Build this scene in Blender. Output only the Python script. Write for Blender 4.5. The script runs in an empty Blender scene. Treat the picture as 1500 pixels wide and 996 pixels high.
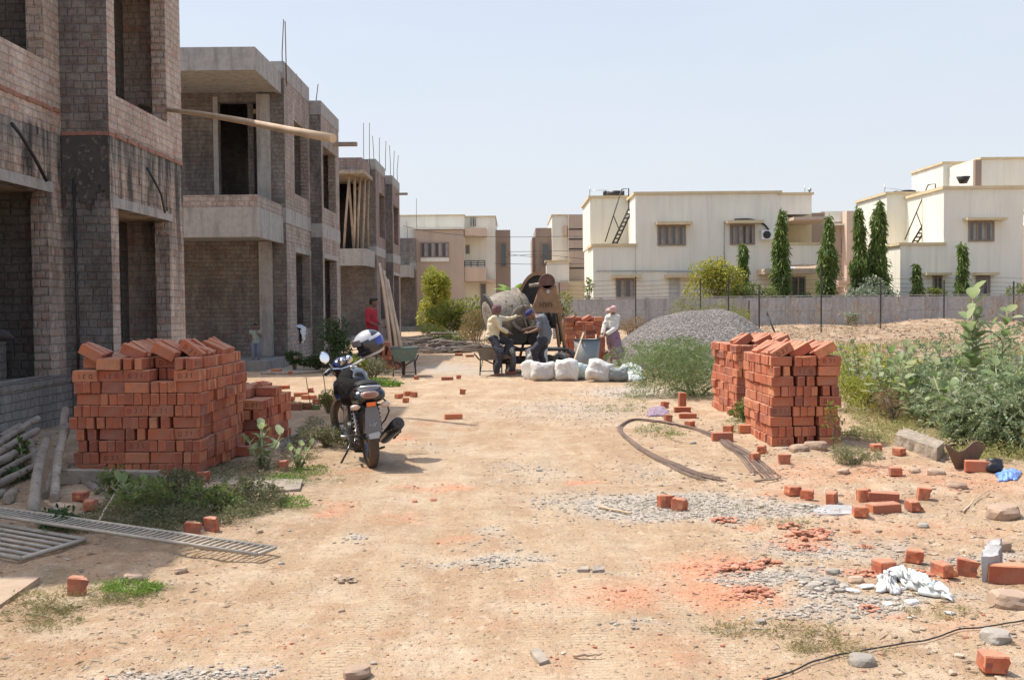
import bpy, bmesh, math, random
import numpy as np
from mathutils import Vector, Matrix, Euler, Quaternion
random.seed(7); rng = np.random.default_rng(7)
C = bpy.context.scene.collection
R = math.radians; PI = math.pi
EYE = 1.55; F = 1500.0
# ------------------------------------------------------------------ camera
PITCH, ROLL = R(2.02), R(-0.5)
CAMR = Matrix.Rotation(R(90) - PITCH, 3, 'X') @ Matrix.Rotation(ROLL, 3, 'Z')
cam = bpy.data.cameras.new('camera'); camo = bpy.data.objects.new('camera', cam); C.objects.link(camo)
cam.sensor_width = 36.0; cam.lens = 36.0; cam.clip_end = 3000; cam.clip_start = 0.05
camo.matrix_world = Matrix.Translation((0, 0, EYE)) @ CAMR.to_4x4()
bpy.context.scene.camera = camo
def ray(u, v):
    return CAMR @ Vector(((u - 750) / F, -(v - 498) / F, -1.0))
def at_y(u, v, Y):
    d = ray(u, v); return Vector((0, 0, EYE)) + d * (Y / d.y)
# ------------------------------------------------------------------ value noise / terrain
def _hash(ix, iy, s):
    n = (ix * 374761393 + iy * 668265263 + s * 974634777) & 0x7fffffff
    n = ((n ^ (n >> 13)) * 1274126177) & 0x7fffffff
    return ((n ^ (n >> 16)) & 0xffff) / 65535.0
def vn(x, y, s=0):
    x = np.asarray(x, dtype=np.float64); y = np.asarray(y, dtype=np.float64)
    ix = np.floor(x).astype(np.int64); iy = np.floor(y).astype(np.int64)
    fx = x - ix; fy = y - iy
    fx = fx * fx * (3 - 2 * fx); fy = fy * fy * (3 - 2 * fy)
    a = _hash(ix, iy, s); b = _hash(ix + 1, iy, s); c = _hash(ix, iy + 1, s); d = _hash(ix + 1, iy + 1, s)
    return (a * (1 - fx) + b * fx) * (1 - fy) + (c * (1 - fx) + d * fx) * fy
def fbm(x, y, s=0, o=4):
    r = 0; a = 0.5; t = 0
    for k in range(o):
        r = r + a * vn(np.asarray(x) * 2 ** k, np.asarray(y) * 2 ** k, s + k * 17); t += a; a *= 0.5
    return r / t
def sst(a, b, x):
    t = np.clip((np.asarray(x, dtype=np.float64) - a) / (b - a), 0, 1); return t * t * (3 - 2 * t)
def hgt(x, y):
    x = np.asarray(x, dtype=np.float64); y = np.asarray(y, dtype=np.float64)
    h = (fbm(x * .55, y * .55, 3, 3) - .5) * .05
    h = h + (fbm(x * 2.6, y * 2.6, 9, 3) - .5) * .022 * (1 - sst(14, 30, y))
    rough = sst(1.2, 3.0, x) * (1 - sst(14, 20, y)) + sst(-1.3, -2.4, x) * (1 - sst(12, 16, y))
    h = h + rough * (fbm(x * 4.5, y * 4.5, 21, 3) - .45) * .06
    # wheel ruts running along the track
    for cx, w in ((-.55, .16), (.75, .18)):
        xx = x - cx - .25 * np.sin(y * .45)
        h = h - .018 * np.exp(-(xx / w) ** 2) * (1 - sst(9, 14, y))
    # the waste ground on the right climbs towards the far wall
    r = sst(1.0, 6.0, x) * sst(22, 41, y) * .50
    r = r + sst(8, 14, x) * sst(24, 33, y) * (1 - sst(43, 47, y)) * .10 * fbm(x * .35, y * .35, 5, 3)
    for mx, my, mr, mh in ((17.0, 41, 1.6, .30), (11.4, 40, 1.6, .12), (20.5, 40, 2.0, .15), (8.2, 40, 1.8, .1)):
        r = r + mh * np.exp(-(((x - mx) / mr) ** 2 + ((y - my) / 1.6) ** 2))
    h = h + r
    # small bank of soil under the weeds on the left
    h = h + .05 * np.exp(-(((x + 2.6) / .9) ** 2 + ((y - 8.3) / .9) ** 2))
    return h
def _sh(ix, iy, s):
    n = (ix * 374761393 + iy * 668265263 + s * 974634777) & 0x7fffffff
    n = ((n ^ (n >> 13)) * 1274126177) & 0x7fffffff
    return ((n ^ (n >> 16)) & 0xffff) / 65535.0
def svn(x, y, s=0):
    ix = math.floor(x); iy = math.floor(y); fx = x - ix; fy = y - iy; fx = fx * fx * (3 - 2 * fx); fy = fy * fy * (3 - 2 * fy)
    a = _sh(ix, iy, s); b = _sh(ix + 1, iy, s); c = _sh(ix, iy + 1, s); d = _sh(ix + 1, iy + 1, s)
    return (a * (1 - fx) + b * fx) * (1 - fy) + (c * (1 - fx) + d * fx) * fy
def sfbm(x, y, s=0, o=4):
    r = 0; a = .5; t = 0
    for k in range(o): r += a * svn(x * 2 ** k, y * 2 ** k, s + k * 17); t += a; a *= .5
    return r / t
def axis(lo, d0, d1, hi, step, g=1.12):
    a = list(np.arange(d0, d1 + 1e-6, step)); s = step; x = d1
    while x < hi: s = min(s * g, 30); x += s; a.append(x)
    s = step; x = d0; pre = []
    while x > lo: s = min(s * g, 30); x -= s; pre.append(x)
    return np.array(pre[::-1] + a)
gx = axis(-700, -5.2, 6.6, 700, .045); gy = axis(-40, 2.6, 14.5, 1200, .045, 1.03)
XX, YY = np.meshgrid(gx, gy); ZZ = hgt(XX, YY)
ZZ = ZZ + (fbm(XX * 9, YY * 9, 31, 2) - .5) * .012 * (1 - sst(9, 14, YY))
import bisect
_gx = gx.tolist(); _gy = gy.tolist(); _zz = ZZ.tolist()
def hz(x, y):
    x = min(max(x, -600), 600); y = min(max(y, -30), 900); j = bisect.bisect_right(_gx, x) - 1; i = bisect.bisect_right(_gy, y) - 1
    fx = (x - _gx[j]) / (_gx[j + 1] - _gx[j]); fy = (y - _gy[i]) / (_gy[i + 1] - _gy[i]); a = _zz[i]; b = _zz[i + 1]
    return (a[j] * (1 - fx) + a[j + 1] * fx) * (1 - fy) + (b[j] * (1 - fx) + b[j + 1] * fx) * fy
def G(u, v, dz=0.0):
    d = ray(u, v); o = Vector((0, 0, EYE)); z = 0.0
    for _ in range(12):
        t = (z - EYE) / d.z if d.z < -1e-5 else 60 / d.y
        p = o + d * t; z = hz(p.x, p.y)
    return Vector((p.x, p.y, z + dz))
# ------------------------------------------------------------------ materials
MATS = {}
def newmat(name):
    m = bpy.data.materials.new(name); m.use_nodes = True; nt = m.node_tree; nt.nodes.clear()
    out = nt.nodes.new('ShaderNodeOutputMaterial'); b = nt.nodes.new('ShaderNodeBsdfPrincipled')
    nt.links.new(b.outputs[0], out.inputs[0]); MATS[name] = m
    return m, nt, b, out
def N(nt, t, **kw):
    n = nt.nodes.new('ShaderNode' + t)
    for k, v in kw.items():
        if k.startswith('i_'):
            key = k[2:]; n.inputs[int(key) if key.isdigit() else key.replace('_', ' ')].default_value = v
        else: setattr(n, k, v)
    return n
def L(nt, a, b): nt.links.new(a, b)
def ramp(nt, fac, stops):
    r = N(nt, 'ValToRGB'); cr = r.color_ramp
    while len(cr.elements) > 1: cr.elements.remove(cr.elements[-1])
    cr.elements[0].position = stops[0][0]; cr.elements[0].color = (*stops[0][1], 1) if len(stops[0][1]) == 3 else stops[0][1]
    for p, c in stops[1:]:
        e = cr.elements.new(p); e.color = (*c, 1) if len(c) == 3 else c
    L(nt, fac, r.inputs[0]); return r.outputs[0]
def mix(nt, f, a, b, mode='MIX'):
    m = N(nt, 'Mix', data_type='RGBA', blend_type=mode)
    for sock, val in ((m.inputs[0], f), (m.inputs[6], a), (m.inputs[7], b)):
        if hasattr(val, 'links') or hasattr(val, 'is_output'): L(nt, val, sock)
        elif isinstance(val, (int, float)): sock.default_value = val
        else: sock.default_value = (*val, 1)
    return m.outputs[2]
def math_(nt, op, a, b=None, c=None):
    m = N(nt, 'Math', operation=op)
    for k, v in enumerate((a, b, c)):
        if v is None: continue
        if isinstance(v, (int, float)): m.inputs[k].default_value = v
        else: L(nt, v, m.inputs[k])
    return m.outputs[0]
def noise(nt, vec, scale, detail=4, rough=.55, dist=0):
    n = N(nt, 'TexNoise'); n.inputs['Scale'].default_value = scale; n.inputs['Detail'].default_value = detail
    n.inputs['Roughness'].default_value = rough; n.inputs['Distortion'].default_value = dist
    if vec is not None: L(nt, vec, n.inputs['Vector'])
    return n.outputs[0]
def bump(nt, b, h, strength=.4, dist=.01):
    bp = N(nt, 'Bump'); bp.inputs['Strength'].default_value = strength; bp.inputs['Distance'].default_value = dist
    L(nt, h, bp.inputs['Height']); L(nt, bp.outputs[0], b.inputs['Normal'])
def mapping(nt, vec, scale):
    m = N(nt, 'Mapping'); m.inputs['Scale'].default_value = scale; L(nt, vec, m.inputs[0]); return m.outputs[0]
def pmat(name, c1, c2=None, scale=6, rough=.8, bmp=.25, metal=0, spots=None, bscale=None, coord='Object', rnd=0, dist=.01, coat=0):
    if name in MATS: return MATS[name]
    m, nt, b, out = newmat(name)
    tc = N(nt, 'TexCoord').outputs[coord]
    c2 = c2 or tuple(x * .65 for x in c1)
    n1 = noise(nt, tc, scale, 6, .62)
    col = ramp(nt, n1, [(.32, c1), (.72, c2)])
    if spots:
        n2 = noise(nt, tc, scale * 3.1, 5, .7)
        f = ramp(nt, n2, [(spots[1], (0, 0, 0)), (spots[1] + .1, (1, 1, 1))])
        col = mix(nt, f, col, spots[0])
    if rnd:
        oi = N(nt, 'ObjectInfo').outputs['Random']
        hv = N(nt, 'HueSaturation'); L(nt, col, hv.inputs['Color'])
        L(nt, math_(nt, 'MULTIPLY_ADD', oi, rnd, 1 - rnd / 2), hv.inputs['Value']); col = hv.outputs[0]
    L(nt, col, b.inputs['Base Color']); b.inputs['Roughness'].default_value = rough; b.inputs['Metallic'].default_value = metal
    if coat: b.inputs['Coat Weight'].default_value = coat
    if bmp: bump(nt, b, noise(nt, tc, bscale or scale * 5, 5, .65), bmp, dist)
    return m
def brickwall(name, base, alt, red, mortar, stain=.35, redness=.62, smear=.5, mould=0.0, bw=.20, rh=.108, plaster=None):
    m, nt, b, out = newmat(name)
    uv = N(nt, 'UVMap').outputs[0]
    pos = N(nt, 'NewGeometry').outputs['Position']
    nd = N(nt, 'TexNoise'); nd.inputs['Scale'].default_value = 4.5; nd.inputs['Detail'].default_value = 4; L(nt, uv, nd.inputs['Vector'])
    vm = N(nt, 'VectorMath', operation='MULTIPLY_ADD'); L(nt, nd.outputs[1], vm.inputs[0])
    vm.inputs[1].default_value = (.05, .045, 0); L(nt, uv, vm.inputs[2])
    br = N(nt, 'TexBrick'); L(nt, vm.outputs[0], br.inputs['Vector'])
    br.inputs['Scale'].default_value = 1; br.inputs['Mortar Size'].default_value = .013; br.inputs['Mortar Smooth'].default_value = .9
    br.inputs['Bias'].default_value = 0; br.inputs['Brick Width'].default_value = bw; br.inputs['Row Height'].default_value = rh
    br.offset = .5; br.squash = .62; br.squash_frequency = 3
    br.inputs['Color1'].default_value = (0, 0, 0, 1); br.inputs['Color2'].default_value = (1, 1, 1, 1); br.inputs['Mortar'].default_value = (.5, .5, .5, 1)
    bcol = ramp(nt, br.outputs[0], [(0, base), (.45, alt), (redness, base), (redness + .2, red), (1, alt)])
    n1 = noise(nt, uv, 9, 6, .7)
    bcol = mix(nt, math_(nt, 'MULTIPLY', ramp(nt, n1, [(.4, (0, 0, 0)), (.62, (1, 1, 1))]), smear), bcol, mortar)
    n9 = noise(nt, uv, 22, 5, .7)
    bcol = mix(nt, ramp(nt, n9, [(.35, (.65,) * 3), (.5, (0,) * 3)]), bcol, tuple(x * .55 for x in base)); bcol = mix(nt, ramp(nt, n9, [(.56, (0,) * 3), (.7, (.55,) * 3)]), bcol, tuple(min(1, x * 1.2) for x in mortar))
    mf = math_(nt, 'MULTIPLY', br.outputs[1], ramp(nt, noise(nt, uv, 3.5, 5, .7), [(.35, (.35,) * 3), (.55, (1,) * 3)]))
    mdark = mix(nt, noise(nt, uv, 5, 4), tuple(x * .38 for x in mortar), mortar)
    col = mix(nt, mf, bcol, mdark)
    # broad cement wash and dirt
    st = noise(nt, mapping(nt, pos, (1.1, 1.1, .45)), 1.0, 7, .68)
    col = mix(nt, math_(nt, 'MULTIPLY', ramp(nt, st, [(.42, (0, 0, 0)), (.68, (1, 1, 1))]), stain), col, tuple(x * .42 for x in base), 'MIX')
    cw = noise(nt, mapping(nt, pos, (2.3, 2.3, .8)), 1.3, 6, .7)
    col = mix(nt, math_(nt, 'MULTIPLY', ramp(nt, cw, [(.5, (0, 0, 0)), (.66, (1, 1, 1))]), .45), col, tuple(min(1, x * 1.25) for x in mortar))
    if plaster:
        sp_ = N(nt, 'SeparateXYZ'); L(nt, pos, sp_.inputs[0]); zn = math_(nt, 'ADD', sp_.outputs[2], math_(nt, 'MULTIPLY', math_(nt, 'SUBTRACT', noise(nt, mapping(nt, pos, (4, 4, 1)), 1.5, 6, .7), .5), .8))
        pf = ramp(nt, math_(nt, 'DIVIDE', zn, 8.0), [((plaster[0] - .05) / 8, (0,) * 3), ((plaster[0] + .2) / 8, (1,) * 3)]); pf = math_(nt, 'MULTIPLY', pf, math_(nt, 'LESS_THAN', sp_.outputs[2], plaster[1]))
        ps = ramp(nt, noise(nt, mapping(nt, pos, (9, 9, .5)), 1.5, 7, .7), [(.35, (.40, .37, .33)), (.5, (.30, .27, .235)), (.65, (.20, .18, .155))]); col = mix(nt, math_(nt, 'MULTIPLY', pf, .92), col, ps)
    if mould:
        sz = N(nt, 'SeparateXYZ'); L(nt, pos, sz.inputs[0]); z = sz.outputs[2]
        band = math_(nt, 'MULTIPLY', ramp(nt, math_(nt, 'DIVIDE', z, 8.0), [(.1, (.1,) * 3), (.28, (.55,) * 3), (.40, (1,) * 3), (.485, (1,) * 3), (.50, (0,) * 3)]), mould)
        sn = noise(nt, mapping(nt, pos, (3.2, 3.2, .55)), 1.2, 8, .72)
        col = mix(nt, math_(nt, 'MULTIPLY', ramp(nt, sn, [(.42, (0,) * 3), (.58, (1,) * 3)]), band), col, (.045, .042, .036))
    L(nt, col, b.inputs['Base Color']); b.inputs['Roughness'].default_value = .93
    h = math_(nt, 'ADD', math_(nt, 'MULTIPLY', math_(nt, 'SUBTRACT', 1.0, br.outputs[1]), .8), math_(nt, 'MULTIPLY', noise(nt, uv, 26, 6, .7), .55))
    h = math_(nt, 'ADD', h, math_(nt, 'MULTIPLY', noise(nt, uv, 5, 3, .6), .8))
    bump(nt, b, h, .9, .02)
    return m
BW = brickwall('brick_wall_weathered', (.31, .245, .205), (.44, .36, .30), (.34, .185, .135), (.45, .41, .365), stain=.55)
BW1 = brickwall('brick_wall_mouldy', (.44, .335, .27), (.55, .435, .355), (.46, .24, .165), (.58, .51, .44), redness=.6, mould=.95, stain=.4, plaster=(3.5, 3.88))
BW3 = brickwall('brick_wall_newer', (.27, .19, .16), (.33, .25, .22), (.34, .16, .12), (.33, .30, .28), stain=.5, smear=.35)
BWF = brickwall('brick_wall_grimy_shaded', (.15, .13, .115), (.25, .22, .19), (.19, .115, .09), (.27, .25, .225), stain=.75, smear=.6)  # darker copy for camera-facing walls: their shade is in the colour, plus grime
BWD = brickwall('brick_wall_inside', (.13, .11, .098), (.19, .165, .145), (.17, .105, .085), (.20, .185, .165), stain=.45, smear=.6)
PLB = brickwall('plinth_brick', (.22, .20, .18), (.28, .26, .23), (.25, .2, .17), (.25, .23, .21), stain=.6)
def concrete(name, c, dark=.5, streak=.8):
    m, nt, b, out = newmat(name)
    pos = N(nt, 'NewGeometry').outputs['Position']
    s = noise(nt, mapping(nt, pos, (3.0, 3.0, .35)), 1.6, 7, .7)
    col = ramp(nt, s, [(.30, tuple(min(1, x * 1.15) for x in c)), (.52, c), (.70, tuple(x * dark for x in c))])
    col = mix(nt, math_(nt, 'MULTIPLY', ramp(nt, noise(nt, pos, 7, 6, .7), [(.45, (0,) * 3), (.6, (1,) * 3)]), streak * .5), col, tuple(x * .62 for x in c))
    L(nt, col, b.inputs['Base Color']); b.inputs['Roughness'].default_value = .9
    bump(nt, b, noise(nt, pos, 22, 7, .7), .5, .015); return m
CON = concrete('cast_concrete', (.36, .345, .32))
COND = concrete('dark_concrete', (.25, .24, .22))
CONM = concrete('mouldy_plaster_band', (.33, .30, .26), .22, 1.0)
CONS = concrete('soil_stained_slab', (.33, .27, .205), .6)
CONL = concrete('pale_precast', (.40, .385, .37), .55)
def leafmat(name, stops, rough=.55, trans=.3, stem=None):
    m, nt, b, out = newmat(name)
    g = N(nt, 'NewGeometry').outputs['Random Per Island']
    col = ramp(nt, g, stops)
    hv = N(nt, 'HueSaturation'); L(nt, col, hv.inputs['Color'])
    n = noise(nt, N(nt, 'TexCoord').outputs['Object'], 1.3, 3)
    L(nt, math_(nt, 'MULTIPLY_ADD', n, .9, .55), hv.inputs['Value'])
    L(nt, hv.outputs[0], b.inputs['Base Color']); b.inputs['Roughness'].default_value = rough
    t = N(nt, 'BsdfTranslucent'); L(nt, hv.outputs[0], t.inputs[0])
    mx = N(nt, 'MixShader'); mx.inputs[0].default_value = trans
    L(nt, b.outputs[0], mx.inputs[1]); L(nt, t.outputs[0], mx.inputs[2]); L(nt, mx.outputs[0], out.inputs[0])
    return m
def brickmat(name):
    m, nt, b, out = newmat(name)
    oi = N(nt, 'ObjectInfo').outputs['Random']; ri = N(nt, 'NewGeometry').outputs['Random Per Island']
    f = math_(nt, 'FRACT', math_(nt, 'ADD', oi, ri))
    col = ramp(nt, f, [(0, (.40, .10, .048)), (.15, (.50, .15, .07)), (.3, (.33, .09, .05)), (.45, (.46, .13, .06)), (.6, (.56, .20, .095)), (.72, (.25, .09, .065)), (.84, (.48, .14, .065)), (.93, (.62, .27, .13)), (1, (.40, .11, .055))])
    tc = N(nt, 'TexCoord').outputs['Object']
    n1 = noise(nt, tc, 14, 6, .7)
    col = mix(nt, math_(nt, 'MULTIPLY', ramp(nt, n1, [(.45, (0,) * 3), (.7, (1,) * 3)]), .5), col, (.20, .075, .05))
    n2 = noise(nt, tc, 5, 4, .6)
    col = mix(nt, math_(nt, 'MULTIPLY', ramp(nt, n2, [(.5, (0,) * 3), (.75, (1,) * 3)]), .5), col, (.46, .27, .18))
    nz = N(nt, 'SeparateXYZ'); L(nt, N(nt, 'NewGeometry').outputs['Normal'], nz.inputs[0])
    du = math_(nt, 'MULTIPLY', ramp(nt, nz.outputs[2], [(.5, (0,) * 3), (.95, (1,) * 3)]), ramp(nt, noise(nt, tc, 9, 5, .7), [(.3, (.25,) * 3), (.7, (.8,) * 3)]))
    col = mix(nt, du, col, (.42, .27, .175))
    L(nt, col, b.inputs['Base Color']); b.inputs['Roughness'].default_value = .92
    bump(nt, b, noise(nt, tc, 45, 6, .7), .6, .006); return m
BRK = brickmat('fired_clay_brick')
BRL = pmat('stamped_letter_groove', (.15, .045, .03), (.1, .035, .025), 20, .95, 0)
WOODG = pmat('weathered_wood', (.42, .35, .27), (.22, .175, .135), 4, .88, .8, bscale=22, rnd=.4, spots=((.10, .08, .06), .57), dist=.02)
WOODP = pmat('pale_bamboo_wood', (.50, .38, .26), (.30, .21, .14), 3, .8, .4, bscale=14, rnd=.4)
WOODY = pmat('peeled_eucalyptus_wood', (.62, .47, .31), (.44, .31, .2), 3, .75, .3, bscale=14)
STEELR = pmat('rusty_steel', (.17, .105, .075), (.09, .06, .05), 12, .75, .3, metal=.2)
STEELD = pmat('dark_iron', (.07, .065, .06), (.04, .038, .036), 10, .6, .2, metal=.4)
BLK = pmat('black_plastic', (.018, .018, .019), (.028, .027, .026), 8, .45, .1)
BLKP = pmat('black_paint', (.012, .012, .014), (.02, .02, .022), 5, .22, 0, coat=.5)
RUB = pmat('dusty_rubber', (.13, .085, .055), (.06, .048, .038), 6, .9, .35, bscale=40)
CHR = pmat('chrome', (.7, .7, .72), (.6, .6, .6), 6, .18, 0, metal=1)
ALU = pmat('aluminium', (.45, .45, .46), (.32, .32, .33), 8, .4, .1, metal=.9)
WHT = pmat('white_paint', (.8, .8, .78), (.7, .7, .68), 4, .5, 0)
# ------------------------------------------------------------------ mesh builder
class MB:
    def __init__(s): s.v = []; s.f = []; s.uv = []; s.mi = []; s.sm = []
    def quad(s, pts, uvs=None, mi=0, sm=False):
        k = len(s.v); s.v += [tuple(p) for p in pts]; s.f.append(tuple(range(k, k + len(pts))))
        s.uv.append(uvs or [(0, 0)] * len(pts)); s.mi.append(mi); s.sm.append(sm)
    def box(s, x0, x1, y0, y1, z0, z1, mi=0, M=None, sk=''):
        if x1 < x0: x0, x1 = x1, x0
        if y1 < y0: y0, y1 = y1, y0
        if z1 < z0: z0, z1 = z1, z0
        P = lambda x, y, z: (M @ Vector((x, y, z))) if M else (x, y, z)
        fs = {'f': ([(x0, y0, z0), (x1, y0, z0), (x1, y0, z1), (x0, y0, z1)], 0, 2), 'b': ([(x1, y1, z0), (x0, y1, z0), (x0, y1, z1), (x1, y1, z1)], 0, 2),
              'l': ([(x0, y1, z0), (x0, y0, z0), (x0, y0, z1), (x0, y1, z1)], 1, 2), 'r': ([(x1, y0, z0), (x1, y1, z0), (x1, y1, z1), (x1, y0, z1)], 1, 2),
              't': ([(x0, y0, z1), (x1, y0, z1), (x1, y1, z1), (x0, y1, z1)], 0, 1), 'd': ([(x0, y1, z0), (x1, y1, z0), (x1, y0, z0), (x0, y0, z0)], 0, 1)}
        for k, (pts, a, b) in fs.items():
            if k in sk: continue
            s.quad([P(*p) for p in pts], [(p[a], p[b]) for p in pts], mi)
        return s
    def tube(s, pts, rad, n=8, mi=0, cap=True, sm=True, sq=None):
        pts = [Vector(p) for p in pts]
        if isinstance(rad, (int, float)): rad = [rad] * len(pts)
        k0 = len(s.v); T0 = None; rows = []
        for i, p in enumerate(pts):
            t = (pts[min(i + 1, len(pts) - 1)] - pts[max(i - 1, 0)])
            t = t.normalized() if t.length > 1e-9 else Vector((0, 0, 1))
            if i == 0:
                a = Vector((0, 0, 1)) if abs(t.z) < .9 else Vector((1, 0, 0))
                x = t.cross(a).normalized()
            else:
                x = (x - t * x.dot(t)); x = x.normalized() if x.length > 1e-6 else t.orthogonal().normalized()
            y = t.cross(x)
            row = []
            for j in range(n):
                a = 2 * PI * j / n
                row.append(len(s.v)); s.v.append(tuple(p + (x * math.cos(a) + y * math.sin(a)) * rad[i]))
            rows.append(row)
        for i in range(len(rows) - 1):
            for j in range(n):
                a, b = rows[i][j], rows[i][(j + 1) % n]; c, d = rows[i + 1][(j + 1) % n], rows[i + 1][j]
                s.f.append((a, b, c, d)); s.uv.append([(j / n, i), ((j + 1) / n, i), ((j + 1) / n, i + 1), (j / n, i + 1)]); s.mi.append(mi); s.sm.append(sm)
        if cap:
            s.f.append(tuple(reversed(rows[0]))); s.uv.append([(0, 0)] * n); s.mi.append(mi); s.sm.append(False)
            s.f.append(tuple(rows[-1])); s.uv.append([(0, 0)] * n); s.mi.append(mi); s.sm.append(False)
        return s
    def cyl(s, p0, p1, r0, r1=None, n=16, mi=0, cap=True): return s.tube([p0, p1], [r0, r0 if r1 is None else r1], n, mi, cap)
    def lathe(s, prof, M, n=24, mi=0, sm=True, a0=0, a1=2 * PI):
        full = abs(a1 - a0 - 2 * PI) < 1e-6; cols = n if full else n + 1; base = len(s.v)
        for j in range(cols):
            a = a0 + (a1 - a0) * j / n
            for (r, z) in prof: s.v.append(tuple(M @ Vector((r * math.cos(a), r * math.sin(a), z))))
        m = len(prof)
        for j in range(n):
            for i in range(m - 1):
                a = base + j * m + i; b = base + ((j + 1) % cols) * m + i
                s.f.append((a, b, b + 1, a + 1)); s.uv.append([(0, 0)] * 4); s.mi.append(mi); s.sm.append(sm)
        return s
    def ell(s, c, r, M=None, nu=16, nv=10, mi=0):
        M2 = Matrix.Translation(c) @ ((M or Matrix.Identity(3)).to_4x4()) @ Matrix.Diagonal((*r, 1))
        prof = [(max(1e-4, math.sin(PI * i / nv)), -math.cos(PI * i / nv)) for i in range(nv + 1)]
        return s.lathe(prof, M2, nu, mi)
    def poly(s, outline, z0, z1, M=None, mi=0, axis='z'):
        # outline = list of 2-D points (ccw); extruded along local z
        M = M or Matrix.Identity(4); n = len(outline)
        lo = [M @ Vector((x, y, z0)) for x, y in outline]; hi = [M @ Vector((x, y, z1)) for x, y in outline]
        s.quad(hi, None, mi); s.quad(list(reversed(lo)), None, mi)
        for i in range(n):
            j = (i + 1) % n; s.quad([lo[i], lo[j], hi[j], hi[i]], None, mi)
        return s
    def mesh(s, name, mats):
        me = bpy.data.meshes.new(name); me.from_pydata(s.v, [], s.f)
        for m in (mats if isinstance(mats, (list, tuple)) else [mats]): me.materials.append(m)
        uvl = me.uv_layers.new(name='UVMap')
        flat = [c for f in s.uv for p in f for c in p]
        uvl.data.foreach_set('uv', flat)
        me.polygons.foreach_set('material_index', s.mi); me.polygons.foreach_set('use_smooth', s.sm)
        me.update(); return me
    def build(s, name, mats, parent=None, bevel=0):
        if not s.v: return None
        o = bpy.data.objects.new(name, s.mesh(name, mats)); C.objects.link(o)
        if parent: o.parent = parent; o.matrix_parent_inverse = Matrix.Identity(4)
        if parent and parent.get('_org') is not None: pass
        if bevel:
            b = o.modifiers.new('bevel', 'BEVEL'); b.width = bevel; b.segments = 2; b.limit_method = 'ANGLE'
        return o
def tag(o, label=None, cat=None, group=None, kind=None):
    if label: o['label'] = label
    if cat: o['category'] = cat
    if group: o['group'] = group
    if kind: o['kind'] = kind
    return o
def thing(name, label, cat, loc=(0, 0, 0), rot=(0, 0, 0), group=None):
    o = bpy.data.objects.new(name, None); C.objects.link(o); o.location = loc; o.rotation_euler = rot
    o.empty_display_size = .1
    return tag(o, label, cat, group)
def copy_tree(o, parent=None):
    c = o.copy(); C.objects.link(c); c.parent = parent
    for ch in list(o.children): copy_tree(ch, c)
    return c
def settle(t, loc):
    t.location = loc
    for ch in t.children: ch.matrix_parent_inverse = Matrix.Translation(-Vector(loc))
    return t
T = Matrix.Translation
def RX(a): return Matrix.Rotation(a, 4, 'X')
def RY(a): return Matrix.Rotation(a, 4, 'Y')
def RZ_(a): return Matrix.Rotation(a, 4, 'Z')
def wall(mb, ax, pos, th, a0, a1, z0, z1, holes=(), mi=0):
    """wall slab: ax='x' -> plane of constant x from pos-th to pos (road side at pos); ax='y' -> constant y from pos to pos+th"""
    A = sorted({a0, a1, *[min(max(h[k], a0), a1) for h in holes for k in (0, 1)]})
    Z = sorted({z0, z1, *[min(max(h[k], z0), z1) for h in holes for k in (2, 3)]})
    for i in range(len(A) - 1):
        run = None
        for j in range(len(Z) - 1):
            ca, cz = (A[i] + A[i + 1]) / 2, (Z[j] + Z[j + 1]) / 2
            solid = not any(h[0] < ca < h[1] and h[2] < cz < h[3] for h in holes)
            if solid:
                if run is None: run = Z[j]
            if (not solid or j == len(Z) - 2) and run is not None:
                zt = Z[j + 1] if solid else Z[j]
                if ax == 'x': mb.box(pos - th, pos, A[i], A[i + 1], run, zt, mi)
                else: mb.box(A[i], A[i + 1], pos, pos + th, run, zt, mi)
                run = None
    # courses that stand slightly proud or are set back unevenly
    rr = random.Random(int(pos * 100 + a0 * 10)); area = (a1 - a0) * (z1 - z0)
    for _ in range(int(area * 7) if area < 60 else 160):
        k = rr.randrange(int(z0 / .108) + 1, int(z1 / .108)); z = k * .108; a = rr.uniform(a0, a1 - .24) if a1 - a0 < 6 else rr.uniform(max(a0, a1 - 3.2), a1 - .24); w_ = rr.choice([.09, .185]); e = rr.uniform(.003, .009)
        a = round(a / .1) * .1 + .006; 
        if any(h[0] - w_ < a < h[1] and h[2] - .13 < z < h[3] for h in holes) or a < a0 or a + w_ > a1: continue
        if ax == 'x': mb.box(pos, pos + e, a, a + w_, z + .007, z + .102, mi, sk='l')
        else: mb.box(a, a + w_, pos - e, pos, z + .007, z + .102, mi, sk='b')
    # ragged brick ends along jambs and wall ends
    if a1 - a0 < 5:
        edges = [(a1, 1, z0, z1)] if ax == 'x' else []
        for h in holes: edges += [(h[0], 1, max(h[2], z0), min(h[3], z1)), (h[1], -1, max(h[2], z0), min(h[3], z1))]
        for (ed, s_, za, zb_) in edges:
            if ed <= a0 + .01 or (ed >= a1 - .01 and s_ == -1): continue
            for k in range(int(za / .108) + 1, int(zb_ / .108)):
                e = rr.uniform(-.01, .022)
                if e <= .002: continue
                lo, hi = (ed, ed + e) if s_ == 1 else (ed - e, ed); ins = rr.uniform(.002, .02)
                if ax == 'x': mb.box(pos - th + ins, pos - ins * .4, lo, hi, k * .108 + .008, k * .108 + .100, mi, sk='f' if s_ == 1 else 'b')
                else: mb.box(lo, hi, pos + ins * .4, pos + th - ins, k * .108 + .008, k * .108 + .100, mi, sk='l' if s_ == 1 else 'r')
    return mb
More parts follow.
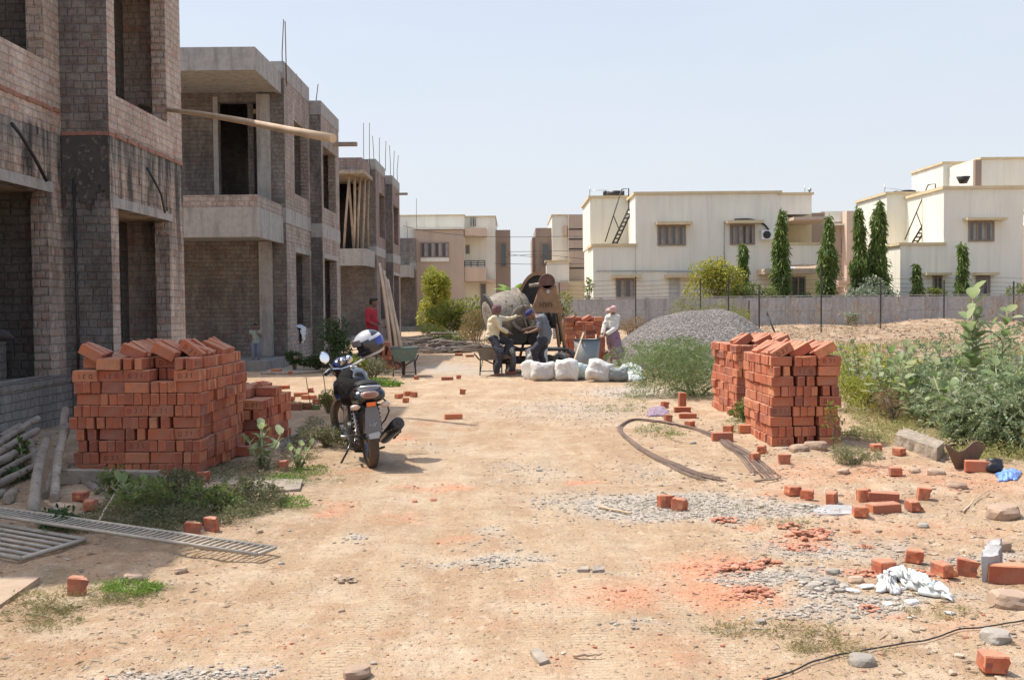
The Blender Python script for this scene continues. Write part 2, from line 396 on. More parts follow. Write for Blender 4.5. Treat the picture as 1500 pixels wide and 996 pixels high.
def nmesh(name, verts, faces, mat, parent=None, smooth=False):
    """fast mesh from numpy arrays of equal-size faces"""
    me = bpy.data.meshes.new(name); nv = len(verts); nf = len(faces); k = faces.shape[1]
    me.vertices.add(nv); me.vertices.foreach_set('co', verts.astype(np.float32).ravel())
    me.loops.add(nf * k); me.loops.foreach_set('vertex_index', faces.astype(np.int32).ravel())
    me.polygons.add(nf); me.polygons.foreach_set('loop_start', np.arange(0, nf * k, k, dtype=np.int32))
    me.polygons.foreach_set('loop_total', np.full(nf, k, dtype=np.int32))
    me.polygons.foreach_set('use_smooth', np.full(nf, smooth))
    me.update(calc_edges=True); me.validate()
    for m in (mat if isinstance(mat, (list, tuple)) else [mat]): me.materials.append(m)
    o = bpy.data.objects.new(name, me); C.objects.link(o)
    if parent: o.parent = parent
    return o
# ------------------------------------------------------------------ world, sun, view
sc = bpy.context.scene
SUN = Vector((-.50, .20, 1.0)).normalized()
w = bpy.data.worlds.new('World'); sc.world = w; w.use_nodes = True; nt = w.node_tree
bg = nt.nodes['Background']; sky = nt.nodes.new('ShaderNodeTexSky'); sky.sky_type = 'NISHITA'; sky.sun_disc = False
elev = math.asin(SUN.z); az = math.atan2(SUN.x, SUN.y)
sky.sun_elevation = elev; sky.sun_rotation = az; sky.air_density = 1.0; sky.dust_density = 3.0; sky.ozone_density = 1.0; sky.altitude = 100
geo = nt.nodes.new('ShaderNodeTexCoord'); sx = nt.nodes.new('ShaderNodeSeparateXYZ'); nt.links.new(geo.outputs['Generated'], sx.inputs[0])
hzr = ramp(nt, sx.outputs[2], [(0, (2.95, 3.02, 3.15)), (.12, (2.80, 2.94, 3.15)), (.36, (2.4, 2.7, 3.15)), (1, (1.5, 2.1, 3.0))])
hzf = ramp(nt, sx.outputs[2], [(0, (.9,) * 3), (.35, (.85,) * 3), (.75, (0,) * 3)])
hn = noise(nt, mapping(nt, geo.outputs['Generated'], (1.6, 1.6, 7)), 1.6, 6, .6, .4); hzr = mix(nt, ramp(nt, hn, [(.45, (0,) * 3), (.75, (.35,) * 3)]), hzr, (3.0, 3.08, 3.2))
nt.links.new(mix(nt, hzf, sky.outputs[0], hzr), bg.inputs[0]); bg.inputs[1].default_value = .15
sl = bpy.data.lights.new('sun', 'SUN'); sl.energy = 2.7; sl.angle = R(.55); sl.color = (1, .95, .87)
so = bpy.data.objects.new('sun', sl); C.objects.link(so); so.rotation_euler = SUN.to_track_quat('Z', 'Y').to_euler(); so.location = (-20, 10, 40)
sc.view_settings.view_transform = 'Standard'; sc.view_settings.look = 'None'; sc.view_settings.exposure = .88; sc.view_settings.gamma = 1
sc.view_settings.use_curve_mapping = False
sc.render.engine = 'CYCLES'; sc.cycles.use_denoising = True; sc.cycles.max_bounces = 6; sc.cycles.diffuse_bounces = 4; sc.cycles.transparent_max_bounces = 8
# ================================================================== PEOPLE
SKIN = pmat('brown_skin', (.20, .105, .065), (.15, .075, .045), 6, .5, .05); HAIR = pmat('black_hair', (.012, .01, .009), (.02, .017, .015), 20, .6, .5, bscale=60)
EYEW = pmat('eye_white', (.6, .58, .55), None, 5, .3, 0); LIP = pmat('lips', (.14, .05, .04), None, 5, .5, 0)
def capsule(mb, p0, p1, r0, r1, n=12):
    p0, p1 = Vector(p0), Vector(p1); d = p1 - p0; ln = max(d.length, 1e-4); d = d / ln; pts = []; rad = []
    for k in range(5): a = PI / 2 * (1 - k / 4); pts.append(p0 - d * r0 * math.sin(a)); rad.append(max(r0 * math.cos(a), 1e-4))
    for k in range(1, 6): a = PI / 2 * k / 5; pts.append(p1 + d * r1 * math.sin(a)); rad.append(max(r1 * math.cos(a), 1e-4))
    mb.tube(pts, rad, n)
def remesh(name, mb, mat, parent, vox=.011, smooth=2, extra=None, disp=0, seed=0):
    me = mb.mesh('tmp', mat); o = bpy.data.objects.new('tmp', me); C.objects.link(o)
    m = o.modifiers.new('r', 'REMESH'); m.mode = 'VOXEL'; m.voxel_size = vox; m.use_smooth_shade = True
    if smooth: s = o.modifiers.new('s', 'SMOOTH'); s.iterations = smooth; s.factor = .5
    dg = bpy.context.evaluated_depsgraph_get(); dg.update(); me2 = bpy.data.meshes.new_from_object(o.evaluated_get(dg)); bpy.data.objects.remove(o); me2.name = name
    me2.materials.clear(); me2.materials.append(mat)
    if disp:
        for v in me2.vertices:
            k = ((sfbm(v.co.x * 9 + v.co.z * 4 + seed, v.co.y * 9 + v.co.z * 14, 5, 3)) - .5) * disp; v.co += v.normal * k
    if extra:
        for mt in extra['mats']: me2.materials.append(mt)
        bm = bmesh.new(); bm.from_mesh(me2)
        for (c, r_, mi) in extra['balls']:
            mm = T(c) @ extra['rot'].to_4x4() @ Matrix.Diagonal((*r_, 1)); res = bmesh.ops.create_icosphere(bm, subdivisions=2, radius=1, matrix=mm)
            fs = {f for v in res['verts'] for f in v.link_faces}
            for f in fs: f.material_index = mi; f.smooth = True
        bm.to_mesh(me2); bm.free()
    o2 = bpy.data.objects.new(name, me2); C.objects.link(o2); o2.parent = parent; return o2
def lerp(a, b, t): return Vector(a).lerp(Vector(b), t)
def hand(mb, wr, dirv, palmn, side, s=1.0, curl=.5):
    """palm + four fingers + thumb; dirv = finger direction, palmn = palm normal (towards palm side)"""
    wr = Vector(wr); d = Vector(dirv).normalized(); nrm = Vector(palmn); nrm = (nrm - d * nrm.dot(d)).normalized(); ac = d.cross(nrm) * side
    for k in range(4): o_ = ac * (k - 1.5) * .019 * s; capsule(mb, wr + o_ * .6, wr + d * .085 * s + o_, .015 * s, .013 * s, 8)
    for k, ln in enumerate((.068, .078, .072, .055)):
        o_ = ac * (k - 1.5) * .022 * s; b = wr + d * .085 * s + o_; c1 = curl; p1 = b + (d * math.cos(c1) + nrm * math.sin(c1)) * ln * .5 * s; c2 = curl * 2.1; p2 = p1 + (d * math.cos(c2) + nrm * math.sin(c2)) * ln * .5 * s
        capsule(mb, b, p1, .0095 * s, .0085 * s, 8); capsule(mb, p1, p2, .0085 * s, .007 * s, 8)
    b = wr + d * .025 * s - ac * .028 * s; p1 = b + (d * .7 - ac * .7 + nrm * .3).normalized() * .035 * s; p2 = p1 + (d * .9 - ac * .2 + nrm * .5).normalized() * .03 * s
    capsule(mb, b, p1, .012 * s, .0105 * s, 8); capsule(mb, p1, p2, .0105 * s, .0085 * s, 8)
def person(name, label, J, h=1.65, clothes=None, hair='short', vox=.0125, curl=.5, palms=None):
    """J: joint dict in world coords. head: centre + 'face' direction + 'up'"""
    s = h / 1.7; t = thing('person', label, 'person'); mb = MB(); c = lambda a, b, r0, r1, n=12: capsule(mb, J[a], J[b], r0 * s, r1 * s, n)
    hd = Vector(J['head']); f = Vector(J['face']).normalized(); up = Vector(J['up']); up = (up - f * up.dot(f)).normalized(); rt = f.cross(up)
    Rm = Matrix((rt, f, up)).transposed()   # cols: x right, y face, z up
    E = lambda o, r: mb.ell(hd + Rm @ Vector(o) * s, tuple(x * s for x in r), Rm, 18, 12)
    E((0, -.008, .025), (.074, .092, .088)); E((0, .022, -.03), (.060, .068, .075)); E((0, .045, -.075), (.035, .035, .028)); E((0, .082, .03), (.05, .018, .02))
    mb.ell(hd + Rm @ Vector((0, .098, -.012)) * s, (.012 * s, .022 * s, .016 * s), Rm, 10, 8); mb.ell(hd + Rm @ Vector((0, .092, .008)) * s, (.009 * s, .014 * s, .024 * s), Rm, 10, 8)
    for sd in (-1, 1): mb.ell(hd + Rm @ Vector((sd * .076, -.005, .0)) * s, (.010 * s, .020 * s, .030 * s), Rm, 10, 8); mb.ell(hd + Rm @ Vector((sd * .035, .06, -.02)) * s, (.025 * s, .02 * s, .022 * s), Rm, 10, 8)
    capsule(mb, J['neck'], hd - up * .06 * s - f * .015 * s, .054 * s, .052 * s)
    c('pelvis', 'waist', .125, .115); c('waist', 'chest', .115, .135); capsule(mb, J['chest'], J['neck'], .12 * s, .06 * s)
    for S_ in ('L', 'R'):
        capsule(mb, lerp(J['chest'], J['neck'], .75), J['sh' + S_], .075 * s, .056 * s); c('sh' + S_, 'el' + S_, .050, .038); c('el' + S_, 'wr' + S_, .039, .026)
        hd_ = Vector(J['hand' + S_]) if 'hand' + S_ in J else Vector(J['wr' + S_]) - Vector(J['el' + S_])
        hand(mb, J['wr' + S_], hd_, (palms or {}).get(S_, (0, .3, -1)), 1 if S_ == 'R' else -1, s, curl)
        capsule(mb, J['pelvis'], J['hip' + S_], .11 * s, .095 * s); c('hip' + S_, 'kn' + S_, .088, .058); c('kn' + S_, 'an' + S_, .056, .038)
        an = Vector(J['an' + S_]); td = Vector(J.get('toe' + S_, (0, 1, 0))).normalized(); capsule(mb, an + Vector((0, 0, -.045 * s)) - td * .03 * s, an + td * .14 * s + Vector((0, 0, -.05 * s)), .036 * s, .028 * s)
        capsule(mb, an, an + td * .08 * s + Vector((0, 0, -.04 * s)), .038 * s, .03 * s)
    balls = []
    for sd in (-1, 1): balls += [(hd + Rm @ Vector((sd * .030, .083, .012)) * s, (.013 * s, .008 * s, .007 * s), 1), (hd + Rm @ Vector((sd * .030, .090, .012)) * s, (.006 * s, .004 * s, .006 * s), 2), (hd + Rm @ Vector((sd * .031, .088, .032)) * s, (.018 * s, .006 * s, .0045 * s), 2)]
    balls.append((hd + Rm @ Vector((0, .088, -.045)) * s, (.022 * s, .008 * s, .0065 * s), 3))
    body = remesh('body', mb, SKIN, t, vox * s, 2, dict(mats=[EYEW, HAIR, LIP], balls=balls, rot=Rm))
    for nm_, mat_, parts in (clothes or []):
        mc = MB()
        for p in parts:
            if p[0] == 'c': capsule(mc, lerp(J[p[1]], J[p[2]], p[5] if len(p) > 5 else 0), lerp(J[p[1]], J[p[2]], p[6] if len(p) > 6 else 1), p[3] * s, p[4] * s, 14)
            elif p[0] == 'v': capsule(mc, p[1], p[2], p[3] * s, p[4] * s, 14)
            elif p[0] == 'e': mc.ell(hd + Rm @ Vector(p[1]) * s, tuple(x * s for x in p[2]), Rm, 20, 12)
        remesh(nm_, mc, mat_, t, .014 * s if nm_ not in ('hair',) else .01 * s, 2, disp=.06 * s if nm_ not in ('hair', 'cap') else .015 * s, seed=len(nm_) + int(J['head'][0] * 10))
    return settle(t, (J['pelvis'][0], J['pelvis'][1], min(J['anL'][2], J['anR'][2]) - .08 * s))
def clo_shirt(mat, sleeve=1.0, r=1.0, hem='hipL'):
    P = [('c', 'pelvis', 'waist', .152 * r, .145 * r), ('c', 'waist', 'chest', .145 * r, .160 * r), ('c', 'chest', 'neck', .145 * r, .07, 0, .8)]
    for S_ in 'LR': P += [('c', 'chest', 'sh' + S_, .12, .078), ('c', 'sh' + S_, 'el' + S_, .070, .058, 0, min(1, sleeve * 2 - .1) if sleeve < .5 else 1)]
    if sleeve > .5:
        for S_ in 'LR': P.append(('c', 'el' + S_, 'wr' + S_, .057, .044, 0, (sleeve - .5) * 2 * .92))
    return ('shirt', mat, P)
def clo_trousers(mat, r=1.0):
    P = [('c', 'pelvis', 'waist', .148, .140, 0, .6)]
    for S_ in 'LR': P += [('c', 'pelvis', 'hip' + S_, .135, .118), ('c', 'hip' + S_, 'kn' + S_, .112 * r, .082 * r), ('c', 'kn' + S_, 'an' + S_, .080 * r, .066 * r, 0, .95)]
    return ('trousers', mat, P)
HAIRP = [('e', (0, -.02, .055), (.086, .100, .080)), ('e', (0, -.055, .01), (.080, .066, .085)), ('e', (0, .05, .095), (.062, .045, .030))]
# --- man in red shirt, walking to the right, far left of the track
p = Vector((-3.5, 25.6, 0)); p.z = hz(p.x, p.y)
def rel(p, fx, fy, D):
    """D in local (forward, right, up) -> world; forward=(fx,fy)"""
    f = Vector((fx, fy, 0)).normalized(); r_ = Vector((f.y, -f.x, 0)); o = {}
    for k, v in D.items():
        w_ = f * v[0] + r_ * v[1] + Vector((0, 0, v[2])); o[k] = w_ if k in ('face', 'up') or k.startswith(('toe', 'hand')) else p + w_
    return o
RED = pmat('red_shirt_cloth', (.42, .03, .04), (.30, .02, .035), 7, .85, .3); GTR = pmat('grey_trouser_cloth', (.10, .10, .11), (.06, .06, .07), 7, .9, .3)
J = rel(p, .93, -.25, {'pelvis': (0, 0, .93), 'waist': (.0, 0, 1.07), 'chest': (-.01, 0, 1.30), 'neck': (.02, 0, 1.47), 'head': (.06, 0, 1.60), 'face': (1, -.1, -.12), 'up': (.05, 0, 1),
    'shL': (-.01, -.19, 1.42), 'shR': (-.01, .19, 1.42), 'elL': (-.02, -.25, 1.14), 'elR': (-.03, .24, 1.14), 'wrL': (.18, -.2, 1.02), 'wrR': (.22, .14, 1.03), 'handR': (1, -.4, -.1), 'handL': (1, .2, -.2),
    'hipL': (.0, -.1, .88), 'hipR': (0, .1, .88), 'knL': (.10, -.1, .48), 'knR': (-.02, .1, .47), 'anL': (.12, -.1, .08), 'anR': (-.18, .1, .09), 'toeL': (1, 0, 0), 'toeR': (1, 0, 0)})
person('man', 'man with black hair in a red shirt standing near the leaning poles', J, 1.68, [clo_shirt(RED, .62, 1.05), clo_trousers(GTR), ('hair', HAIR, HAIRP)])
# --- small child on the plinth under the balcony
p = Vector((-6.2, 24.75, .25))
J = rel(p, .25, -.97, {'pelvis': (0, 0, .43), 'waist': (.0, 0, .50), 'chest': (0, 0, .62), 'neck': (0, 0, .71), 'head': (.02, 0, .81), 'face': (1, 0, -.1), 'up': (0, 0, 1),
    'shL': (0, -.10, .685), 'shR': (0, .10, .685), 'elL': (.06, -.14, .57), 'elR': (.0, .15, .56), 'wrL': (.12, -.04, .67), 'wrR': (.10, .11, .50), 'handL': (.3, .5, .8), 'handR': (.6, -.6, .3),
    'hipL': (0, -.055, .40), 'hipR': (0, .055, .40), 'knL': (.01, -.06, .22), 'knR': (.015, .06, .22), 'anL': (0, -.06, .045), 'anR': (0, .065, .045), 'toeL': (1, -.2, 0), 'toeR': (1, .2, 0)})
# child proportions: bigger head
person('child', 'small child with a hand at the mouth standing on the plinth under the balcony', J, 1.0, [clo_shirt(pmat('pale_green_vest', (.33, .38, .33), (.22, .26, .23), 7, .9, .3), .2), clo_trousers(pmat('blue_grey_trousers', (.20, .24, .32), (.13, .15, .2), 7, .9, .3)), ('hair', HAIR, HAIRP)], vox=.013)
# --- worker in cream shirt, seated on the wheelbarrow, arms stretched to the engine
CRM = pmat('cream_shirt_cloth', (.66, .58, .40), (.52, .45, .31), 6, .85, .35, bscale=16); SCF = pmat('maroon_checked_scarf', (.20, .09, .10), (.12, .08, .09), 18, .9, .3); NVY = pmat('dark_navy_cloth', (.025, .027, .04), (.045, .045, .055), 7, .85, .3)
def K(u, v, Y): return at_y(u, v, Y)
Yw = 22.1
J = {'pelvis': K(721, 494, Yw), 'waist': K(722, 487, Yw), 'chest': K(725, 473, Yw), 'neck': K(727, 463, Yw), 'head': K(728, 454.5, Yw), 'face': (.8, .35, -.45), 'up': (.2, .1, 1),
    'shL': K(726, 466, Yw + .17), 'shR': K(725, 467, Yw - .17), 'elL': K(741, 468, Yw + .3), 'elR': K(732, 480, Yw - .22), 'wrL': K(757, 464, Yw + .3), 'wrR': K(743, 487, Yw - .1), 'handL': (1, 0, .2), 'handR': (1, .2, -.1),
    'hipL': K(723, 496, Yw + .1), 'hipR': K(723, 497, Yw - .1), 'knL': K(748, 501, Yw + .1), 'knR': K(733, 516, Yw - .25), 'anL': K(738, 519, Yw + .02), 'anR': K(727, 540, Yw - .2), 'toeL': (.9, -.3, -.2), 'toeR': (1, -.2, 0)}
J['anR'].z = hz(J['anR'].x, J['anR'].y) + .09
person('worker', 'worker in a cream long-sleeved shirt and dark head scarf sitting on the wheelbarrow', J, 1.62, [clo_shirt(CRM, 1.0, 1.12), clo_trousers(NVY), ('headscarf', SCF, [('e', (0, -.015, .045), (.096, .108, .085)), ('e', (0, -.05, -.01), (.09, .08, .09))])])
# --- worker in grey shirt and blue cap bending to the engine
GRS = pmat('grey_shirt_cloth', (.17, .18, .20), (.12, .125, .14), 6, .85, .35); CAPB = pmat('blue_cap_cloth', (.03, .035, .16), (.02, .025, .1), 6, .8, .2)
Yb = 22.3
J = {'pelvis': K(797, 496, Yb), 'waist': K(799, 488, Yb), 'chest': K(793, 471, Yb), 'neck': K(784, 463, Yb - .02), 'head': K(776.5, 461.5, Yb - .05), 'face': (-.72, -.1, -.68), 'up': (-.6, 0, .8),
    'shL': K(789, 467, Yb - .18), 'shR': K(790, 466, Yb + .18), 'elL': K(789, 482, Yb - .28), 'elR': K(786, 480, Yb + .2), 'wrL': K(776, 487, Yb - .25), 'wrR': K(772, 482, Yb + .05), 'handL': (-1, .1, .1), 'handR': (-1, -.1, -.1),
    'hipL': K(795, 499, Yb - .1), 'hipR': K(798, 499, Yb + .1), 'knL': K(783, 513, Yb - .15), 'knR': K(792, 516, Yb + .1), 'anL': K(785, 534, Yb - .08), 'anR': K(797, 536, Yb + .1), 'toeL': (-1, -.2, 0), 'toeR': (-1, 0, 0)}
J['anL'].z = hz(J['anL'].x, J['anL'].y) + .1; J['anR'].z = hz(J['anR'].x, J['anR'].y) + .1
person('worker', 'worker in a grey shirt and blue cap bending over the mixer engine', J, 1.62, [clo_shirt(GRS, .45, 1.08), clo_trousers(NVY, 1.05), ('cap', CAPB, [('e', (0, -.01, .055), (.092, .104, .075)), ('e', (0, .09, .045), (.06, .055, .012))])])
# --- woman stooping by the gravel heap
WSH = pmat('white_shirt_cloth', (.70, .66, .58), (.55, .52, .46), 6, .85, .35); SARI = pmat('mauve_printed_sari', (.27, .15, .20), (.20, .14, .20), 3.5, .85, .3, spots=((.10, .16, .16), .56)); PSC = pmat('pink_checked_scarf', (.48, .26, .24), (.60, .45, .40), 22, .9, .3)
Yf = 24.4
J = {'pelvis': K(896, 486, Yf), 'waist': K(896, 479, Yf), 'chest': K(897, 467, Yf), 'neck': K(899, 461, Yf - .03), 'head': K(898, 455, Yf - .1), 'face': (.55, .35, -.72), 'up': (.35, -.05, .93),
    'shL': K(891, 464, Yf), 'shR': K(905, 465, Yf), 'elL': K(885, 477, Yf - .1), 'elR': K(903, 480, Yf - .15), 'wrL': K(882, 490, Yf - .25), 'wrR': K(886, 491, Yf - .32), 'handL': (-.6, -.3, -.7), 'handR': (-.8, -.3, -.4),
    'hipL': K(893, 488, Yf), 'hipR': K(899, 488, Yf), 'knL': K(896, 505, Yf - .1), 'knR': K(902, 505, Yf), 'anL': K(895, 521, Yf - .1), 'anR': K(907, 521, Yf + .1), 'toeL': (-.5, -1, 0), 'toeR': (.6, -.8, 0)}
for k in ('anL', 'anR'): J[k].z = hz(J[k].x, J[k].y) + .09
sk = [('v', K(896, 482, Yf), K(897, 490, Yf), .17, .19), ('v', K(897, 490, Yf), K(900, 505, Yf), .19, .20), ('v', K(900, 505, Yf), K(903, 515, Yf + .02), .20, .22), ('v', K(899, 515, Yf), K(907, 517, Yf), .17, .17)]
person('woman', 'woman in a white shirt, mauve sari and pink head cloth stooping beside the gravel heap', J, 1.5, [clo_shirt(WSH, .95, 1.08), ('sari_skirt', SARI, sk), ('headscarf', PSC, [('e', (0, -.02, .04), (.10, .112, .092)), ('e', (0, -.06, -.03), (.09, .08, .10)), ('e', (-.04, -.10, -.10), (.05, .05, .08))])])
# ================================================================== GROUND
nx, ny = len(gx), len(gy)
idx = np.arange(nx * ny).reshape(ny, nx)
faces = np.stack([idx[:-1, :-1], idx[:-1, 1:], idx[1:, 1:], idx[1:, :-1]], -1).reshape(-1, 4)
def patch(lst):
    m = np.zeros_like(XX)
    wx = XX + (fbm(XX * 1.6, YY * 1.6, 41, 4) - .5) * .9; wy = YY + (fbm(XX * 1.6, YY * 1.6, 47, 4) - .5) * .9
    for (u, v, ru, rv, a) in lst:
        p = G(u, v); e = G(u + ru, v); f = G(u, v + rv); k = G(u, v - rv)
        rx = max(.08, abs(e.x - p.x)); ry = max(.1, abs(f.y - k.y) / 2)
        d = ((wx - p.x) / rx) ** 2 + ((wy - p.y) / ry) ** 2
        m = np.maximum(m, a * np.exp(-d * 1.1))
    return m
red = patch([(1060, 868, 110, 26, 1), (1040, 825, 90, 18, .9), (930, 880, 130, 30, .65), (1000, 845, 110, 22, .6), (650, 712, 60, 9, .8), (560, 640, 45, 7, .85), (880, 712, 40, 5, .7), (500, 745, 50, 6, .6),
    (1180, 790, 60, 14, .9), (1080, 765, 50, 8, .8), (1280, 842, 40, 8, .8), (1380, 850, 40, 8, .7), (570, 752, 40, 6, .5), (525, 692, 30, 6, .5), (680, 790, 30, 6, .55), (650, 618, 30, 6, .4),
    (1250, 690, 160, 22, .5), (1400, 700, 120, 25, .4), (1150, 720, 80, 16, .35), (1290, 900, 60, 10, .5), (1450, 930, 80, 20, .4), (30, 880, 40, 12, .5), (400, 600, 80, 8, .5), (690, 630, 25, 5, .3), (1320, 770, 160, 25, .3),
    (1000, 975, 300, 30, .25), (430, 930, 500, 60, .18)])
grey = patch([(1010, 742, 190, 16, 1), (900, 735, 110, 14, .7), (1180, 740, 130, 10, .9), (700, 812, 100, 12, .75), (520, 780, 35, 6, .8), (1150, 840, 130, 14, .8), (1200, 800, 110, 16, .8), (1300, 880, 150, 18, .75), (850, 840, 60, 8, .35),
    (290, 970, 110, 16, .75), (1420, 820, 120, 9, .6), (780, 690, 90, 20, .35), (850, 600, 150, 20, .4), (930, 575, 90, 12, .6), (650, 540, 60, 9, .6), (440, 640, 60, 14, .8), (700, 545, 120, 8, .5), (1190, 905, 90, 16, .6),
    (1000, 930, 90, 8, .35), (960, 690, 60, 20, .3), (390, 650, 60, 14, .7), (620, 655, 40, 8, .35), (740, 780, 40, 10, .5), (350, 700, 120, 10, .45)])
green = patch([(430, 700, 60, 14, .9), (260, 745, 180, 26, .9), (200, 862, 70, 10, .7), (1240, 690, 60, 10, .5), (1130, 930, 120, 14, .35), (1000, 700, 60, 8, .35), (960, 630, 60, 8, .6), (560, 560, 60, 10, .6), (100, 900, 110, 22, .5),
    (480, 620, 60, 14, .7), (1400, 640, 160, 30, .6), (1300, 560, 300, 30, .7), (1000, 560, 130, 16, .6), (350, 780, 80, 10, .5), (60, 860, 90, 20, .6), (720, 600, 180, 10, .2)])
V = np.stack([XX, YY, ZZ], -1).reshape(-1, 3)
gm, nt, b, out = newmat('dusty_earth')
pos = N(nt, 'NewGeometry').outputs['Position']
at = {}
for k in ('red', 'grey', 'green'): at[k] = N(nt, 'Attribute', attribute_name=k).outputs['Fac']
n1 = noise(nt, pos, .55, 6, .6, .4); n2 = noise(nt, pos, 3.2, 8, .68); n3 = noise(nt, pos, 28, 5, .7); n4 = noise(nt, pos, 110, 3, .6)
col = ramp(nt, n1, [(.3, (.47, .35, .23)), (.5, (.44, .315, .20)), (.7, (.37, .245, .145))])
fa = N(nt, 'Attribute', attribute_name='field').outputs['Fac']
fcol = ramp(nt, noise(nt, pos, 1.1, 8, .7), [(.3, (.12, .085, .05)), (.46, (.22, .145, .09)), (.54, (.29, .205, .13)), (.6, (.17, .135, .075)), (.72, (.17, .16, .07))])
col = mix(nt, fa, col, fcol)
col = mix(nt, ramp(nt, n2, [(.42, (0,) * 3), (.64, (.85,) * 3)]), col, (.38, .25, .15))
col = mix(nt, math_(nt, 'MULTIPLY', ramp(nt, noise(nt, pos, 1.5, 5, .6), [(.5, (0,) * 3), (.65, (1,) * 3)]), .5), col, (.60, .48, .34))
tr = noise(nt, mapping(nt, pos, (2.6, .5, 1)), 1.5, 6, .6, .6)
col = mix(nt, ramp(nt, tr, [(.5, (0,) * 3), (.68, (.45,) * 3)]), col, (.58, .45, .31))
def msk(a, lo, hi, nn=n2, amt=.75):
    return ramp(nt, math_(nt, 'ADD', a, math_(nt, 'MULTIPLY', math_(nt, 'SUBTRACT', nn, .5), amt)), [(lo, (0,) * 3), (hi, (1,) * 3)])
gcol = mix(nt, ramp(nt, n3, [(.35, (0,) * 3), (.65, (1,) * 3)]), (.52, .475, .41), (.40, .365, .315))
col = mix(nt, math_(nt, 'MULTIPLY', msk(at['grey'], .15, .6), .8), col, gcol)
rcol = mix(nt, ramp(nt, n3, [(.35, (0,) * 3), (.6, (1,) * 3)]), (.62, .26, .14), (.55, .27, .16))
col = mix(nt, math_(nt, 'MULTIPLY', msk(at['red'], .12, .7), .85), col, rcol)
col = mix(nt, math_(nt, 'MULTIPLY', msk(at['green'], .3, .7), .55), col, (.17, .155, .08))
# small grit specks of light and dark stone
vo = N(nt, 'TexVoronoi'); vo.inputs['Scale'].default_value = 26; L(nt, pos, vo.inputs['Vector'])
sp = ramp(nt, vo.outputs['Distance'], [(.13, (1,) * 3), (.22, (0,) * 3)])
sg = ramp(nt, noise(nt, pos, 1.3, 4), [(.45, (0,) * 3), (.6, (1,) * 3)])
hs = N(nt, 'SeparateColor'); L(nt, vo.outputs['Color'], hs.inputs[0])
scol = ramp(nt, hs.outputs[0], [(0, (.12, .10, .085)), (.4, (.30, .22, .15)), (.7, (.55, .46, .36)), (1, (.36, .12, .07))])
col = mix(nt, math_(nt, 'MULTIPLY', math_(nt, 'MULTIPLY', sp, math_(nt, 'GREATER_THAN', hs.outputs[1], .45)), math_(nt, 'MULTIPLY_ADD', sg, .6, .25)), col, scol)
col = mix(nt, ramp(nt, n4, [(.5, (0,) * 3), (.75, (.4,) * 3)]), col, (.28, .185, .12))
n5 = noise(nt, pos, 11, 7, .72); col = mix(nt, ramp(nt, n5, [(.52, (0,) * 3), (.66, (.45,) * 3)]), col, (.34, .225, .14)); col = mix(nt, ramp(nt, n5, [(.36, (.45,) * 3), (.46, (0,) * 3)]), col, (.63, .51, .37))
tk = N(nt, 'Attribute', attribute_name='track').outputs['Fac']; col = mix(nt, math_(nt, 'MULTIPLY', tk, ramp(nt, n2, [(.3, (.8,) * 3), (.7, (.3,) * 3)])), col, (.60, .46, .31))
L(nt, col, b.inputs['Base Color']); b.inputs['Roughness'].default_value = .95; b.inputs['Specular IOR Level'].default_value = .15
hh = math_(nt, 'ADD', math_(nt, 'MULTIPLY', n3, .5), math_(nt, 'MULTIPLY', n2, 1.3)); hh = math_(nt, 'ADD', hh, math_(nt, 'MULTIPLY', sp, .35))
wv = N(nt, 'TexWave'); wv.inputs['Scale'].default_value = 9; wv.inputs['Distortion'].default_value = 3; wv.bands_direction = 'Y'; L(nt, pos, wv.inputs['Vector']); hh = math_(nt, 'ADD', hh, math_(nt, 'MULTIPLY', math_(nt, 'MULTIPLY', wv.outputs[1], tk), .35)); hh = math_(nt, 'ADD', hh, math_(nt, 'MULTIPLY', n4, .18))
bump(nt, b, hh, 1.0, .04)
go = nmesh('ground', V, faces, gm, smooth=True)
trk = np.zeros_like(XX)
for cx, w_, a_, b_ in ((-.95, .11, .10, .30), (.25, .12, .13, .25), (-.35, .07, .06, .5), (.75, .08, -.02, .35), (-1.35, .08, .02, .2)):
    xx = XX - cx - a_ * (YY - 6) * .5 - b_ * np.sin(YY * .42 + cx); trk = np.maximum(trk, np.exp(-(xx / w_) ** 2) * (.55 + .6 * (fbm(XX * 3, YY * 1.2, 88, 3) - .3)) * (1 - sst(14, 20, YY)))
trk = trk.clip(0, 1)
fld = (sst(1.5, 5, XX) * sst(19, 24, YY) + sst(4.2, 5.2, XX) * sst(9, 10, YY) * .6).clip(0, 1) * (1 - sst(60, 90, YY))
for k, a in (('red', red), ('grey', grey), ('green', green), ('field', fld), ('track', trk)):
    at_ = go.data.attributes.new(k, 'FLOAT', 'POINT'); at_.data.foreach_set('value', a.ravel().astype(np.float32))
tag(go, kind='structure')
def samp(mask, x, y):
    return mask[min(bisect.bisect_left(_gy, y), ny - 1)][min(bisect.bisect_left(_gx, x), nx - 1)]
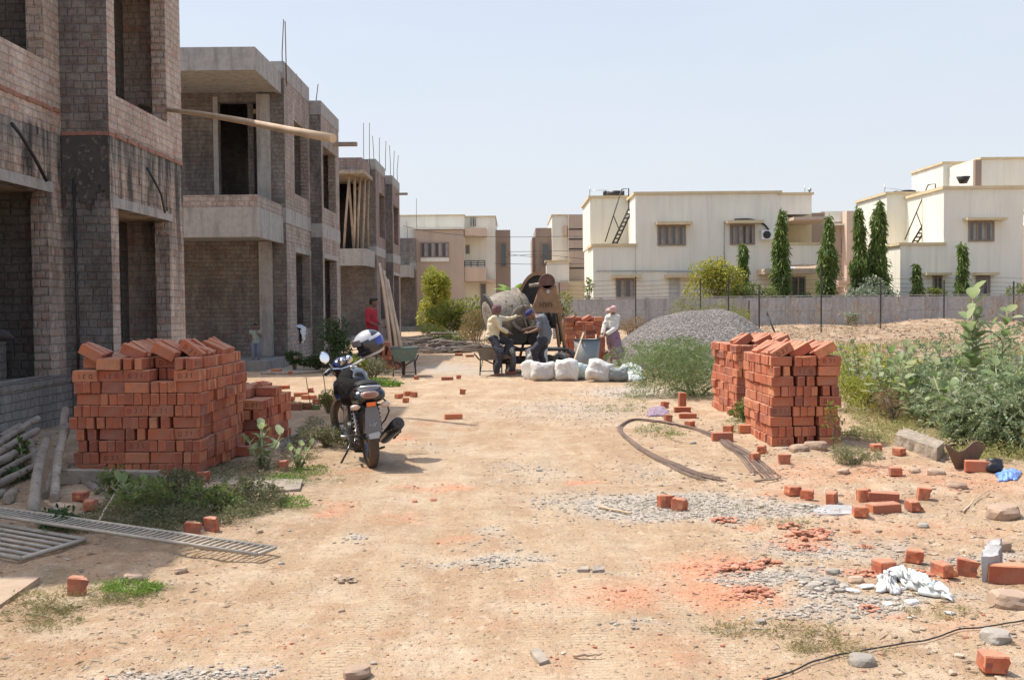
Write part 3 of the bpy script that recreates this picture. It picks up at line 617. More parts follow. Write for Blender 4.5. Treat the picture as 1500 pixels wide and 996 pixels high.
# ------------------------------------------------------------------ loose stones (uncountable) and named ones
def rock_proto(seed, sub=1):
    bm = bmesh.new(); bmesh.ops.create_icosphere(bm, subdivisions=sub, radius=1); r = random.Random(seed)
    for v in bm.verts:
        v.co *= r.uniform(.72, 1.12); v.co.z *= .7
    vs = np.array([v.co[:] for v in bm.verts]); fs = np.array([[v.index for v in f.verts] for f in bm.faces]); bm.free(); return vs, fs
PRO = [rock_proto(k) for k in range(5)]
def scatter_rocks(name, P, S, mat, label=None):
    VV = []; FF = []; k = 0
    for p, s in zip(P, S):
        vs, fs = PRO[random.randrange(5)]; a = random.uniform(0, 6.28); ca, sa = math.cos(a), math.sin(a)
        q = vs * np.array([s * random.uniform(.8, 1.4), s, s * random.uniform(.6, 1)])
        q = q @ np.array([[ca, sa, 0], [-sa, ca, 0], [0, 0, 1]]) + np.array(p); VV.append(q); FF.append(fs + k); k += len(vs)
    return nmesh(name, np.concatenate(VV), np.concatenate(FF), mat)
def islmat(name, stops, rough=.9, bs=30):
    m, nt, b, out = newmat(name)
    g = N(nt, 'NewGeometry').outputs['Random Per Island']; c = ramp(nt, g, stops)
    tc = N(nt, 'TexCoord').outputs['Object']
    c = mix(nt, math_(nt, 'MULTIPLY', noise(nt, tc, 12, 4), .5), c, (.3, .24, .19))
    L(nt, c, b.inputs['Base Color']); b.inputs['Roughness'].default_value = rough; bump(nt, b, noise(nt, tc, bs, 4), .4, .01); return m
GRV = islmat('loose_grit', [(0, (.20, .15, .105)), (.35, (.34, .24, .155)), (.7, (.44, .33, .22)), (.88, (.54, .45, .34)), (1, (.40, .19, .115))])
GRY = islmat('grey_crushed_stone', [(0, (.24, .21, .17)), (.5, (.37, .33, .27)), (1, (.54, .49, .41))])
REDC = islmat('crushed_brick_bits', [(0, (.38, .12, .06)), (.5, (.52, .19, .10)), (1, (.60, .27, .16))])
greyl = grey.tolist(); redl = red.tolist()
P = []; S = []; P2 = []; S2 = []; P3 = []; S3 = []
t = 0
while len(P) < 8000:
    y = 3.6 + 11 * random.random() ** 1.3; x = random.uniform(-.55, .55) * y
    dn = .06 + .9 * float(sst(.5, 2.2, x)) + .4 * float(sst(-1.5, -2.2, x))
    if random.random() > dn or random.random() > .3 + (svn(x * 1.7, y * 1.7, 77)): continue
    s = .0028 + .014 * random.random() ** 7
    if x > 1.2: s *= 1.5
    P.append((x, y, hz(x, y) + s * .2)); S.append(s)
while len(P2) < 14000:
    y = 3.6 + 16 * random.random() ** 1.3; x = random.uniform(-.55, .55) * y
    if random.random() > samp(greyl, x, y) ** 1.5: continue
    s = .003 + .013 * random.random() ** 4
    P2.append((x, y, hz(x, y) + s * .3)); S2.append(s)
while len(P3) < 1700:
    y = 3.6 + 14 * random.random() ** 1.3; x = random.uniform(-.55, .55) * y
    if random.random() > samp(redl, x, y) ** 2: continue
    s = .0025 + .013 * random.random() ** 6
    P3.append((x, y, hz(x, y) + s * .3)); S3.append(s)
tag(scatter_rocks('grit', P, S, GRV), 'small pebbles and grit strewn over the dirt track', 'grit', kind='stuff')
tag(scatter_rocks('gravel', P2, S2, GRY), 'grey crushed stone chips spilled in patches on the dirt', 'gravel', kind='stuff')
tag(scatter_rocks('rubble', P3, S3, REDC), 'crumbs of crushed red brick scattered on the dirt', 'rubble', kind='stuff')
# rubble band on the right and far field
P = []; S = []
while len(P) < 5200:
    y = random.uniform(22, 43); x = random.uniform(.12, .52) * y
    if hz(x, y) < .1: continue
    s = .014 + .05 * random.random() ** 6; P.append((x, y, hz(x, y) + s * .3)); S.append(s)
tag(scatter_rocks('field_rubble', P, S, islmat('field_clods', [(0, (.16, .10, .065)), (.5, (.28, .175, .115)), (.85, (.36, .27, .19)), (1, (.5, .44, .36))])), 'clods and brick rubble covering the waste ground before the wall', 'rubble', kind='stuff')
ROCK = pmat('tan_rock', (.42, .30, .21), (.29, .20, .14), 5, .92, .6, bscale=14, rnd=.3)
ROCKG = pmat('grey_rock', (.36, .32, .265), (.25, .22, .18), 5, .92, .6, bscale=14, rnd=.3)
def stone(u, v, wpx, mat, label, hr=.6, nm='stone', seed=None, elong=1.3):
    p = G(u, v); s = wpx * p.y / F / 2
    bm = bmesh.new(); bmesh.ops.create_icosphere(bm, subdivisions=3, radius=1); r = random.Random(seed or int(u * 7 + v))
    o1 = r.uniform(0, 50)
    for vv in bm.verts:
        q = vv.co; k = .78 + .5 * (sfbm(q.x * 1.3 + o1, q.y * 1.3 + q.z * 1.9, 5, 3)); vv.co *= k
        vv.co.x = max(-.85, min(.85, vv.co.x)); vv.co.z = max(-.6, min(.72, vv.co.z))
        vv.co.x *= s * elong; vv.co.y *= s; vv.co.z *= s * hr * 1.3
    me = bpy.data.meshes.new(nm); bm.to_mesh(me); bm.free(); me.materials.append(mat)
    o = bpy.data.objects.new(nm, me); C.objects.link(o); o.location = (p.x, p.y, p.z + s * hr * .35); o.rotation_euler = (r.uniform(-.15, .15), r.uniform(-.15, .15), r.uniform(-.6, .6))
    return tag(o, label, 'stone', 'stones lying about the track')
for u, v, w_, m_, lb in ((523, 990, 36, ROCK, 'pale rounded stone at the bottom edge of the dirt track'), (547, 972, 9, ROCKG, 'small grey stone beside the pale rounded one on the track'),
    (195, 850, 24, ROCK, 'tan flat stone behind the patch of grass by the metal grille'), (265, 838, 17, ROCK, 'brown stone in front of the shaded metal grille'), (380, 780, 10, ROCK, 'small pink stone beyond the right end of the metal grille'),
    (412, 826, 8, ROCKG, 'little dark stone just off the right end of the metal grille'), (1262, 972, 34, ROCKG, 'lumpy pale stone touching the black cable'), (1460, 803, 34, ROCK, 'flat tan boulder near the right edge among brick pieces'),
    (1470, 757, 44, ROCK, 'squared pale block of stone near the right edge under the bushes'), (1253, 852, 20, ROCK, 'brown stone left of the torn white sack'), (1235, 694, 16, ROCK, 'pinkish cobble in front of the round dry weed tuft'),
    (1170, 661, 26, ROCK, 'tan cobble at the foot of the right brick stack'), (1195, 657, 30, ROCK, 'rounded cobble below the front right corner of the right brick stack'), (1152, 658, 10, ROCKG, 'small grey pebble below the right brick stack'),
    (1352, 772, 15, ROCKG, 'dark pebble alone on the red dirt on the right'), (1478, 885, 50, ROCK, 'broad tan stone cut off by the right edge of the photo'), (1458, 938, 40, ROCKG, 'grey slab of stone near the lower right edge'),
    (1492, 850, 20, ROCK, 'tan stone beside the large whole brick at the right edge'), (1280, 827, 12, ROCKG, 'small grey stone left of the torn white sack heap'), (1210, 855, 24, ROCKG, 'largest of the grey concrete lumps by the crushed brick'),
    (1190, 862, 18, ROCKG, 'grey concrete lump in front of the largest lump'), (1220, 840, 18, ROCKG, 'grey concrete lump behind the largest lump'), (1178, 848, 16, ROCKG, 'small concrete lump nearest the crushed brick'), (1252, 905, 12, ROCKG, 'small stone below the white plaster pieces'),
    (1340, 690, 14, ROCK, 'small tan stone in front of the concrete kerb'), (1372, 695, 22, ROCK, 'tan stone in the rubble below the broken pot'), (1400, 715, 26, ROCK, 'flat tan stone in front of the brick near the blue plastic'),
    (1290, 672, 12, ROCK, 'small stone between half bricks before the kerb'), (790, 962, 0, None, ''), (840, 836, 0, None, ''), (1114, 912, 14, ROCKG, 'grey pebble next to the crushed brick powder'), (500, 895, 9, ROCK, 'small brown clod on the left of the track'),
    (495, 847, 12, ROCK, 'larger brown clod lying on the left of the track'), (515, 742, 6, ROCK, 'tiny brown stone on the track in front of the motorcycle'), (607, 735, 8, REDC, 'small reddish stone in the middle of the track'),
    (635, 733, 9, REDC, 'reddish stone right beside the red dust patch'), (790, 690, 8, ROCKG, 'small grey stone on the track between motorcycle and steel rods'), (1015, 650, 9, ROCKG, 'dark stone inside the loop of steel rods')):
    if w_: stone(u, v, w_, m_, lb)
# ================================================================== UNFINISHED ROW HOUSES
REDBAND = pmat('red_brick_course', (.36, .17, .115), (.22, .12, .09), 9, .92, .5, spots=((.30, .25, .21), .55))
SOFF = pmat('soffit_plaster', (.46, .36, .26), (.36, .28, .2), 3, .9, .3)
DARKIN = pmat('inner_plaster', (.12, .11, .10), (.08, .075, .07), 2, .95, .2)
def row_house(label, dy, XA, A, XB, B, bal, tops, mats, oA, oB, band, boff=-.16, bmat=None, front_from=-13.5, balc=True, form=False, upper=True, base=-.1, plinth=.25, nicheA=None, floor=.25):
    """A=(y0,y1) bay, B=(y0,y1) bay, bal=(y0,y1) balcony; oX = (ya,yb, zg0,zg1, zu0,zu1)"""
    t = thing('unfinished_brick_house', label, 'house', (0, dy, 0), group='row of unfinished brick houses')
    wm, im = mats; mb = MB(); ib = MB(); th = .23
    tA, tB = tops
    hA = [(oA[0], oA[1], oA[2], oA[3])] + ([(oA[0], oA[1], oA[4], oA[5])] if upper else [])
    hB = [(oB[0], oB[1], oB[2], oB[3])] + ([(oB[0], oB[1], oB[4], oB[5])] if upper else [])
    wall(mb, 'x', XA, th, A[0], A[1], base, tA, hA)
    fw = MB()
    wall(mb, 'x', XB, th, B[0] + th, B[1], base, tB, hB)
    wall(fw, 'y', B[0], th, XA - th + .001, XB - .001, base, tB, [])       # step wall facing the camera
    mb.box(XB - .001, XB, B[0] + .0005, B[0] + th, base, tB)
    fh = []
    if balc and upper: fh.append((-7.48, -6.48, 3.9, 6.76))
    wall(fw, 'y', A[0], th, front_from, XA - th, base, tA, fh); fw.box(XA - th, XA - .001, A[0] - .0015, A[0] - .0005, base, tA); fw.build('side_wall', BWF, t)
    mb.box(front_from, XB - th, B[1] - th, B[1], base, tB)             # end wall
    mb.box(front_from, front_from + .2, A[0] + th, B[1] - th, base, min(tA, tB) - .02)
    mb.build('brick_wall', wm, t)
    nA = nicheA or .85
    for (X, yy, o, nd) in ((XA, (A[0] + th, A[1]), oA, nA), (XB, (B[0] + th, B[1] - th), oB, .85)):
        if X == XA: ib.box(front_from + .2, X - th, yy[1] - .2, yy[1], base, tA - .3)      # cross wall behind the opening
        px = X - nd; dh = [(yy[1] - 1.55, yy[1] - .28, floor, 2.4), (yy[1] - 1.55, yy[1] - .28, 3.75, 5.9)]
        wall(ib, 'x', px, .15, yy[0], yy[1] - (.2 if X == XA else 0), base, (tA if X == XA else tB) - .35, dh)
        y1 = yy[1] - (.2 if X == XA else 0)
        for za, zb_ in ((o[3] + .01, o[3] + .12), (3.45, 3.6), (base, floor)) + (((o[5] + .01, o[5] + .12),) if upper else ()):
            sf = MB(); sf.box(px, X - th, yy[0], y1, za, zb_); sf.build('ceiling_slab' if za > 1 else 'niche_floor', SOFF, t)
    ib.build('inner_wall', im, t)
    rb = MB(); rb.box(front_from + .2, min(XA, XB) - 1.1, A[0] + th, B[1] - th, 3.4, 3.6); rb.box(front_from + .2, XA - th - .01, A[0] + th, A[1] - .21, tA - .35, tA - .2); rb.box(front_from + .2, XB - th - .01, B[0] + th, B[1] - th, tB - .35, tB - .2)
    rb.box(front_from + .2, -7, A[0] + th, B[1] - th, base, floor)
    rb.build('floor_slab', COND, t)
    # cast bands round the bays at floor level and at the top
    e = .012
    def bandbox(z0, z1, X, y0, y1, xin, nm_='belt_band'):
        cb = MB(); cb.box(X, X + e, y0 - e, y1 + e, z0, z1)
        cb.box(xin, X, y0 - e, y0, z0, z1); cb.build(nm_, bmat or CON, t)
    if bmat is not False: bandbox(band[0], band[1], XA, A[0], A[1] - .013, XA - .32)
    if bmat is not False: bandbox(band[0] + boff, band[1] + boff, XB, B[0], B[1], XA + e + .001)
    if tA > 6: bandbox(tA - .42, tA + .01, XA, A[0], A[1] - .013, XA - .32, 'roof_band'); bandbox(tB - .38, tB + .01, XB, B[0], B[1], XA + e + .001, 'roof_band')
    for (X, o) in ((XA, oA), (XB, oB)):
        cb = MB(); cb.box(X, X + .008, o[0] - .2, o[1] + .18, o[3], o[3] + .14); cb.build('lintel', CON, t)
    if balc:
        XP = -5.85; y0, y1 = bal; bb = MB(); wd = MB(); pb = MB()
        bb.box(front_from, XP, y0, y0 + .12, 3.15, 3.83); bb.box(XP - .12, XP, y0 + .12, A[0] - .001, 3.15, 3.83); bb.box(front_from, XP - .12, y0 + .12, A[0] - .001, 3.22, 3.40)
        bb.build('balcony_slab', CON, t)
        if not form:
            pb.box(front_from, XP - .01, y0 + .01, y0 + .125, 3.83, 4.12); pb.box(XP - .125, XP - .01, y0 + .125, A[0] - .001, 3.83, 4.12); pb.build('balcony_parapet', wm, t)
            if upper:
                wd.box(front_from, XP, y0, y0 + .12, 6.97, 7.5); wd.box(XP - .12, XP, y0 + .12, A[0] - .001, 6.97, 7.5); wd.box(front_from, XP - .12, y0 + .12, A[0] - .001, 7.0, 7.15)
                wd.build('roof_fascia', CON, t)
            kb = MB(); kb.box(-6.48, -6.14, A[0] - .07, A[0] - .001, .26, 3.2); kb.box(-6.48, -6.14, A[0] - .07, A[0] - .001, 3.45, 6.95)
            kb.box(-7.60, -7.48, A[0] - .02, A[0] - .001, 3.6, 6.9)
            kb.build('column', CON, t)
        pl = MB(); pl.box(front_from, -5.75, y0 + .55, A[0] - .001, -.1, plinth); pl.build('plinth', COND, t)
    return t
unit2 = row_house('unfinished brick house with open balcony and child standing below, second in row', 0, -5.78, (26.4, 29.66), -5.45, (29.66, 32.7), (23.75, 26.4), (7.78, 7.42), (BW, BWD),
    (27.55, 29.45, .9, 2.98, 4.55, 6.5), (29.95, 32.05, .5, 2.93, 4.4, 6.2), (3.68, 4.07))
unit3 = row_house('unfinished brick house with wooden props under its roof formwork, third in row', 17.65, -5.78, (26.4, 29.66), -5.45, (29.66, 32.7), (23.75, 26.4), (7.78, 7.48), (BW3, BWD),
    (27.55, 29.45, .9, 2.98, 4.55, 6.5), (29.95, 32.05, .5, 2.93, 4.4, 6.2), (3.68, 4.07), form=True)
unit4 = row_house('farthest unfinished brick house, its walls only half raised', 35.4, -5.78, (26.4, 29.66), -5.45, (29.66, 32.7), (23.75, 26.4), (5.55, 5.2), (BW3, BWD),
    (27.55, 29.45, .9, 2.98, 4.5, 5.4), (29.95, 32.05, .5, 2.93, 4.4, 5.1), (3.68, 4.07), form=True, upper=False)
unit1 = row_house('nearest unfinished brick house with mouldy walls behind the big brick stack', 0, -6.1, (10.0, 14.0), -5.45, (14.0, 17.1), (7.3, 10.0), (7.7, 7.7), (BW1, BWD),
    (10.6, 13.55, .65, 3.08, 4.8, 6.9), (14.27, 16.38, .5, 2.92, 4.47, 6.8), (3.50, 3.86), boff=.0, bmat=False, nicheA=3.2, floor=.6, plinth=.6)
# nearest house: red courses, plinth ledge, hanging pipes
mb = MB(); 
r = random.Random(4)
for (a0_, a1_, fn) in ((14.0, 17.1, lambda a, b_, e, z: mb.box(-5.45, -5.45 + e, a, b_, z, z + .055)), (-6.08, -5.46, lambda a, b_, e, z: mb.box(a, b_, 14 - e, 14.0, z, z + .055)), (10.0, 13.94, lambda a, b_, e, z: mb.box(-6.1, -6.1 + e, a, b_, z + .28, z + .335))):
    a = a0_; mb = MB()
    while a < a1_ - .05:
        w_ = r.uniform(.07, .24); fn(a, min(a + w_, a1_), r.uniform(.004, .03), 3.885 + r.uniform(-.006, .006)); a += w_
    mb.build('red_brick_course', REDBAND, unit1)
mb = MB(); mb.box(-6.1, -6.02, 10.0, 13.97, -.1, .56); mb.box(-6.12, -6.0, 9.9, 13.98, .56, .65, 0); mb.box(-9.2, -6.7, 12.9, 13.55, .6, 1.13); mb.build('plinth_wall', PLB, unit1)
mb = MB(); mb.tube([(-6.02, 12.45, 3.78), (-5.98, 12.6, 3.66), (-5.97, 12.9, 3.45), (-6.0, 13.3, 3.19)], .022); mb.tube([(-5.42, 15.35, 3.62), (-5.38, 15.5, 3.48), (-5.37, 15.8, 3.28), (-5.40, 16.05, 3.02)], .018)
mb.tube([(-5.93, 13.96, 3.3), (-5.92, 13.96, 1.2), (-5.93, 13.96, .4)], .018); mb.build('drain_pipe', BLK, unit1)
mb = MB(); r = random.Random(5); x = -6.085
while x < -5.47:
    x1 = min(x + .035, -5.465); zl = 2.75 + .35 * svn(x * 7, 1, 3) + r.uniform(-.05, .05) + .25 * svn(x * 23, 2, 5); mb.box(x, x1, 13.962, 13.987, zl, 3.87, sk='lr'); x = x1
mb.build('mould_patch', pmat('black_mould', (.09, .08, .07), (.05, .046, .04), 4, .95, .5, spots=((.2, .17, .14), .55)), unit1)
# rebar, formwork and planks on the other houses
def rebars(t, lst):
    mb = MB()
    for (x, y, z0, z1) in lst: mb.tube([(x, y, z0), (x + random.uniform(-.02, .02), y, (z0 + z1) / 2), (x + random.uniform(-.06, .06), y, z1)], .014, 5)
    return mb.build('rebar', STEELR, t)
rebars(unit2, [(-5.85, 26.6, 7.2, 8.9), (-5.75, 26.6, 7.2, 8.85), (-5.6, 29.9, 7.1, 7.95), (-5.9, 28.8, 7.5, 8.0)])
rebars(unit3, [(-6.25, 26.3, 6.9, 9.3), (-6.0, 26.3, 6.9, 9.3), (-5.95, 27.2, 7.6, 8.9), (-5.8, 28.0, 7.6, 8.95), (-5.65, 28.9, 7.6, 8.95), (-5.62, 30.5, 7.3, 9.0), (-5.6, 31.6, 7.3, 8.9), (-5.5, 32.4, 7.3, 8.8)])
rebars(unit4, [(-5.75, 27.2, 5.4, 8.0), (-6.3, 27.0, 5.4, 6.6)])
fb = MB(); fb.box(-13.5, -5.9, 23.8, 26.39, 6.85, 7.0); fb.build('formwork_deck', WOODG, unit3)
fb = MB(); fb.box(-13.5, -6.0, 23.9, 24.0, 7.0, 7.5); fb.box(-6.1, -6.0, 24.0, 26.39, 7.0, 7.5); fb.build('shuttering', BW3, unit3)
def prop(parent, pts, r, name='timber_prop', mat=None):
    mb = MB(); mb.tube(pts, r, 7); return mb.build(name, mat or WOODP, parent)
for (x0, x1, y) in ((-7.85, -8.0, 24.3), (-7.95, -8.15, 25.2), (-6.55, -6.85, 24.2), (-6.4, -6.5, 24.6), (-6.25, -6.4, 25.1), (-6.12, -6.3, 25.6), (-6.0, -6.05, 25.9), (-6.7, -6.5, 24.9)):
    prop(unit3, [(x1, y, 3.42), ((x0 + x1) / 2 + random.uniform(-.05, .05), y, 5.1), (x0, y, 6.85)], .05)
for k in range(3): prop(unit3, [(-5.75 + .1 * k, 30.2 + .3 * k, 4.4), (-5.6, 30.5 + .3 * k, 6.2)], .035)
for (u0, v0, u1, v1, Y, r, lb) in ((497, 211, 523, 212, 31.8, .07, 'dark plank jutting from the top of the second unfinished house'), (583, 284, 597, 284, 48.8, .06, 'dark plank jutting from the top of the third unfinished house')):
    a, b_ = at_y(u0, v0, Y), at_y(u1, v1, Y); a.x -= .5; mb = MB(); mb.box(a.x, b_.x, Y - .1, Y + .1, a.z - r, a.z + r * .6)
    tag(mb.build('plank', WOODG), lb, 'plank')
# long peeled pole sticking out of the nearest house
a = at_y(236, 160, 16.5); b_ = at_y(488, 203, 13.9); mid = a.lerp(b_, .5); 
a2 = a + (a - b_) * .18
mb = MB(); mb.tube([a2, a, a.lerp(b_, .25) + Vector((0, 0, .03)), mid + Vector((0, 0, .03)), a.lerp(b_, .78) + Vector((0, 0, .01)), b_], [.030, .034, .042, .048, .056, .064], 10)
tag(mb.build('wooden_pole', WOODY), 'long peeled pole jutting from the upper window of the nearest brick house', 'pole')
# bundle of clothes on the ledge of the nearest house, cloth in the low window of the second
def blob(name, c, r, mat, seed=1, amp=.35, sub=3, flat=None):
    bm = bmesh.new(); bmesh.ops.create_icosphere(bm, subdivisions=sub, radius=1)
    for v in bm.verts:
        q = v.co.copy(); k = 1 + amp * ((sfbm(q.x * 2 + seed * 3.1, q.y * 2 + q.z * 2.3, seed, 4)) - .5) * 2
        v.co = Vector((q.x * r[0], q.y * r[1], q.z * r[2])) * k
        if flat is not None: v.co.z = max(v.co.z, -flat)
    for f in bm.faces: f.smooth = True
    me = bpy.data.meshes.new(name); bm.to_mesh(me); bm.free(); me.materials.append(mat)
    o = bpy.data.objects.new(name, me); C.objects.link(o); o.location = c; return o
DCL = pmat('dark_cloth', (.10, .08, .075), (.05, .045, .05), 9, .9, .3); BCL = pmat('blue_cloth', (.05, .07, .2), (.3, .3, .34), 9, .9, .3, spots=((.6, .6, .6), .6))
tag(blob('cloth_bundle', (-6.72, 13.1, 1.2), (.30, .2, .09), DCL, 3), 'dark bundle of cloth on the ledge inside the nearest brick house', 'cloth')
tag(blob('folded_cloth', (-6.68, 12.97, 1.16), (.16, .09, .05), BCL, 5), 'blue and white cloth in front of the dark bundle', 'cloth')
# ================================================================== BRICKS
BL, BT, BH = .235, .074, .105            # length, thickness, height when on edge
def brick_mesh(seed, stamp=None, half=1.0):
    """length along x, thickness along y (stamped face at -y), height along z, centred"""
    bm = bmesh.new(); bmesh.ops.create_cube(bm, size=1); r = random.Random(seed)
    for v in bm.verts:
        v.co.x *= BL * half; v.co.y *= BT; v.co.z *= BH
        v.co += Vector((r.uniform(-1, 1) * .005, r.uniform(-1, 1) * .0035, r.uniform(-1, 1) * .0035))
    if half < 1:
        for v in bm.verts:
            if v.co.x > 0: v.co.x += r.uniform(-.03, .02)
    bmesh.ops.bevel(bm, geom=list(bm.edges), offset=.006, segments=1, affect='EDGES')
    if half < 1:
        bmesh.ops.subdivide_edges(bm, edges=[e for e in bm.edges if e.calc_length() > .04], cuts=2, use_grid_fill=True)
        for v in bm.verts:
            if v.co.x > .02: v.co += Vector((r.uniform(-.008, .008), r.uniform(-.004, .004), r.uniform(-.005, .005)))
    vs = [v.co.copy() for v in bm.verts]; fs = [[v.index for v in f.verts] for f in bm.faces]; bm.free()
    mb = MB()
    for f in fs: mb.quad([vs[i] for i in f], None, 0)
    if stamp:
        y = -BT / 2 - .0032; s = -1 if stamp == 'inv' else 1
        def stroke(x0, z0, x1, z1, w=.0055):
            a = Vector((x0, z0)); b_ = Vector((x1, z1)); d = (b_ - a).normalized(); nn = Vector((-d.y, d.x)) * w / 2; a -= d * w / 2; b_ += d * w / 2
            P = [a - nn, b_ - nn, b_ + nn, a + nn]; mb.quad([(p.x * s, y + .001, p.y * s) for p in P], None, 1)
        def letter(ch, cx, h=.036, w=.026):
            if ch == 'D':
                stroke(cx - w / 2, -h / 2, cx - w / 2, h / 2); stroke(cx - w / 2, h / 2, cx + w / 5, h / 2); stroke(cx - w / 2, -h / 2, cx + w / 5, -h / 2)
                stroke(cx + w / 5, h / 2, cx + w / 2, h / 5); stroke(cx + w / 2, h / 5, cx + w / 2, -h / 5); stroke(cx + w / 2, -h / 5, cx + w / 5, -h / 2)
            if ch == 'J':
                stroke(cx + w / 3, h / 2, cx + w / 3, -h / 3); stroke(cx + w / 3, -h / 3, cx, -h / 2); stroke(cx, -h / 2, cx - w / 3, -h / 3); stroke(cx - w / 6, h / 2, cx + w / 2, h / 2)
            if ch == 'I': stroke(cx, -h / 2, cx, h / 2); stroke(cx - w / 4, h / 2, cx, h / 2)
        letter('D', -.058); letter('J', 0); letter('I', .052)
    return mb
_vb = {}
for i in range(4):
    for st in (None, 'up', 'inv'): _vb[(i, st)] = brick_mesh(100 + i, st)
    _vb[(i, 'half')] = brick_mesh(200 + i, None, .43)
_vm = {k: v.mesh('brick', [BRK, BRL]) for k, v in _vb.items()}
BR = []   # (key, matrix, score, label, group)
def addb(key, M, score, label=None, group=None): BR.append((key, M, score, label, group))
ORD = ['first', 'second', 'third', 'fourth', 'fifth', 'sixth', 'seventh', 'eighth', 'ninth', 'tenth', 'eleventh', 'twelfth', 'thirteenth', 'fourteenth', 'fifteenth', 'sixteenth', 'seventeenth', 'eighteenth', 'nineteenth', 'twentieth', 'twenty-first', 'twenty-second']
def stack(nm, x0, x1, y0, y1, z0, heights, seed, wside, grp, rot=0, px=None):
    """basket-woven cells. heights(i,j) -> number of courses. wside = 'r' or 'l' visible flank"""
    r = random.Random(seed); cw = .243; nxc = max(1, round((x1 - x0) / cw)); nyc = max(1, round((y1 - y0) / cw)); cwx = (x1 - x0) / nxc; cwy = (y1 - y0) / nyc
    ctr = Vector((x0, y0, 0)); RZ = Matrix.Translation(ctr) @ Matrix.Rotation(rot, 4, 'Z') @ Matrix.Translation(-ctr)
    maxh = max(heights(i, j) for i in range(nxc) for j in range(nyc))
    for k in range(maxh):
        jx = r.uniform(-.012, .012) + r.uniform(-.018, .018); front_n = 0; side_n = 0
        for j in range(nyc):
            for i in range(nxc):
                if k >= heights(i, j): continue
                flank = (i == nxc - 1) if wside == 'r' else (i == 0); front = j == 0 or (k >= heights(i, j - 1))
                top = k >= heights(i, j) - 1
                if not (flank or front or top or i in (0, nxc - 1) or j == nyc - 1): continue
                if nm.startswith('far') and not (front or top or flank): continue
                cx = x0 + cwx * (i + .5) + jx; cy = y0 + cwy * (j + .5)
                stretch = (i + j + k + (r.random() < .25)) % 2 == 0
                jl = r.uniform(-.010, .010); tz = r.uniform(-.045, .045); ty = r.uniform(-.022, .022); nb = 3 if r.random() < .72 else 2
                for q in range(nb):
                    off = (q - (nb - 1) / 2) * (BT + (.005 if nb == 3 else .03))
                    c = Vector((cx + jl + r.uniform(-.003, .003), cy + r.uniform(-.012, .006), z0 + (k + .5) * (BH + .0035)))
                    if stretch: c.y += off * .99; ang = tz + r.uniform(-.015, .015)
                    else: c.x += off; ang = PI / 2 * (1 if r.random() < .5 else -1) + tz + r.uniform(-.02, .02)
                    M = RZ @ Matrix.Translation(c) @ Matrix.Rotation(ang, 4, 'Z') @ Matrix.Rotation(r.uniform(-.012, .012) + (ty if stretch else 0), 4, 'Y')
                    if stretch and r.random() < .5: st = r.choice([None, 'up', 'inv', 'up'])
                    elif stretch: st = None
                    else: st = r.choice([None, 'up', 'inv']) if flank else None
                    vis = 0; lb = None; face = None
                    if front and j == 0 and (not stretch or q == 0):
                        front_n += 1; face = 'front'; vis = 1; num = front_n
                    elif flank and (stretch or (q == nb - 1 if wside == 'r' else q == 0)):
                        side_n += 1; face = {'r': 'right side', 'l': 'left side'}[wside]; vis = .45; num = side_n
                    elif (top and k >= heights(i, j) - 1) or front: vis = .2
                    if face:
                        w_ = ('stamped long' if st else 'plain long') if (stretch if face == 'front' else not stretch) else 'end-on'
                        cou = ORD[min(k, 14)] if k else 'bottom'
                        lb = f'{w_} brick, {ORD[min(num - 1, 21)]} along {cou} course, {face} of {nm}'
                    else: lb = f'red brick in the upper layer of the {nm}'
                    addb((r.randrange(4), st), M, vis / c.y ** 2, lb, grp)
    return cw
def leaners(nm, pts, grp, seed, yaw=0, wgt=.5):
    """rows of bricks laid aslant on top. pts=(x,y,z,n,dir, axis)"""
    r = random.Random(seed)
    for g_, (x, y, z, n, sx, ax) in enumerate(pts):
        for q in range(n):
            d = q * .084
            c = Vector((x + (d if ax == 'x' else 0), y + (d if ax == 'y' else 0), z + .047 + r.uniform(-.012, .012)))
            th = r.uniform(.38, .62) * sx
            if ax == 'y': M = Matrix.Translation(c) @ Matrix.Rotation(r.uniform(-.06, .06) + yaw, 4, 'Z') @ Matrix.Rotation(th, 4, 'Y')
            else: M = Matrix.Translation(c) @ Matrix.Rotation(PI / 2 + yaw + r.uniform(-.06, .06), 4, 'Z') @ Matrix.Rotation(th, 4, 'Y')
            addb((r.randrange(4), r.choice([None, 'up', None])), M, wgt / c.y ** 2, f'slanting brick, {ORD[q]} of the {ORD[g_]} row leaning on top of {nm}', grp)
GL = 'bricks stacked in the big left pile'
zb = hz(-3.5, 9.8) - .01
hl = lambda i, j: 10 if not (i == 4 and j in (1, 2)) else 9
stack('big left pile', -4.08, -2.9, 9.45, 10.95, zb, lambda i, j: (9 if i == 0 and j == 0 else (8 if (i == 3 and j == 0) else 10)), 11, 'r', GL, rot=-.03)
zt = zb + 10 * .1085
leaners('big left pile', [(-3.95, 9.62, zt, 3, 1, 'y'), (-3.55, 9.6, zt, 6, 1, 'y'), (-3.28, 9.66, zt, 5, 1, 'y'), (-3.05, 9.75, zt, 5, 1, 'y'), (-3.0, 10.25, zt, 5, 1, 'y'), (-3.6, 10.3, zt, 6, 1, 'y'), (-3.25, 10.3, zt, 5, 1, 'y')], GL, 3, wgt=.8)
GM = 'bricks of the low pile behind the big left pile'
zb2 = hz(-3.1, 11.6) - .01
stack('low left pile', -3.45, -2.72, 11.15, 12.35, zb2, lambda i, j: 6 - (1 if (i == 2 and j == 0) else 0) + (1 if i == 0 and j < 2 else 0) - (1 if j > 2 and i > 1 else 0) - (1 if i == 2 and j == 1 else 0), 12, 'r', GM, rot=-.05)
leaners('low left pile', [(-3.2, 11.25, zb2 + .66, 4, 1, 'y'), (-2.95, 11.7, zb2 + .55, 3, -1, 'y')], GM, 21)
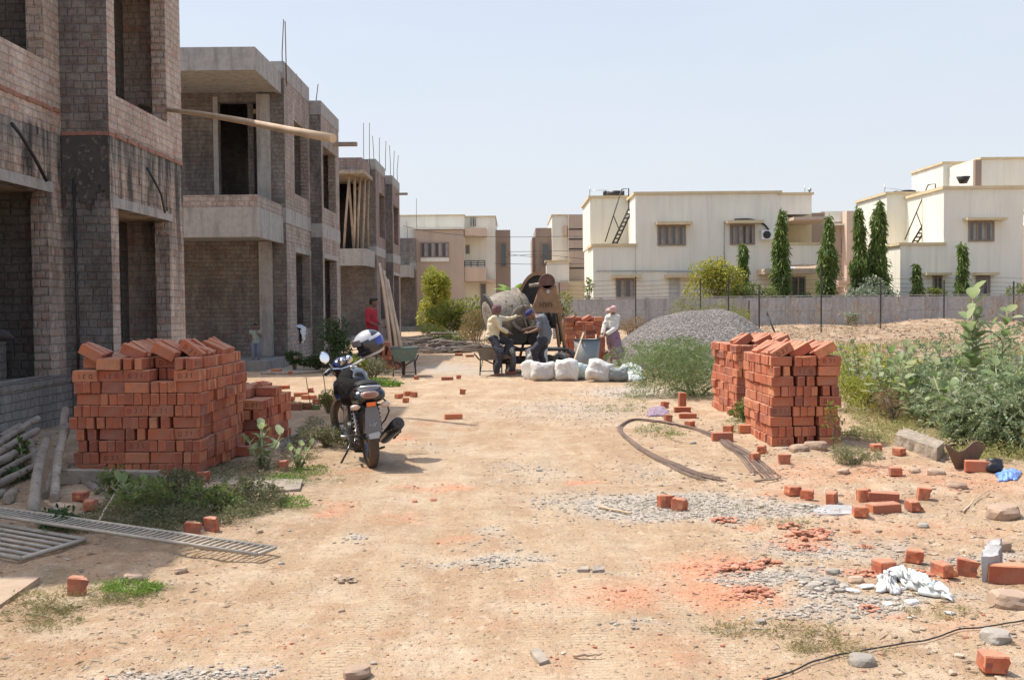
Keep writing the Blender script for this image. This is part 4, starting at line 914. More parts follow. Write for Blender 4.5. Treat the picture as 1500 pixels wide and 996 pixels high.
GR = 'bricks stacked in the front right pile'
zr = hz(3.1, 11.5) - .01
stack('front right pile', 2.78, 3.55, 11.0, 12.2, zr, lambda i, j: 9, 13, 'l', GR, rot=.02)
ztr = zr + 9 * .1085
leaners('front right pile', [(2.92, 11.08, ztr, 11, -1, 'y'), (3.13, 11.12, ztr, 10, -1, 'y'), (3.38, 11.05, ztr, 9, -1, 'y')], GR, 5)
GB = 'bricks stacked in the rear right pile'
zq = hz(3.2, 14.2) - .01
stack('rear right pile', 2.98, 3.78, 13.7, 15.1, zq, lambda i, j: 9, 14, 'l', GB, rot=.04)
ztq = zq + 9 * .1085
leaners('rear right pile', [(3.15, 13.9, ztq, 5, -1, 'y'), (3.4, 13.85, ztq, 9, -1, 'y'), (3.65, 13.9, ztq, 9, -1, 'y')], GB, 6)
GF = 'bricks stacked in the far pile behind the metal barrel'
zf = hz(1.8, 26.5)
stack('far pile', 1.33, 2.35, 25.8, 27.2, zf, lambda i, j: 10 if (i + j) % 3 else 11, 15, 'l', GF)
leaners('far pile', [(1.5, 25.9, zf + 1.1, 6, -1, 'y'), (1.9, 25.9, zf + 1.1, 8, -1, 'y')], GF, 7)
stack('small pile behind helmet', -3.25, -2.75, 24.6, 25.1, hz(-3, 24.8), lambda i, j: 5 if i else 6, 16, 'r', 'bricks in the small pile behind the helmet')
# loose bricks: (u, v, yaw deg, pose, kind, label) pose f=flat, e=on edge, u=upright, t=tipped
LO = [(111, 873, 4, 'h', 0, 'lone sunlit brick standing on edge near the lower left corner'), (975, 744, 20, 'h', 0, 'squarish half brick at the left end of the grey gravel strip'), (997, 749, -30, 'h', 1, 'chipped half brick just right of another on the gravel strip'),
    (1163, 727, 15, 'h', 0, 'half brick beyond the right end of the gravel strip'), (1187, 733, -35, 'h', 1, 'tipped half brick right of the gravel strip'), (1221, 740, 60, 'h', 0, 'half brick standing by the small grey slabs'), (1268, 735, 10, 'h', 0, 'half brick behind the squarest one on the red dirt'),
    (1297, 735, -20, 'f', 0, 'brick lying against a grey stone on the red dirt'), (1263, 758, -12, 'h', 0, 'large square half brick at the left of the loose group'), (1297, 752, 12, 'f', 1, 'low broken brick between two half bricks'), (1342, 750, 3, 'h', 0, 'half brick standing alone to the right of the loose group'),
    (1357, 733, -8, 'h', 1, 'half brick behind the lone one on the right'), (1345, 826, -25, 'h', 0, 'half brick balanced on crumbled red brick above the white sack'), (1387, 847, 25, 'h', 1, 'half brick right of the torn white sack'), (1420, 845, -20, 'h', 0, 'frogged half brick next to the pale block'),
    (1484, 856, -12, 'e', 0, 'big whole brick cut by the right edge of the photo'), (1461, 988, -10, 'h', 0, 'orange brick cut by the bottom edge at the right'), (1436, 692, -15, 'e', 0, 'whole brick below the broken pot near the blue plastic'), (1320, 668, 30, 'h', 0, 'half brick before the concrete kerb'),
    (1286, 662, 5, 'h', 1, 'small half brick left of the concrete kerb'), (1314, 698, 80, 'h', 2, 'small upright half brick on the red dirt below the kerb'), (1059, 647, 4, 'e', 0, 'whole brick at the tip of the steel rod loop'), (1098, 635, -3, 'e', 0, 'whole brick against the foot of the front right pile'),
    (1068, 634, 60, 'h', 1, 'half brick on top of the brick by the rod loop'), (1000, 598, 8, 'u', 0, 'brick standing on its end beyond the rod loop'), (974, 598, 30, 'h', 0, 'pale topped half brick beyond the rod loop'), (1008, 613, -4, 'f', 0, 'dark flat brick beyond the rod loop'),
    (980, 618, 12, 'h', 2, 'dusty half brick beside the purple cloth'), (1000, 605, 0, 'f', 1, 'thin brick piece under the standing brick'), (1012, 626, 40, 'h', 2, 'small red chunk right of the purple cloth'), (1150, 680, -5, 'h', 2, 'small half brick in front of the front right pile'),
    (1108, 678, 30, 'h', 1, 'broken brick by the open end of the rods'), (1118, 665, -20, 'h', 2, 'rounded broken brick in front of the right pile'), (678, 578, -12, 'h', 0, 'single half brick in the middle of the track'), (664, 614, 14, 'f', 3, 'pale brick lying flat on the track'),
    (596, 580, 20, 'h', 1, 'half brick in the little heap beyond the motorcycle'), (584, 584, 50, 'h', 2, 'second half brick of the little heap beyond the motorcycle'), (606, 582, -30, 'h', 0, 'right brick of the little heap beyond the motorcycle'), (594, 590, 10, 'h', 2, 'front piece of the little heap beyond the motorcycle'),
    (655, 557, -3, 'f', 0, 'flat brick on the track before the wheelbarrows'), (672, 555, -6, 'h', 1, 'half brick right of the flat brick before the wheelbarrows'), (309, 779, -25, 'h', 1, 'dark red half brick by the weeds behind the metal grille'), (280, 786, 10, 'h', 3, 'pale half brick by the weeds behind the metal grille'),
    (116, 735, -4, 'h', 1, 'shaded half brick below the horizontal timber beam'), (131, 749, 10, 'h', 2, 'small shaded half brick right of the short plank'), (256, 688, 14, 'e', 0, 'brick leaning at the front foot of the big left pile'), (318, 678, 30, 'e', 1, 'brick set at the right foot of the big left pile'),
    (297, 706, -30, 'h', 2, 'small broken brick in front of the big left pile'), (360, 668, -10, 'e', 0, 'brick lying under the leafy plant by the left pile'), (415, 690, 25, 'h', 0, 'red chunk under the leafy plant'), (404, 547, 0, 'e', 1, 'shaded brick on the concrete slab by the plinth'),
    (425, 549, 12, 'h', 0, 'half brick at the right end of the slab by the plinth'), (356, 573, 3, 'f', 0, 'brick on the sunny ground left of the loose bricks'), (400, 571, 5, 'f', 0, 'brick lying in the sun behind the low left pile'), (414, 570, -10, 'f', 1, 'second brick in the sun behind the low left pile'),
    (409, 582, 4, 'h', 0, 'half brick right of the low left pile'), (418, 583, -12, 'h', 1, 'half brick beside it, right of the low left pile'), (440, 581, 8, 'f', 0, 'flat brick on the sunny ground left of the motorcycle'), (452, 585, -16, 'f', 0, 'flat brick nearer the motorcycle in the sun'),
    (463, 592, 30, 'h', 1, 'broken brick near the motorcycle front wheel'), (476, 592, -8, 'f', 2, 'brick fragment against the motorcycle front wheel'), (430, 601, 2, 'e', 0, 'brick on edge at the shade line left of the motorcycle'), (412, 603, 0, 'e', 2, 'dark brick on edge at the shade line beside the low pile'),
    (444, 600, -3, 'e', 1, 'right brick of the row at the shade line'), (610, 556, 4, 'h', 1, 'half brick under the left wheelbarrow'), (1300, 843, 20, 'h', 1, 'broken brick embedded in crushed red brick left of the white sack'), (1090, 610, 20, 'h', 3, 'dusty half brick left of the right piles'),
    (1385, 848, 0, 'x', 0, ''), (392, 612, 25, 'f', 0, 'brick fallen against the right side of the low left pile'), (398, 622, -20, 'h', 1, 'half brick fallen in front of the low left pile'), (383, 566, 12, 'e', 0, 'brick on edge behind the low left pile'), (420, 596, -14, 'f', 1, 'brick lying between the low pile and the shade line'), (366, 652, 35, 'f', 0, 'brick fallen flat between the two left piles'), (426, 588, 25, 'h', 2, 'chip of brick between flat bricks left of the motorcycle'), (455, 575, 10, 'h', 1, 'half brick on the far sunny ground left of the motorcycle'), (748, 549, 4, 'f', 0, 'brick chocking the wheel of the concrete mixer'), (632, 518, 10, 'h', 1, 'brick piece near the heap of branches'), (672, 521, 0, 'f', 0, 'brick in the dust right of the branches'), (688, 523, 20, 'f', 1, 'second brick right of the branches'),
    (1447, 857, 5, 'x', 0, '')]
for (u, v, yaw, pose, kk, lb) in LO:
    if pose == 'x': continue
    r = random.Random(int(u * 31 + v)); p = G(u, v); M = Matrix.Rotation(R(yaw), 4, 'Z')
    if pose == 'f': M = M @ Matrix.Rotation(PI / 2, 4, 'X'); h = BT / 2
    elif pose == 'u': M = M @ Matrix.Rotation(PI / 2, 4, 'Y'); h = BL / 2
    elif pose == 'h': M = M @ Matrix.Rotation(r.choice([0, PI / 2, PI / 2]), 4, 'X') @ Matrix.Rotation(r.uniform(-.1, .1), 4, 'Y'); h = BH / 2 - .006
    else: h = BH / 2
    M = Matrix.Translation((p.x, p.y + .04, p.z + h - .004)) @ M
    key = (r.randrange(4), 'half') if pose == 'h' else (r.randrange(4), None)
    addb(key, M, 9, lb, 'loose bricks lying about the site')
order = sorted(range(len(BR)), key=lambda i: -BR[i][2]); rest = MB()
for n_, i in enumerate(order):
    key, M, s, lb, g_ = BR[i]
    if n_ < 300:
        o = bpy.data.objects.new('half_brick' if key[1] == 'half' else 'brick', _vm[key]); C.objects.link(o); o.matrix_world = M
        tag(o, lb, 'brick', g_)
    else:
        src = _vb[key]; k = len(rest.v); rest.v += [tuple(M @ Vector(v)) for v in src.v]
        rest.f += [tuple(q + k for q in f) for f in src.f]; rest.uv += src.uv; rest.mi += src.mi; rest.sm += src.sm
print('BRICKS', len(BR), flush=True)
tag(rest.build('stacked_bricks', [BRK, BRL]), 'remaining red bricks packed in the stacks on both sides', 'bricks', kind='stuff')
def chunk(u, v, wpx, mat, label, seed, hr=.7, nm='broken_brick', n=7, cat='rubble'):
    """a heap of crumbled brick: one object, a mound of angular lumps"""
    r = random.Random(seed); p = G(u, v); s = wpx * p.y / F / 2; Ps = []; Ss = []
    for k in range(n * 5):
        a = r.uniform(0, 6.28); d = math.sqrt(r.random()) * s; z = max(0, (1 - d / s)) * s * hr * r.random()
        x, y = p.x + math.cos(a) * d, p.y + math.sin(a) * d * .8
        Ps.append((x, y, hz(x, y) + z * .6 + .005)); Ss.append(s * r.uniform(.05, .26))
    o = scatter_rocks(nm, Ps, Ss, mat); tag(o, label, cat, 'crumbled brick heaps'); return o
for q in ((1060, 763, 40, 'crumbled red brick at the near edge of the grey gravel strip'), (1155, 772, 44, 'crumbled brick heap left of a dark red lump'), (1183, 786, 60, 'large crumbled brick heap with pointed lumps on the right'), (1172, 803, 50, 'lumpy crushed brick in front of the largest heap'),
    (1200, 780, 40, 'crushed brick spreading right from the largest heap'), (1268, 802, 24, 'small crumbled lump right of the largest heap'), (1120, 826, 50, 'crushed brick scattered among grey concrete lumps'), (1272, 842, 42, 'crumbled brick just left of the torn white sack'), (1345, 842, 50, 'crumbled brick under the balanced half brick'),
    (1080, 835, 70, 'flat spread of crushed brick with a pale piece in it'), (1255, 780, 16, 'tiny orange lump between the heap and the half bricks'), (1108, 870, 60, 'fine crushed brick in the middle of the red patch'), (1270, 892, 36, 'crumbled brick below the white plaster pieces'), (505, 850, 36, 'dark crumbled clods on the left of the track')):
    chunk(q[0], q[1], q[2], GRV if 'clods' in q[3] else REDC, q[3], int(q[0]), .55)
chunk(1205, 858, 70, GRY, 'heap of round grey concrete lumps right of the crushed brick', 77, .35, 'concrete_lumps', 9)
chunk(1180, 742, 40, GRY, 'low heap of grey chips at the end of the gravel strip', 78, .25, 'stone_chips', 9)
# ================================================================== TIMBER, SLABS, GRILLES
def log(name, A, B, r0, r1, label, mat=WOODG, knots=1, grp='logs heaped at the lower left', cat='log', seed=0):
    A, B = Vector(A), Vector(B); r = random.Random(seed or int(A.x * 999 + B.y * 77)); n = 9; pts = []; rad = []; sg_ = r.choice([-1, 1])
    side = (B - A).normalized().cross(Vector((0, 0, 1))); ln = (B - A).length
    for i in range(n):
        t = i / (n - 1); p = A.lerp(B, t) + side * (math.sin(t * PI) * ln * .012 * sg_ * knots + r.uniform(-.003, .003) * knots) + Vector((0, 0, r.uniform(-.004, .004)))
        pts.append(p); rad.append((r0 + (r1 - r0) * t) * r.uniform(.92, 1.1))
    if name == 'log' and 'heaped' in grp: rad = [q * .8 for q in rad]
    mb = MB(); mb.tube(pts, rad, 12); return tag(mb.build(name, mat), label, cat, grp)
def s2(u, v, Y): return at_y(u, v, Y)
for k, (a, b_, r0, r1, lb) in enumerate([
    ((-30, 668, 10.0), (55, 613, 11.3), .046, .042, 'grey log, topmost of those reaching the plinth wall'), ((-30, 680, 9.6), (55, 630, 10.6), .05, .046, 'grey log just below the topmost one at the left edge'),
    ((-20, 688, 9.2), (22, 664, 9.6), .055, .05, 'short thick log below two others at the left edge'), ((-20, 722, 8.9), (64, 658, 10.0), .04, .04, 'thin log behind the leafy sprout at the left'), ((-40, 745, 8.2), (56, 680, 9.5), .052, .042, 'pale straight log crossing to the left edge'),
    ((13, 742, 8.0), (24, 720, 8.9), .055, .058, 'short stub with its round sawn end facing us'), ((-14, 745, 8.1), (4, 722, 8.6), .05, .05, 'sawn log end cut by the left edge'), ((49, 774, 7.28), (70, 640, 9.4), .056, .046, 'large cracked log pointing toward the camera'),
    ((67, 740, 8.1), (95, 600, 10.4), .042, .05, 'long smooth log leaning up beside the brick pile'), ((80, 752, 7.95), (98, 624, 9.9), .045, .05, 'knotty barked log closest to the brick pile'), ((106, 694, 9.6), (168, 738, 8.1), .05, .055, 'log lying aslant beneath the timber beam'),
    ((55, 700, 9.1), (40, 640, 10.6), .045, .045, 'log in the middle of the heap behind the others'), ((84, 783, 7.3), (76, 745, 8.0), .035, .04, 'forked stub sticking out below the short plank'), ((0, 640, 11.3), (30, 622, 11.6), .04, .04, 'log end resting on the plinth wall at the left'),
    ((60, 790, 7.1), (78, 757, 7.6), .03, .04, 'small stub beside the large cracked log')]):
    A = s2(*a); B = s2(*b_); A.z = max(A.z, hz(A.x, A.y) + r0 * .85); log('log', A, B, r0, r1, lb, seed=k + 1)
def beam(name, A, B, w_, h_, label, mat, cat='timber', tw=0, bev=.008):
    A, B = Vector(A), Vector(B); d = B - A; q = d.to_track_quat('Y', 'Z').to_matrix().to_4x4(); M = Matrix.Translation(A) @ q @ Matrix.Rotation(tw, 4, 'Y')
    mb = MB(); n = 8
    for i in range(n):
        a, b_ = i / n * d.length, (i + 1) / n * d.length
        mb.box(-w_ / 2, w_ / 2, a, b_, -h_ / 2, h_ / 2, 0, M, sk=('' if i == 0 else 'f') + ('' if i == n - 1 else 'b'))
    o = mb.build(name, mat, bevel=0); return tag(o, label, cat)
A = s2(84, 709, 8.9); B = s2(232, 712, 8.75); A.z = hz(A.x, A.y) + .07; B.z = hz(B.x, B.y) + .06; beam('timber_beam', A, B, .11, .12, 'squared grey timber beam lying in front of the big brick pile', WOODG, 'beam')
A = s2(62, 737, 8.0); B = s2(126, 747, 7.75); beam('plank', A, B, .07, .03, 'short pale plank across the log heap', WOODY, 'plank', .2)
A = G(225, 720, .02); B = G(270, 742, .02)
A = G(232, 745, .015); B = G(268, 727, .02); beam('plank', A, B, .05, .02, 'thin plank half hidden by the shaded weeds', WOODG, 'plank')
A = G(140, 778, .02); B = G(168, 748, .12); log('stick', A, B, .008, .007, 'thin stick standing out of the shaded weeds', WOODP, cat='stick', grp='sticks')
def slab(name, pts, h, label, mat, cat='slab'):
    mb = MB(); P = [G(*p) for p in pts]; zl = min(p.z for p in P); top = [Vector((p.x, p.y, zl + h)) for p in P]; lo = [Vector((p.x, p.y, zl - .05)) for p in P]; n = len(P)
    mb.quad(top)
    for i in range(n): mb.quad([lo[i], lo[(i + 1) % n], top[(i + 1) % n], top[i]])
    me = mb.mesh(name, mat); bm = bmesh.new(); bm.from_mesh(me); bmesh.ops.remove_doubles(bm, verts=bm.verts, dist=.0005)
    bmesh.ops.triangulate(bm, faces=bm.faces[:]); 
    for _ in range(5):
        es = [e for e in bm.edges if e.calc_length() > .035]
        if not es: break
        bmesh.ops.subdivide_edges(bm, edges=es, cuts=1); bmesh.ops.triangulate(bm, faces=[f for f in bm.faces if len(f.verts) > 3])
    bm.normal_update(); am = min(.03, h * .35)
    for v in bm.verts: v.co += v.normal * ((sfbm(v.co.x * 11 + v.co.z * 7, v.co.y * 11 + v.co.z * 5, 15, 4) - .55) * am * 1.6)
    bm.to_mesh(me); bm.free(); o = bpy.data.objects.new(name, me); C.objects.link(o); return tag(o, label, cat)
slab('concrete_slab', [(388, 722), (440, 720), (444, 708), (405, 706), (352, 709), (345, 718)], .045, 'rough concrete slab lying in the weeds before the leafy plant', CONS)
slab('concrete_slab', [(382, 549), (430, 549), (470, 546), (470, 542), (400, 541)], .05, 'thin broken slab lying in front of the plinth', CONS)
slab('cement_bag_sheet', [(642, 700)] * 0 or [(1195, 755), (1255, 752), (1262, 745), (1215, 742), (1190, 746)], .02, 'flat hardened mortar slab between gravel and half bricks', CONL)
slab('plywood_board', [(-60, 850), (60, 851), (-5, 893), (-80, 905)], .03, 'flat sunlit board at the lower left edge', pmat('dusty_plywood', (.42, .31, .21), (.36, .25, .17), 4, .9, .3), 'board')
slab('pale_block', [(1438, 852), (1462, 852), (1468, 826), (1446, 824)], .16, 'pale cement block leaning between a half brick and a whole brick', CONL, 'block')
slab('concrete_kerb', [(1310, 652), (1372, 676), (1384, 664), (1326, 642)], .13, 'weathered concrete kerb block under the bushes on the right', CONS, 'kerb')
slab('wood_offcut', [(790, 975), (805, 971), (790, 955), (777, 958)], .02, 'small grey wooden offcut near the bottom of the track', WOODG, 'offcut')
slab('wood_offcut', [(846, 838), (862, 838), (862, 833), (848, 833)], .02, 'little dark offcut, left one of two by the red patch', WOODG, 'offcut')
slab('wood_offcut', [(868, 839), (885, 838), (882, 832), (868, 833)], .02, 'little dark offcut, right one of two by the red patch', WOODG, 'offcut')
for (u0, v0, u1, v1, lb) in ((456, 600, 448, 552, 'thin rusty rod stuck in the ground left of the motorcycle'), (481, 606, 470, 520, 'second thin rod stuck upright beside the motorcycle')):
    A = G(u0, v0); B = at_y(u1, v1, A.y); log('rod', A, B, .006, .006, lb, STEELR, 0, 'upright rods', 'rod')
for (a, b_, rr, lb) in (((877, 743), (925, 755), .012, 'crooked stick at the left end of the gravel strip'), ((840, 963), (882, 964), .008, 'dry twig near the bottom centre of the track'), ((985, 645), (1000, 650), .006, 'twig inside the rod loop'), ((1105, 706), (1143, 703), .012, 'pale stick at the open end of the steel rods'),
    ((1412, 752), (1448, 722), .006, 'thin dry stalk lying before the pale boulder'), ((430, 665), (462, 640), .010, 'bent dry branch under the sunlit leafy sprig')):
    A = G(*a, .012); B = G(*b_, .02); log('stick', A, B, rr, rr * .6, lb, WOODP, 2, 'sticks', 'stick')
# window grille lying on the ground
def grille(name, P0, P1, wv, n, label, rail=.012, bar=.009, axis_bars='short'):
    """P0,P1 = ends of the long centre line; wv = half width vector"""
    t = thing(name, label, 'grille'); mb = MB(); P0, P1, wv = Vector(P0), Vector(P1), Vector(wv)
    for s in (-1, 1): mb.tube([P0 + wv * s, P1 + wv * s], rail, 4)
    mb.tube([P0 - wv, P0 + wv], rail, 4); mb.tube([P1 - wv, P1 + wv], rail, 4); mb.build('frame', GRM, t)
    mb = MB()
    if axis_bars == 'short':
        for k in range(1, n): c = P0.lerp(P1, k / n); mb.tube([c - wv, c + wv], bar, 6)
    else:
        for k in range(1, n): c = wv * (-1 + 2 * k / n); mb.tube([P0 + c, P1 + c], bar, 6)
    mb.build('bars', GRM, t); return settle(t, P0)
GRM = pmat('dusty_galvanised_steel', (.50, .44, .35), (.34, .30, .25), 9, .7, .3, metal=.35)
E1 = at_y(391, 811, 6.25); W1 = at_y(-40, 768, 7.25)
E1.z = .045; W1.z = .13
grille('window_grille', E1, W1, (.035, .088, 0), 50, 'long steel grille with many cross bars lying across the shadow edge', .013, .0075)
E2 = at_y(80, 812, 6.42); W2 = at_y(-70, 790, 6.9); E2.z = .03; W2.z = .05
grille('pipe_frame', E2, W2, (.09, .25, 0), 6, 'second steel frame of lengthwise pipes under the long grille', .016, .013, 'long')
# bundle of reinforcing rods bent in a loop
t = thing('rod_bundle', 'loop of bent reinforcing rods lying open on the dirt', 'steel rods')
base = [(1128, 706), (1092, 668), (1045, 640), (1000, 626), (955, 618), (925, 617), (908, 626), (912, 638), (932, 655), (965, 675), (1010, 694), (1052, 706)]
def crom(P, m=6):
    out = []
    for i in range(len(P) - 1):
        p0, p1, p2, p3 = P[max(i - 1, 0)], P[i], P[i + 1], P[min(i + 2, len(P) - 1)]
        for k in range(m):
            s = k / m; out.append(.5 * ((2 * p1) + (-p0 + p2) * s + (2 * p0 - 5 * p1 + 4 * p2 - p3) * s * s + (-p0 + 3 * p1 - 3 * p2 + p3) * s ** 3))
    out.append(P[-1]); return out
bp = [Vector(G(*p)) for p in base]
for k in range(12):
    r = random.Random(k); P = []
    for i, p in enumerate(bp):
        e = abs(i - 5.5) / 5.5; sp = .018 + .22 * max(0, e - .45) ** 1.3; off = (k - 5.5) / 5.5
        q = p + Vector((off * sp * .9 + r.uniform(-.012, .012), -off * sp * .45 + r.uniform(-.012, .012), 0)); 
        P.append(q)
    if k % 3: P = P[:-1] + [P[-1].lerp(P[-2], r.uniform(0, .7))]
    P[0] = P[0].lerp(P[1], r.uniform(0, .3)); P = crom(P)
    for q in P: q.z = hz(q.x, q.y) + .010 + (k % 4) * .006
    mb = MB(); mb.tube(P, .0052, 5); mb.build('rod', pmat('mill_scale_rod', (.26, .18, .14), (.15, .11, .09), 9, .7, .2, metal=.3), t)
settle(t, bp[5])
# black cable, lower right
P = [G(*p) for p in ((1120, 1000), (1165, 985), (1200, 970), (1230, 962), (1270, 955), (1310, 948), (1360, 940), (1400, 926), (1440, 922), (1480, 915), (1520, 905))]
P = crom(P);
for q in P: q.z = hz(q.x, q.y) + .012
mb = MB(); mb.tube(P, .0038, 6); tag(mb.build('cable', BLK), 'black cable snaking across the lower right corner', 'cable')
# ================================================================== MOTORCYCLE
def Mx(*a): 
    M = Matrix.Identity(4)
    for x in a: M = M @ x
    return M
def wheel(parent, M, r, w_, name='rear_wheel', spokes=10, tmat=RUB):
    """wheel axis along local x"""
    e = bpy.data.objects.new(name, None)
    A = M @ RY(PI / 2)
    mb = MB(); h = w_ / 2; rr = r - h * 1.25
    prof = [(rr, -h * .55), (rr + h * .55, -h), (r - h * .35, -h * .82), (r - h * .05, -h * .38), (r, 0), (r - h * .05, h * .38), (r - h * .35, h * .82), (rr + h * .55, h), (rr, h * .55), (rr, -h * .55)]
    mb.lathe(prof, A, 40)
    for k in range(30):
        a = 2 * PI * k / 30
        for s in (-1, 1): mb.box(-.004, .004, s * h * .12, s * h * .7, r - .006, r + .003, 0, M @ RX(a) @ Matrix(((0, 1, 0, 0), (1, 0, 0, 0), (0, 0, 1, 0), (0, 0, 0, 1))))
    wh = mb.build(name, tmat, parent)
    mb = MB(); mb.lathe([(rr - .018, -h * .5), (rr + .004, -h * .62), (rr + .004, h * .62), (rr - .018, h * .5), (rr - .018, -h * .5)], A, 36); mb.build('rim', ALU, wh)
    mb = MB(); mb.lathe([(.001, -h * 1.0), (.045, -h), (.05, -h * .3), (.05, h * .3), (.045, h), (.001, h)], A, 18)
    for k in range(spokes):
        a = 2 * PI * k / spokes; d = Vector((0, math.cos(a), math.sin(a))); mb.tube([M @ (d * .04 + Vector((0, 0, 0))), M @ (d * (rr - .01))], .012, 5)
    mb.build('spokes', BLKP, wh); return wh
bk = thing('motorcycle', 'black motorcycle seen from behind, parked leaning on its side stand', 'motorcycle')
O = Matrix.Identity(4)
rw = .305; wb = 1.27
wheel(bk, T((0, 0, rw)), rw, .105, 'rear_wheel', 6)
steer = T((0, 1.0, .90)) @ Matrix.Rotation(R(27), 4, Vector((0, -.42, .9)).normalized()) @ T((0, -1.0, -.90))
wheel(bk, steer @ T((0, wb, rw)), rw, .085, 'front_wheel', 6)
mb = MB()
for s in (-1, 1): mb.tube([steer @ Vector((s * .085, wb, rw)), steer @ Vector((s * .085, 1.13, .62))], [.022, .024], 10); mb.tube([steer @ Vector((s * .085, 1.13, .62)), steer @ Vector((s * .085, .99, .95))], .018, 10)
mb.build('front_fork', ALU, bk)
mb = MB()
for i in range(9):
    pass
prof = [(rw + .03, -.06), (rw + .045, -.035), (rw + .048, 0), (rw + .045, .035), (rw + .03, .06)]
mb.lathe(prof, steer @ T((0, wb, rw)) @ RY(PI / 2), 20, 0, True, R(60), R(215)); mb.build('front_mudguard', BLKP, bk)
# frame, engine
mb = MB()
for s in (-1, 1):
    mb.tube([(s * .05, .98, .84), (s * .09, .75, .74), (s * .11, .35, .66), (s * .10, -.12, .72)], .016, 8)
    mb.tube([(s * .04, .98, .8), (s * .06, .92, .5), (s * .10, .8, .26), (s * .12, .35, .24), (s * .11, .3, .6)], .015, 8)
    mb.tube([(s * .09, .4, .36), (s * .085, 0, rw)], .017, 8)
mb.build('frame', BLKP, bk)
mb = MB(); mb.box(-.11, .11, .42, .72, .25, .47); mb.cyl((0, .66, .42), (0, .80, .62), .075, .07, 14)
for k in range(6): mb.box(-.1, .1, .62 + .025 * k, .76 + .02 * k, .47 + .024 * k, .477 + .024 * k)
mb.cyl((-.15, .5, .34), (.15, .5, .34), .085, None, 18); mb.cyl((-.14, .62, .33), (.14, .62, .33), .07, None, 18)
mb.build('engine', pmat('engine_grey', (.10, .10, .10), (.05, .05, .05), 10, .5, .1, metal=.5), bk, .006)
mb = MB(); mb.box(-.125, -.095, -.05, .42, .27, .37); mb.cyl((-.125, 0, rw), (-.095, 0, rw), .06, None, 16); mb.build('chain_cover', BLKP, bk, .006)
for s in (-1, 1):
    mb = MB(); mb.tube([(s * .12, .02, .34), (s * .115, .16, .68)], .013, 8)
    pts = []
    for k in range(56):
        a = k / 56 * 7 * 2 * PI; tt = .08 + .84 * k / 56; pts.append(Vector((s * .12, .02 + .14 * tt, .34 + .34 * tt)) + Vector((math.cos(a) * .028, 0, math.sin(a) * .006)) + Vector((0, math.sin(a) * .028, 0)))
    mb.tube(pts, .006, 5); mb.build('shock_absorber', CHR if s < 0 else BLKP, bk)
# exhaust on the right
mb = MB(); mb.tube([(.06, .82, .45), (.09, .93, .35), (.12, .82, .2), (.15, .5, .19), (.18, .32, .22)], .02, 10)
ex0 = Vector((.19, .38, .20)); ex1 = Vector((.275, -.2, .44)); dd = (ex1 - ex0).normalized()
mb.tube([ex0, ex0 + dd * .06, ex0 + dd * .12, ex0 + dd * .5, ex1], [.025, .05, .06, .068, .064], 20)
exo = mb.build('exhaust', BLKP, bk)
mb = MB(); mb.cyl(ex1 + dd * .002, ex1 + dd * .012, .060, .054, 20); mb.cyl(ex1 + dd * .012, ex1 + dd * .03, .018, None, 12); mb.build('end_cap', pmat('sooty_steel', (.10, .085, .075), (.05, .045, .04), 12, .6, .1, metal=.4), exo)
mb = MB(); q = (ex1 - ex0).to_track_quat('Z', 'Y').to_matrix().to_4x4()
for zz in (.2, .3, .4): mb.box(.055, .073, -.05, .05, zz, zz + .06, 0, T(ex0) @ q)
mb.build('heat_shield', pmat('brushed_black', (.05, .05, .05), None, 6, .35, 0, metal=.6), exo)
# tank, seat, tail
def loft(mb, secs, n=20, mi=0, pw=2.4):
    """secs: (y, cx, cz, halfwidth, halfheight) super-ellipse sections"""
    rows = []
    for (y, cx, cz, a, b_) in secs:
        row = []
        for j in range(n):
            t_ = 2 * PI * j / n; c, s = math.cos(t_), math.sin(t_)
            row.append(len(mb.v)); mb.v.append((cx + a * math.copysign(abs(c) ** (2 / pw), c), y, cz + b_ * math.copysign(abs(s) ** (2 / pw), s)))
        rows.append(row)
    for i in range(len(rows) - 1):
        for j in range(n):
            mb.f.append((rows[i][j], rows[i][(j + 1) % n], rows[i + 1][(j + 1) % n], rows[i + 1][j])); mb.uv.append([(0, 0)] * 4); mb.mi.append(mi); mb.sm.append(True)
    for row, rv in ((rows[0], True), (rows[-1], False)):
        mb.f.append(tuple(reversed(row)) if rv else tuple(row)); mb.uv.append([(0, 0)] * n); mb.mi.append(mi); mb.sm.append(True)
BLUP = pmat('deep_blue_paint', (.02, .04, .16), (.015, .03, .1), 5, .25, 0, coat=.5)
mb = MB(); loft(mb, [(.48, 0, .80, .08, .05), (.55, 0, .82, .12, .09), (.68, 0, .85, .155, .11), (.82, 0, .86, .155, .12), (.93, 0, .85, .12, .10), (1.0, 0, .84, .07, .06)]); tank = mb.build('fuel_tank', BLKP, bk)
mb = MB(); mb.cyl((0, .8, .972), (0, .8, .99), .035, .03, 16); mb.build('fuel_cap', CHR, tank)
VIN = pmat('black_vinyl_seat', (.012, .0115, .011), (.022, .02, .018), 10, .62, .25, bscale=60)
mb = MB(); loft(mb, [(-.17, 0, .84, .085, .03), (-.12, 0, .845, .115, .045), (0, 0, .845, .135, .05), (.12, 0, .835, .14, .05), (.25, 0, .80, .135, .05), (.4, 0, .79, .12, .05), (.5, 0, .80, .10, .045), (.55, 0, .82, .06, .03)]); mb.build('seat', VIN, bk)
mb = MB(); loft(mb, [(-.30, 0, .74, .11, .02), (-.28, 0, .745, .15, .055), (-.2, 0, .75, .17, .085), (-.05, 0, .75, .18, .10), (.15, 0, .72, .16, .11), (.35, 0, .66, .13, .11), (.42, 0, .62, .11, .10)]); tail = mb.build('tail_cowl', BLKP, bk)
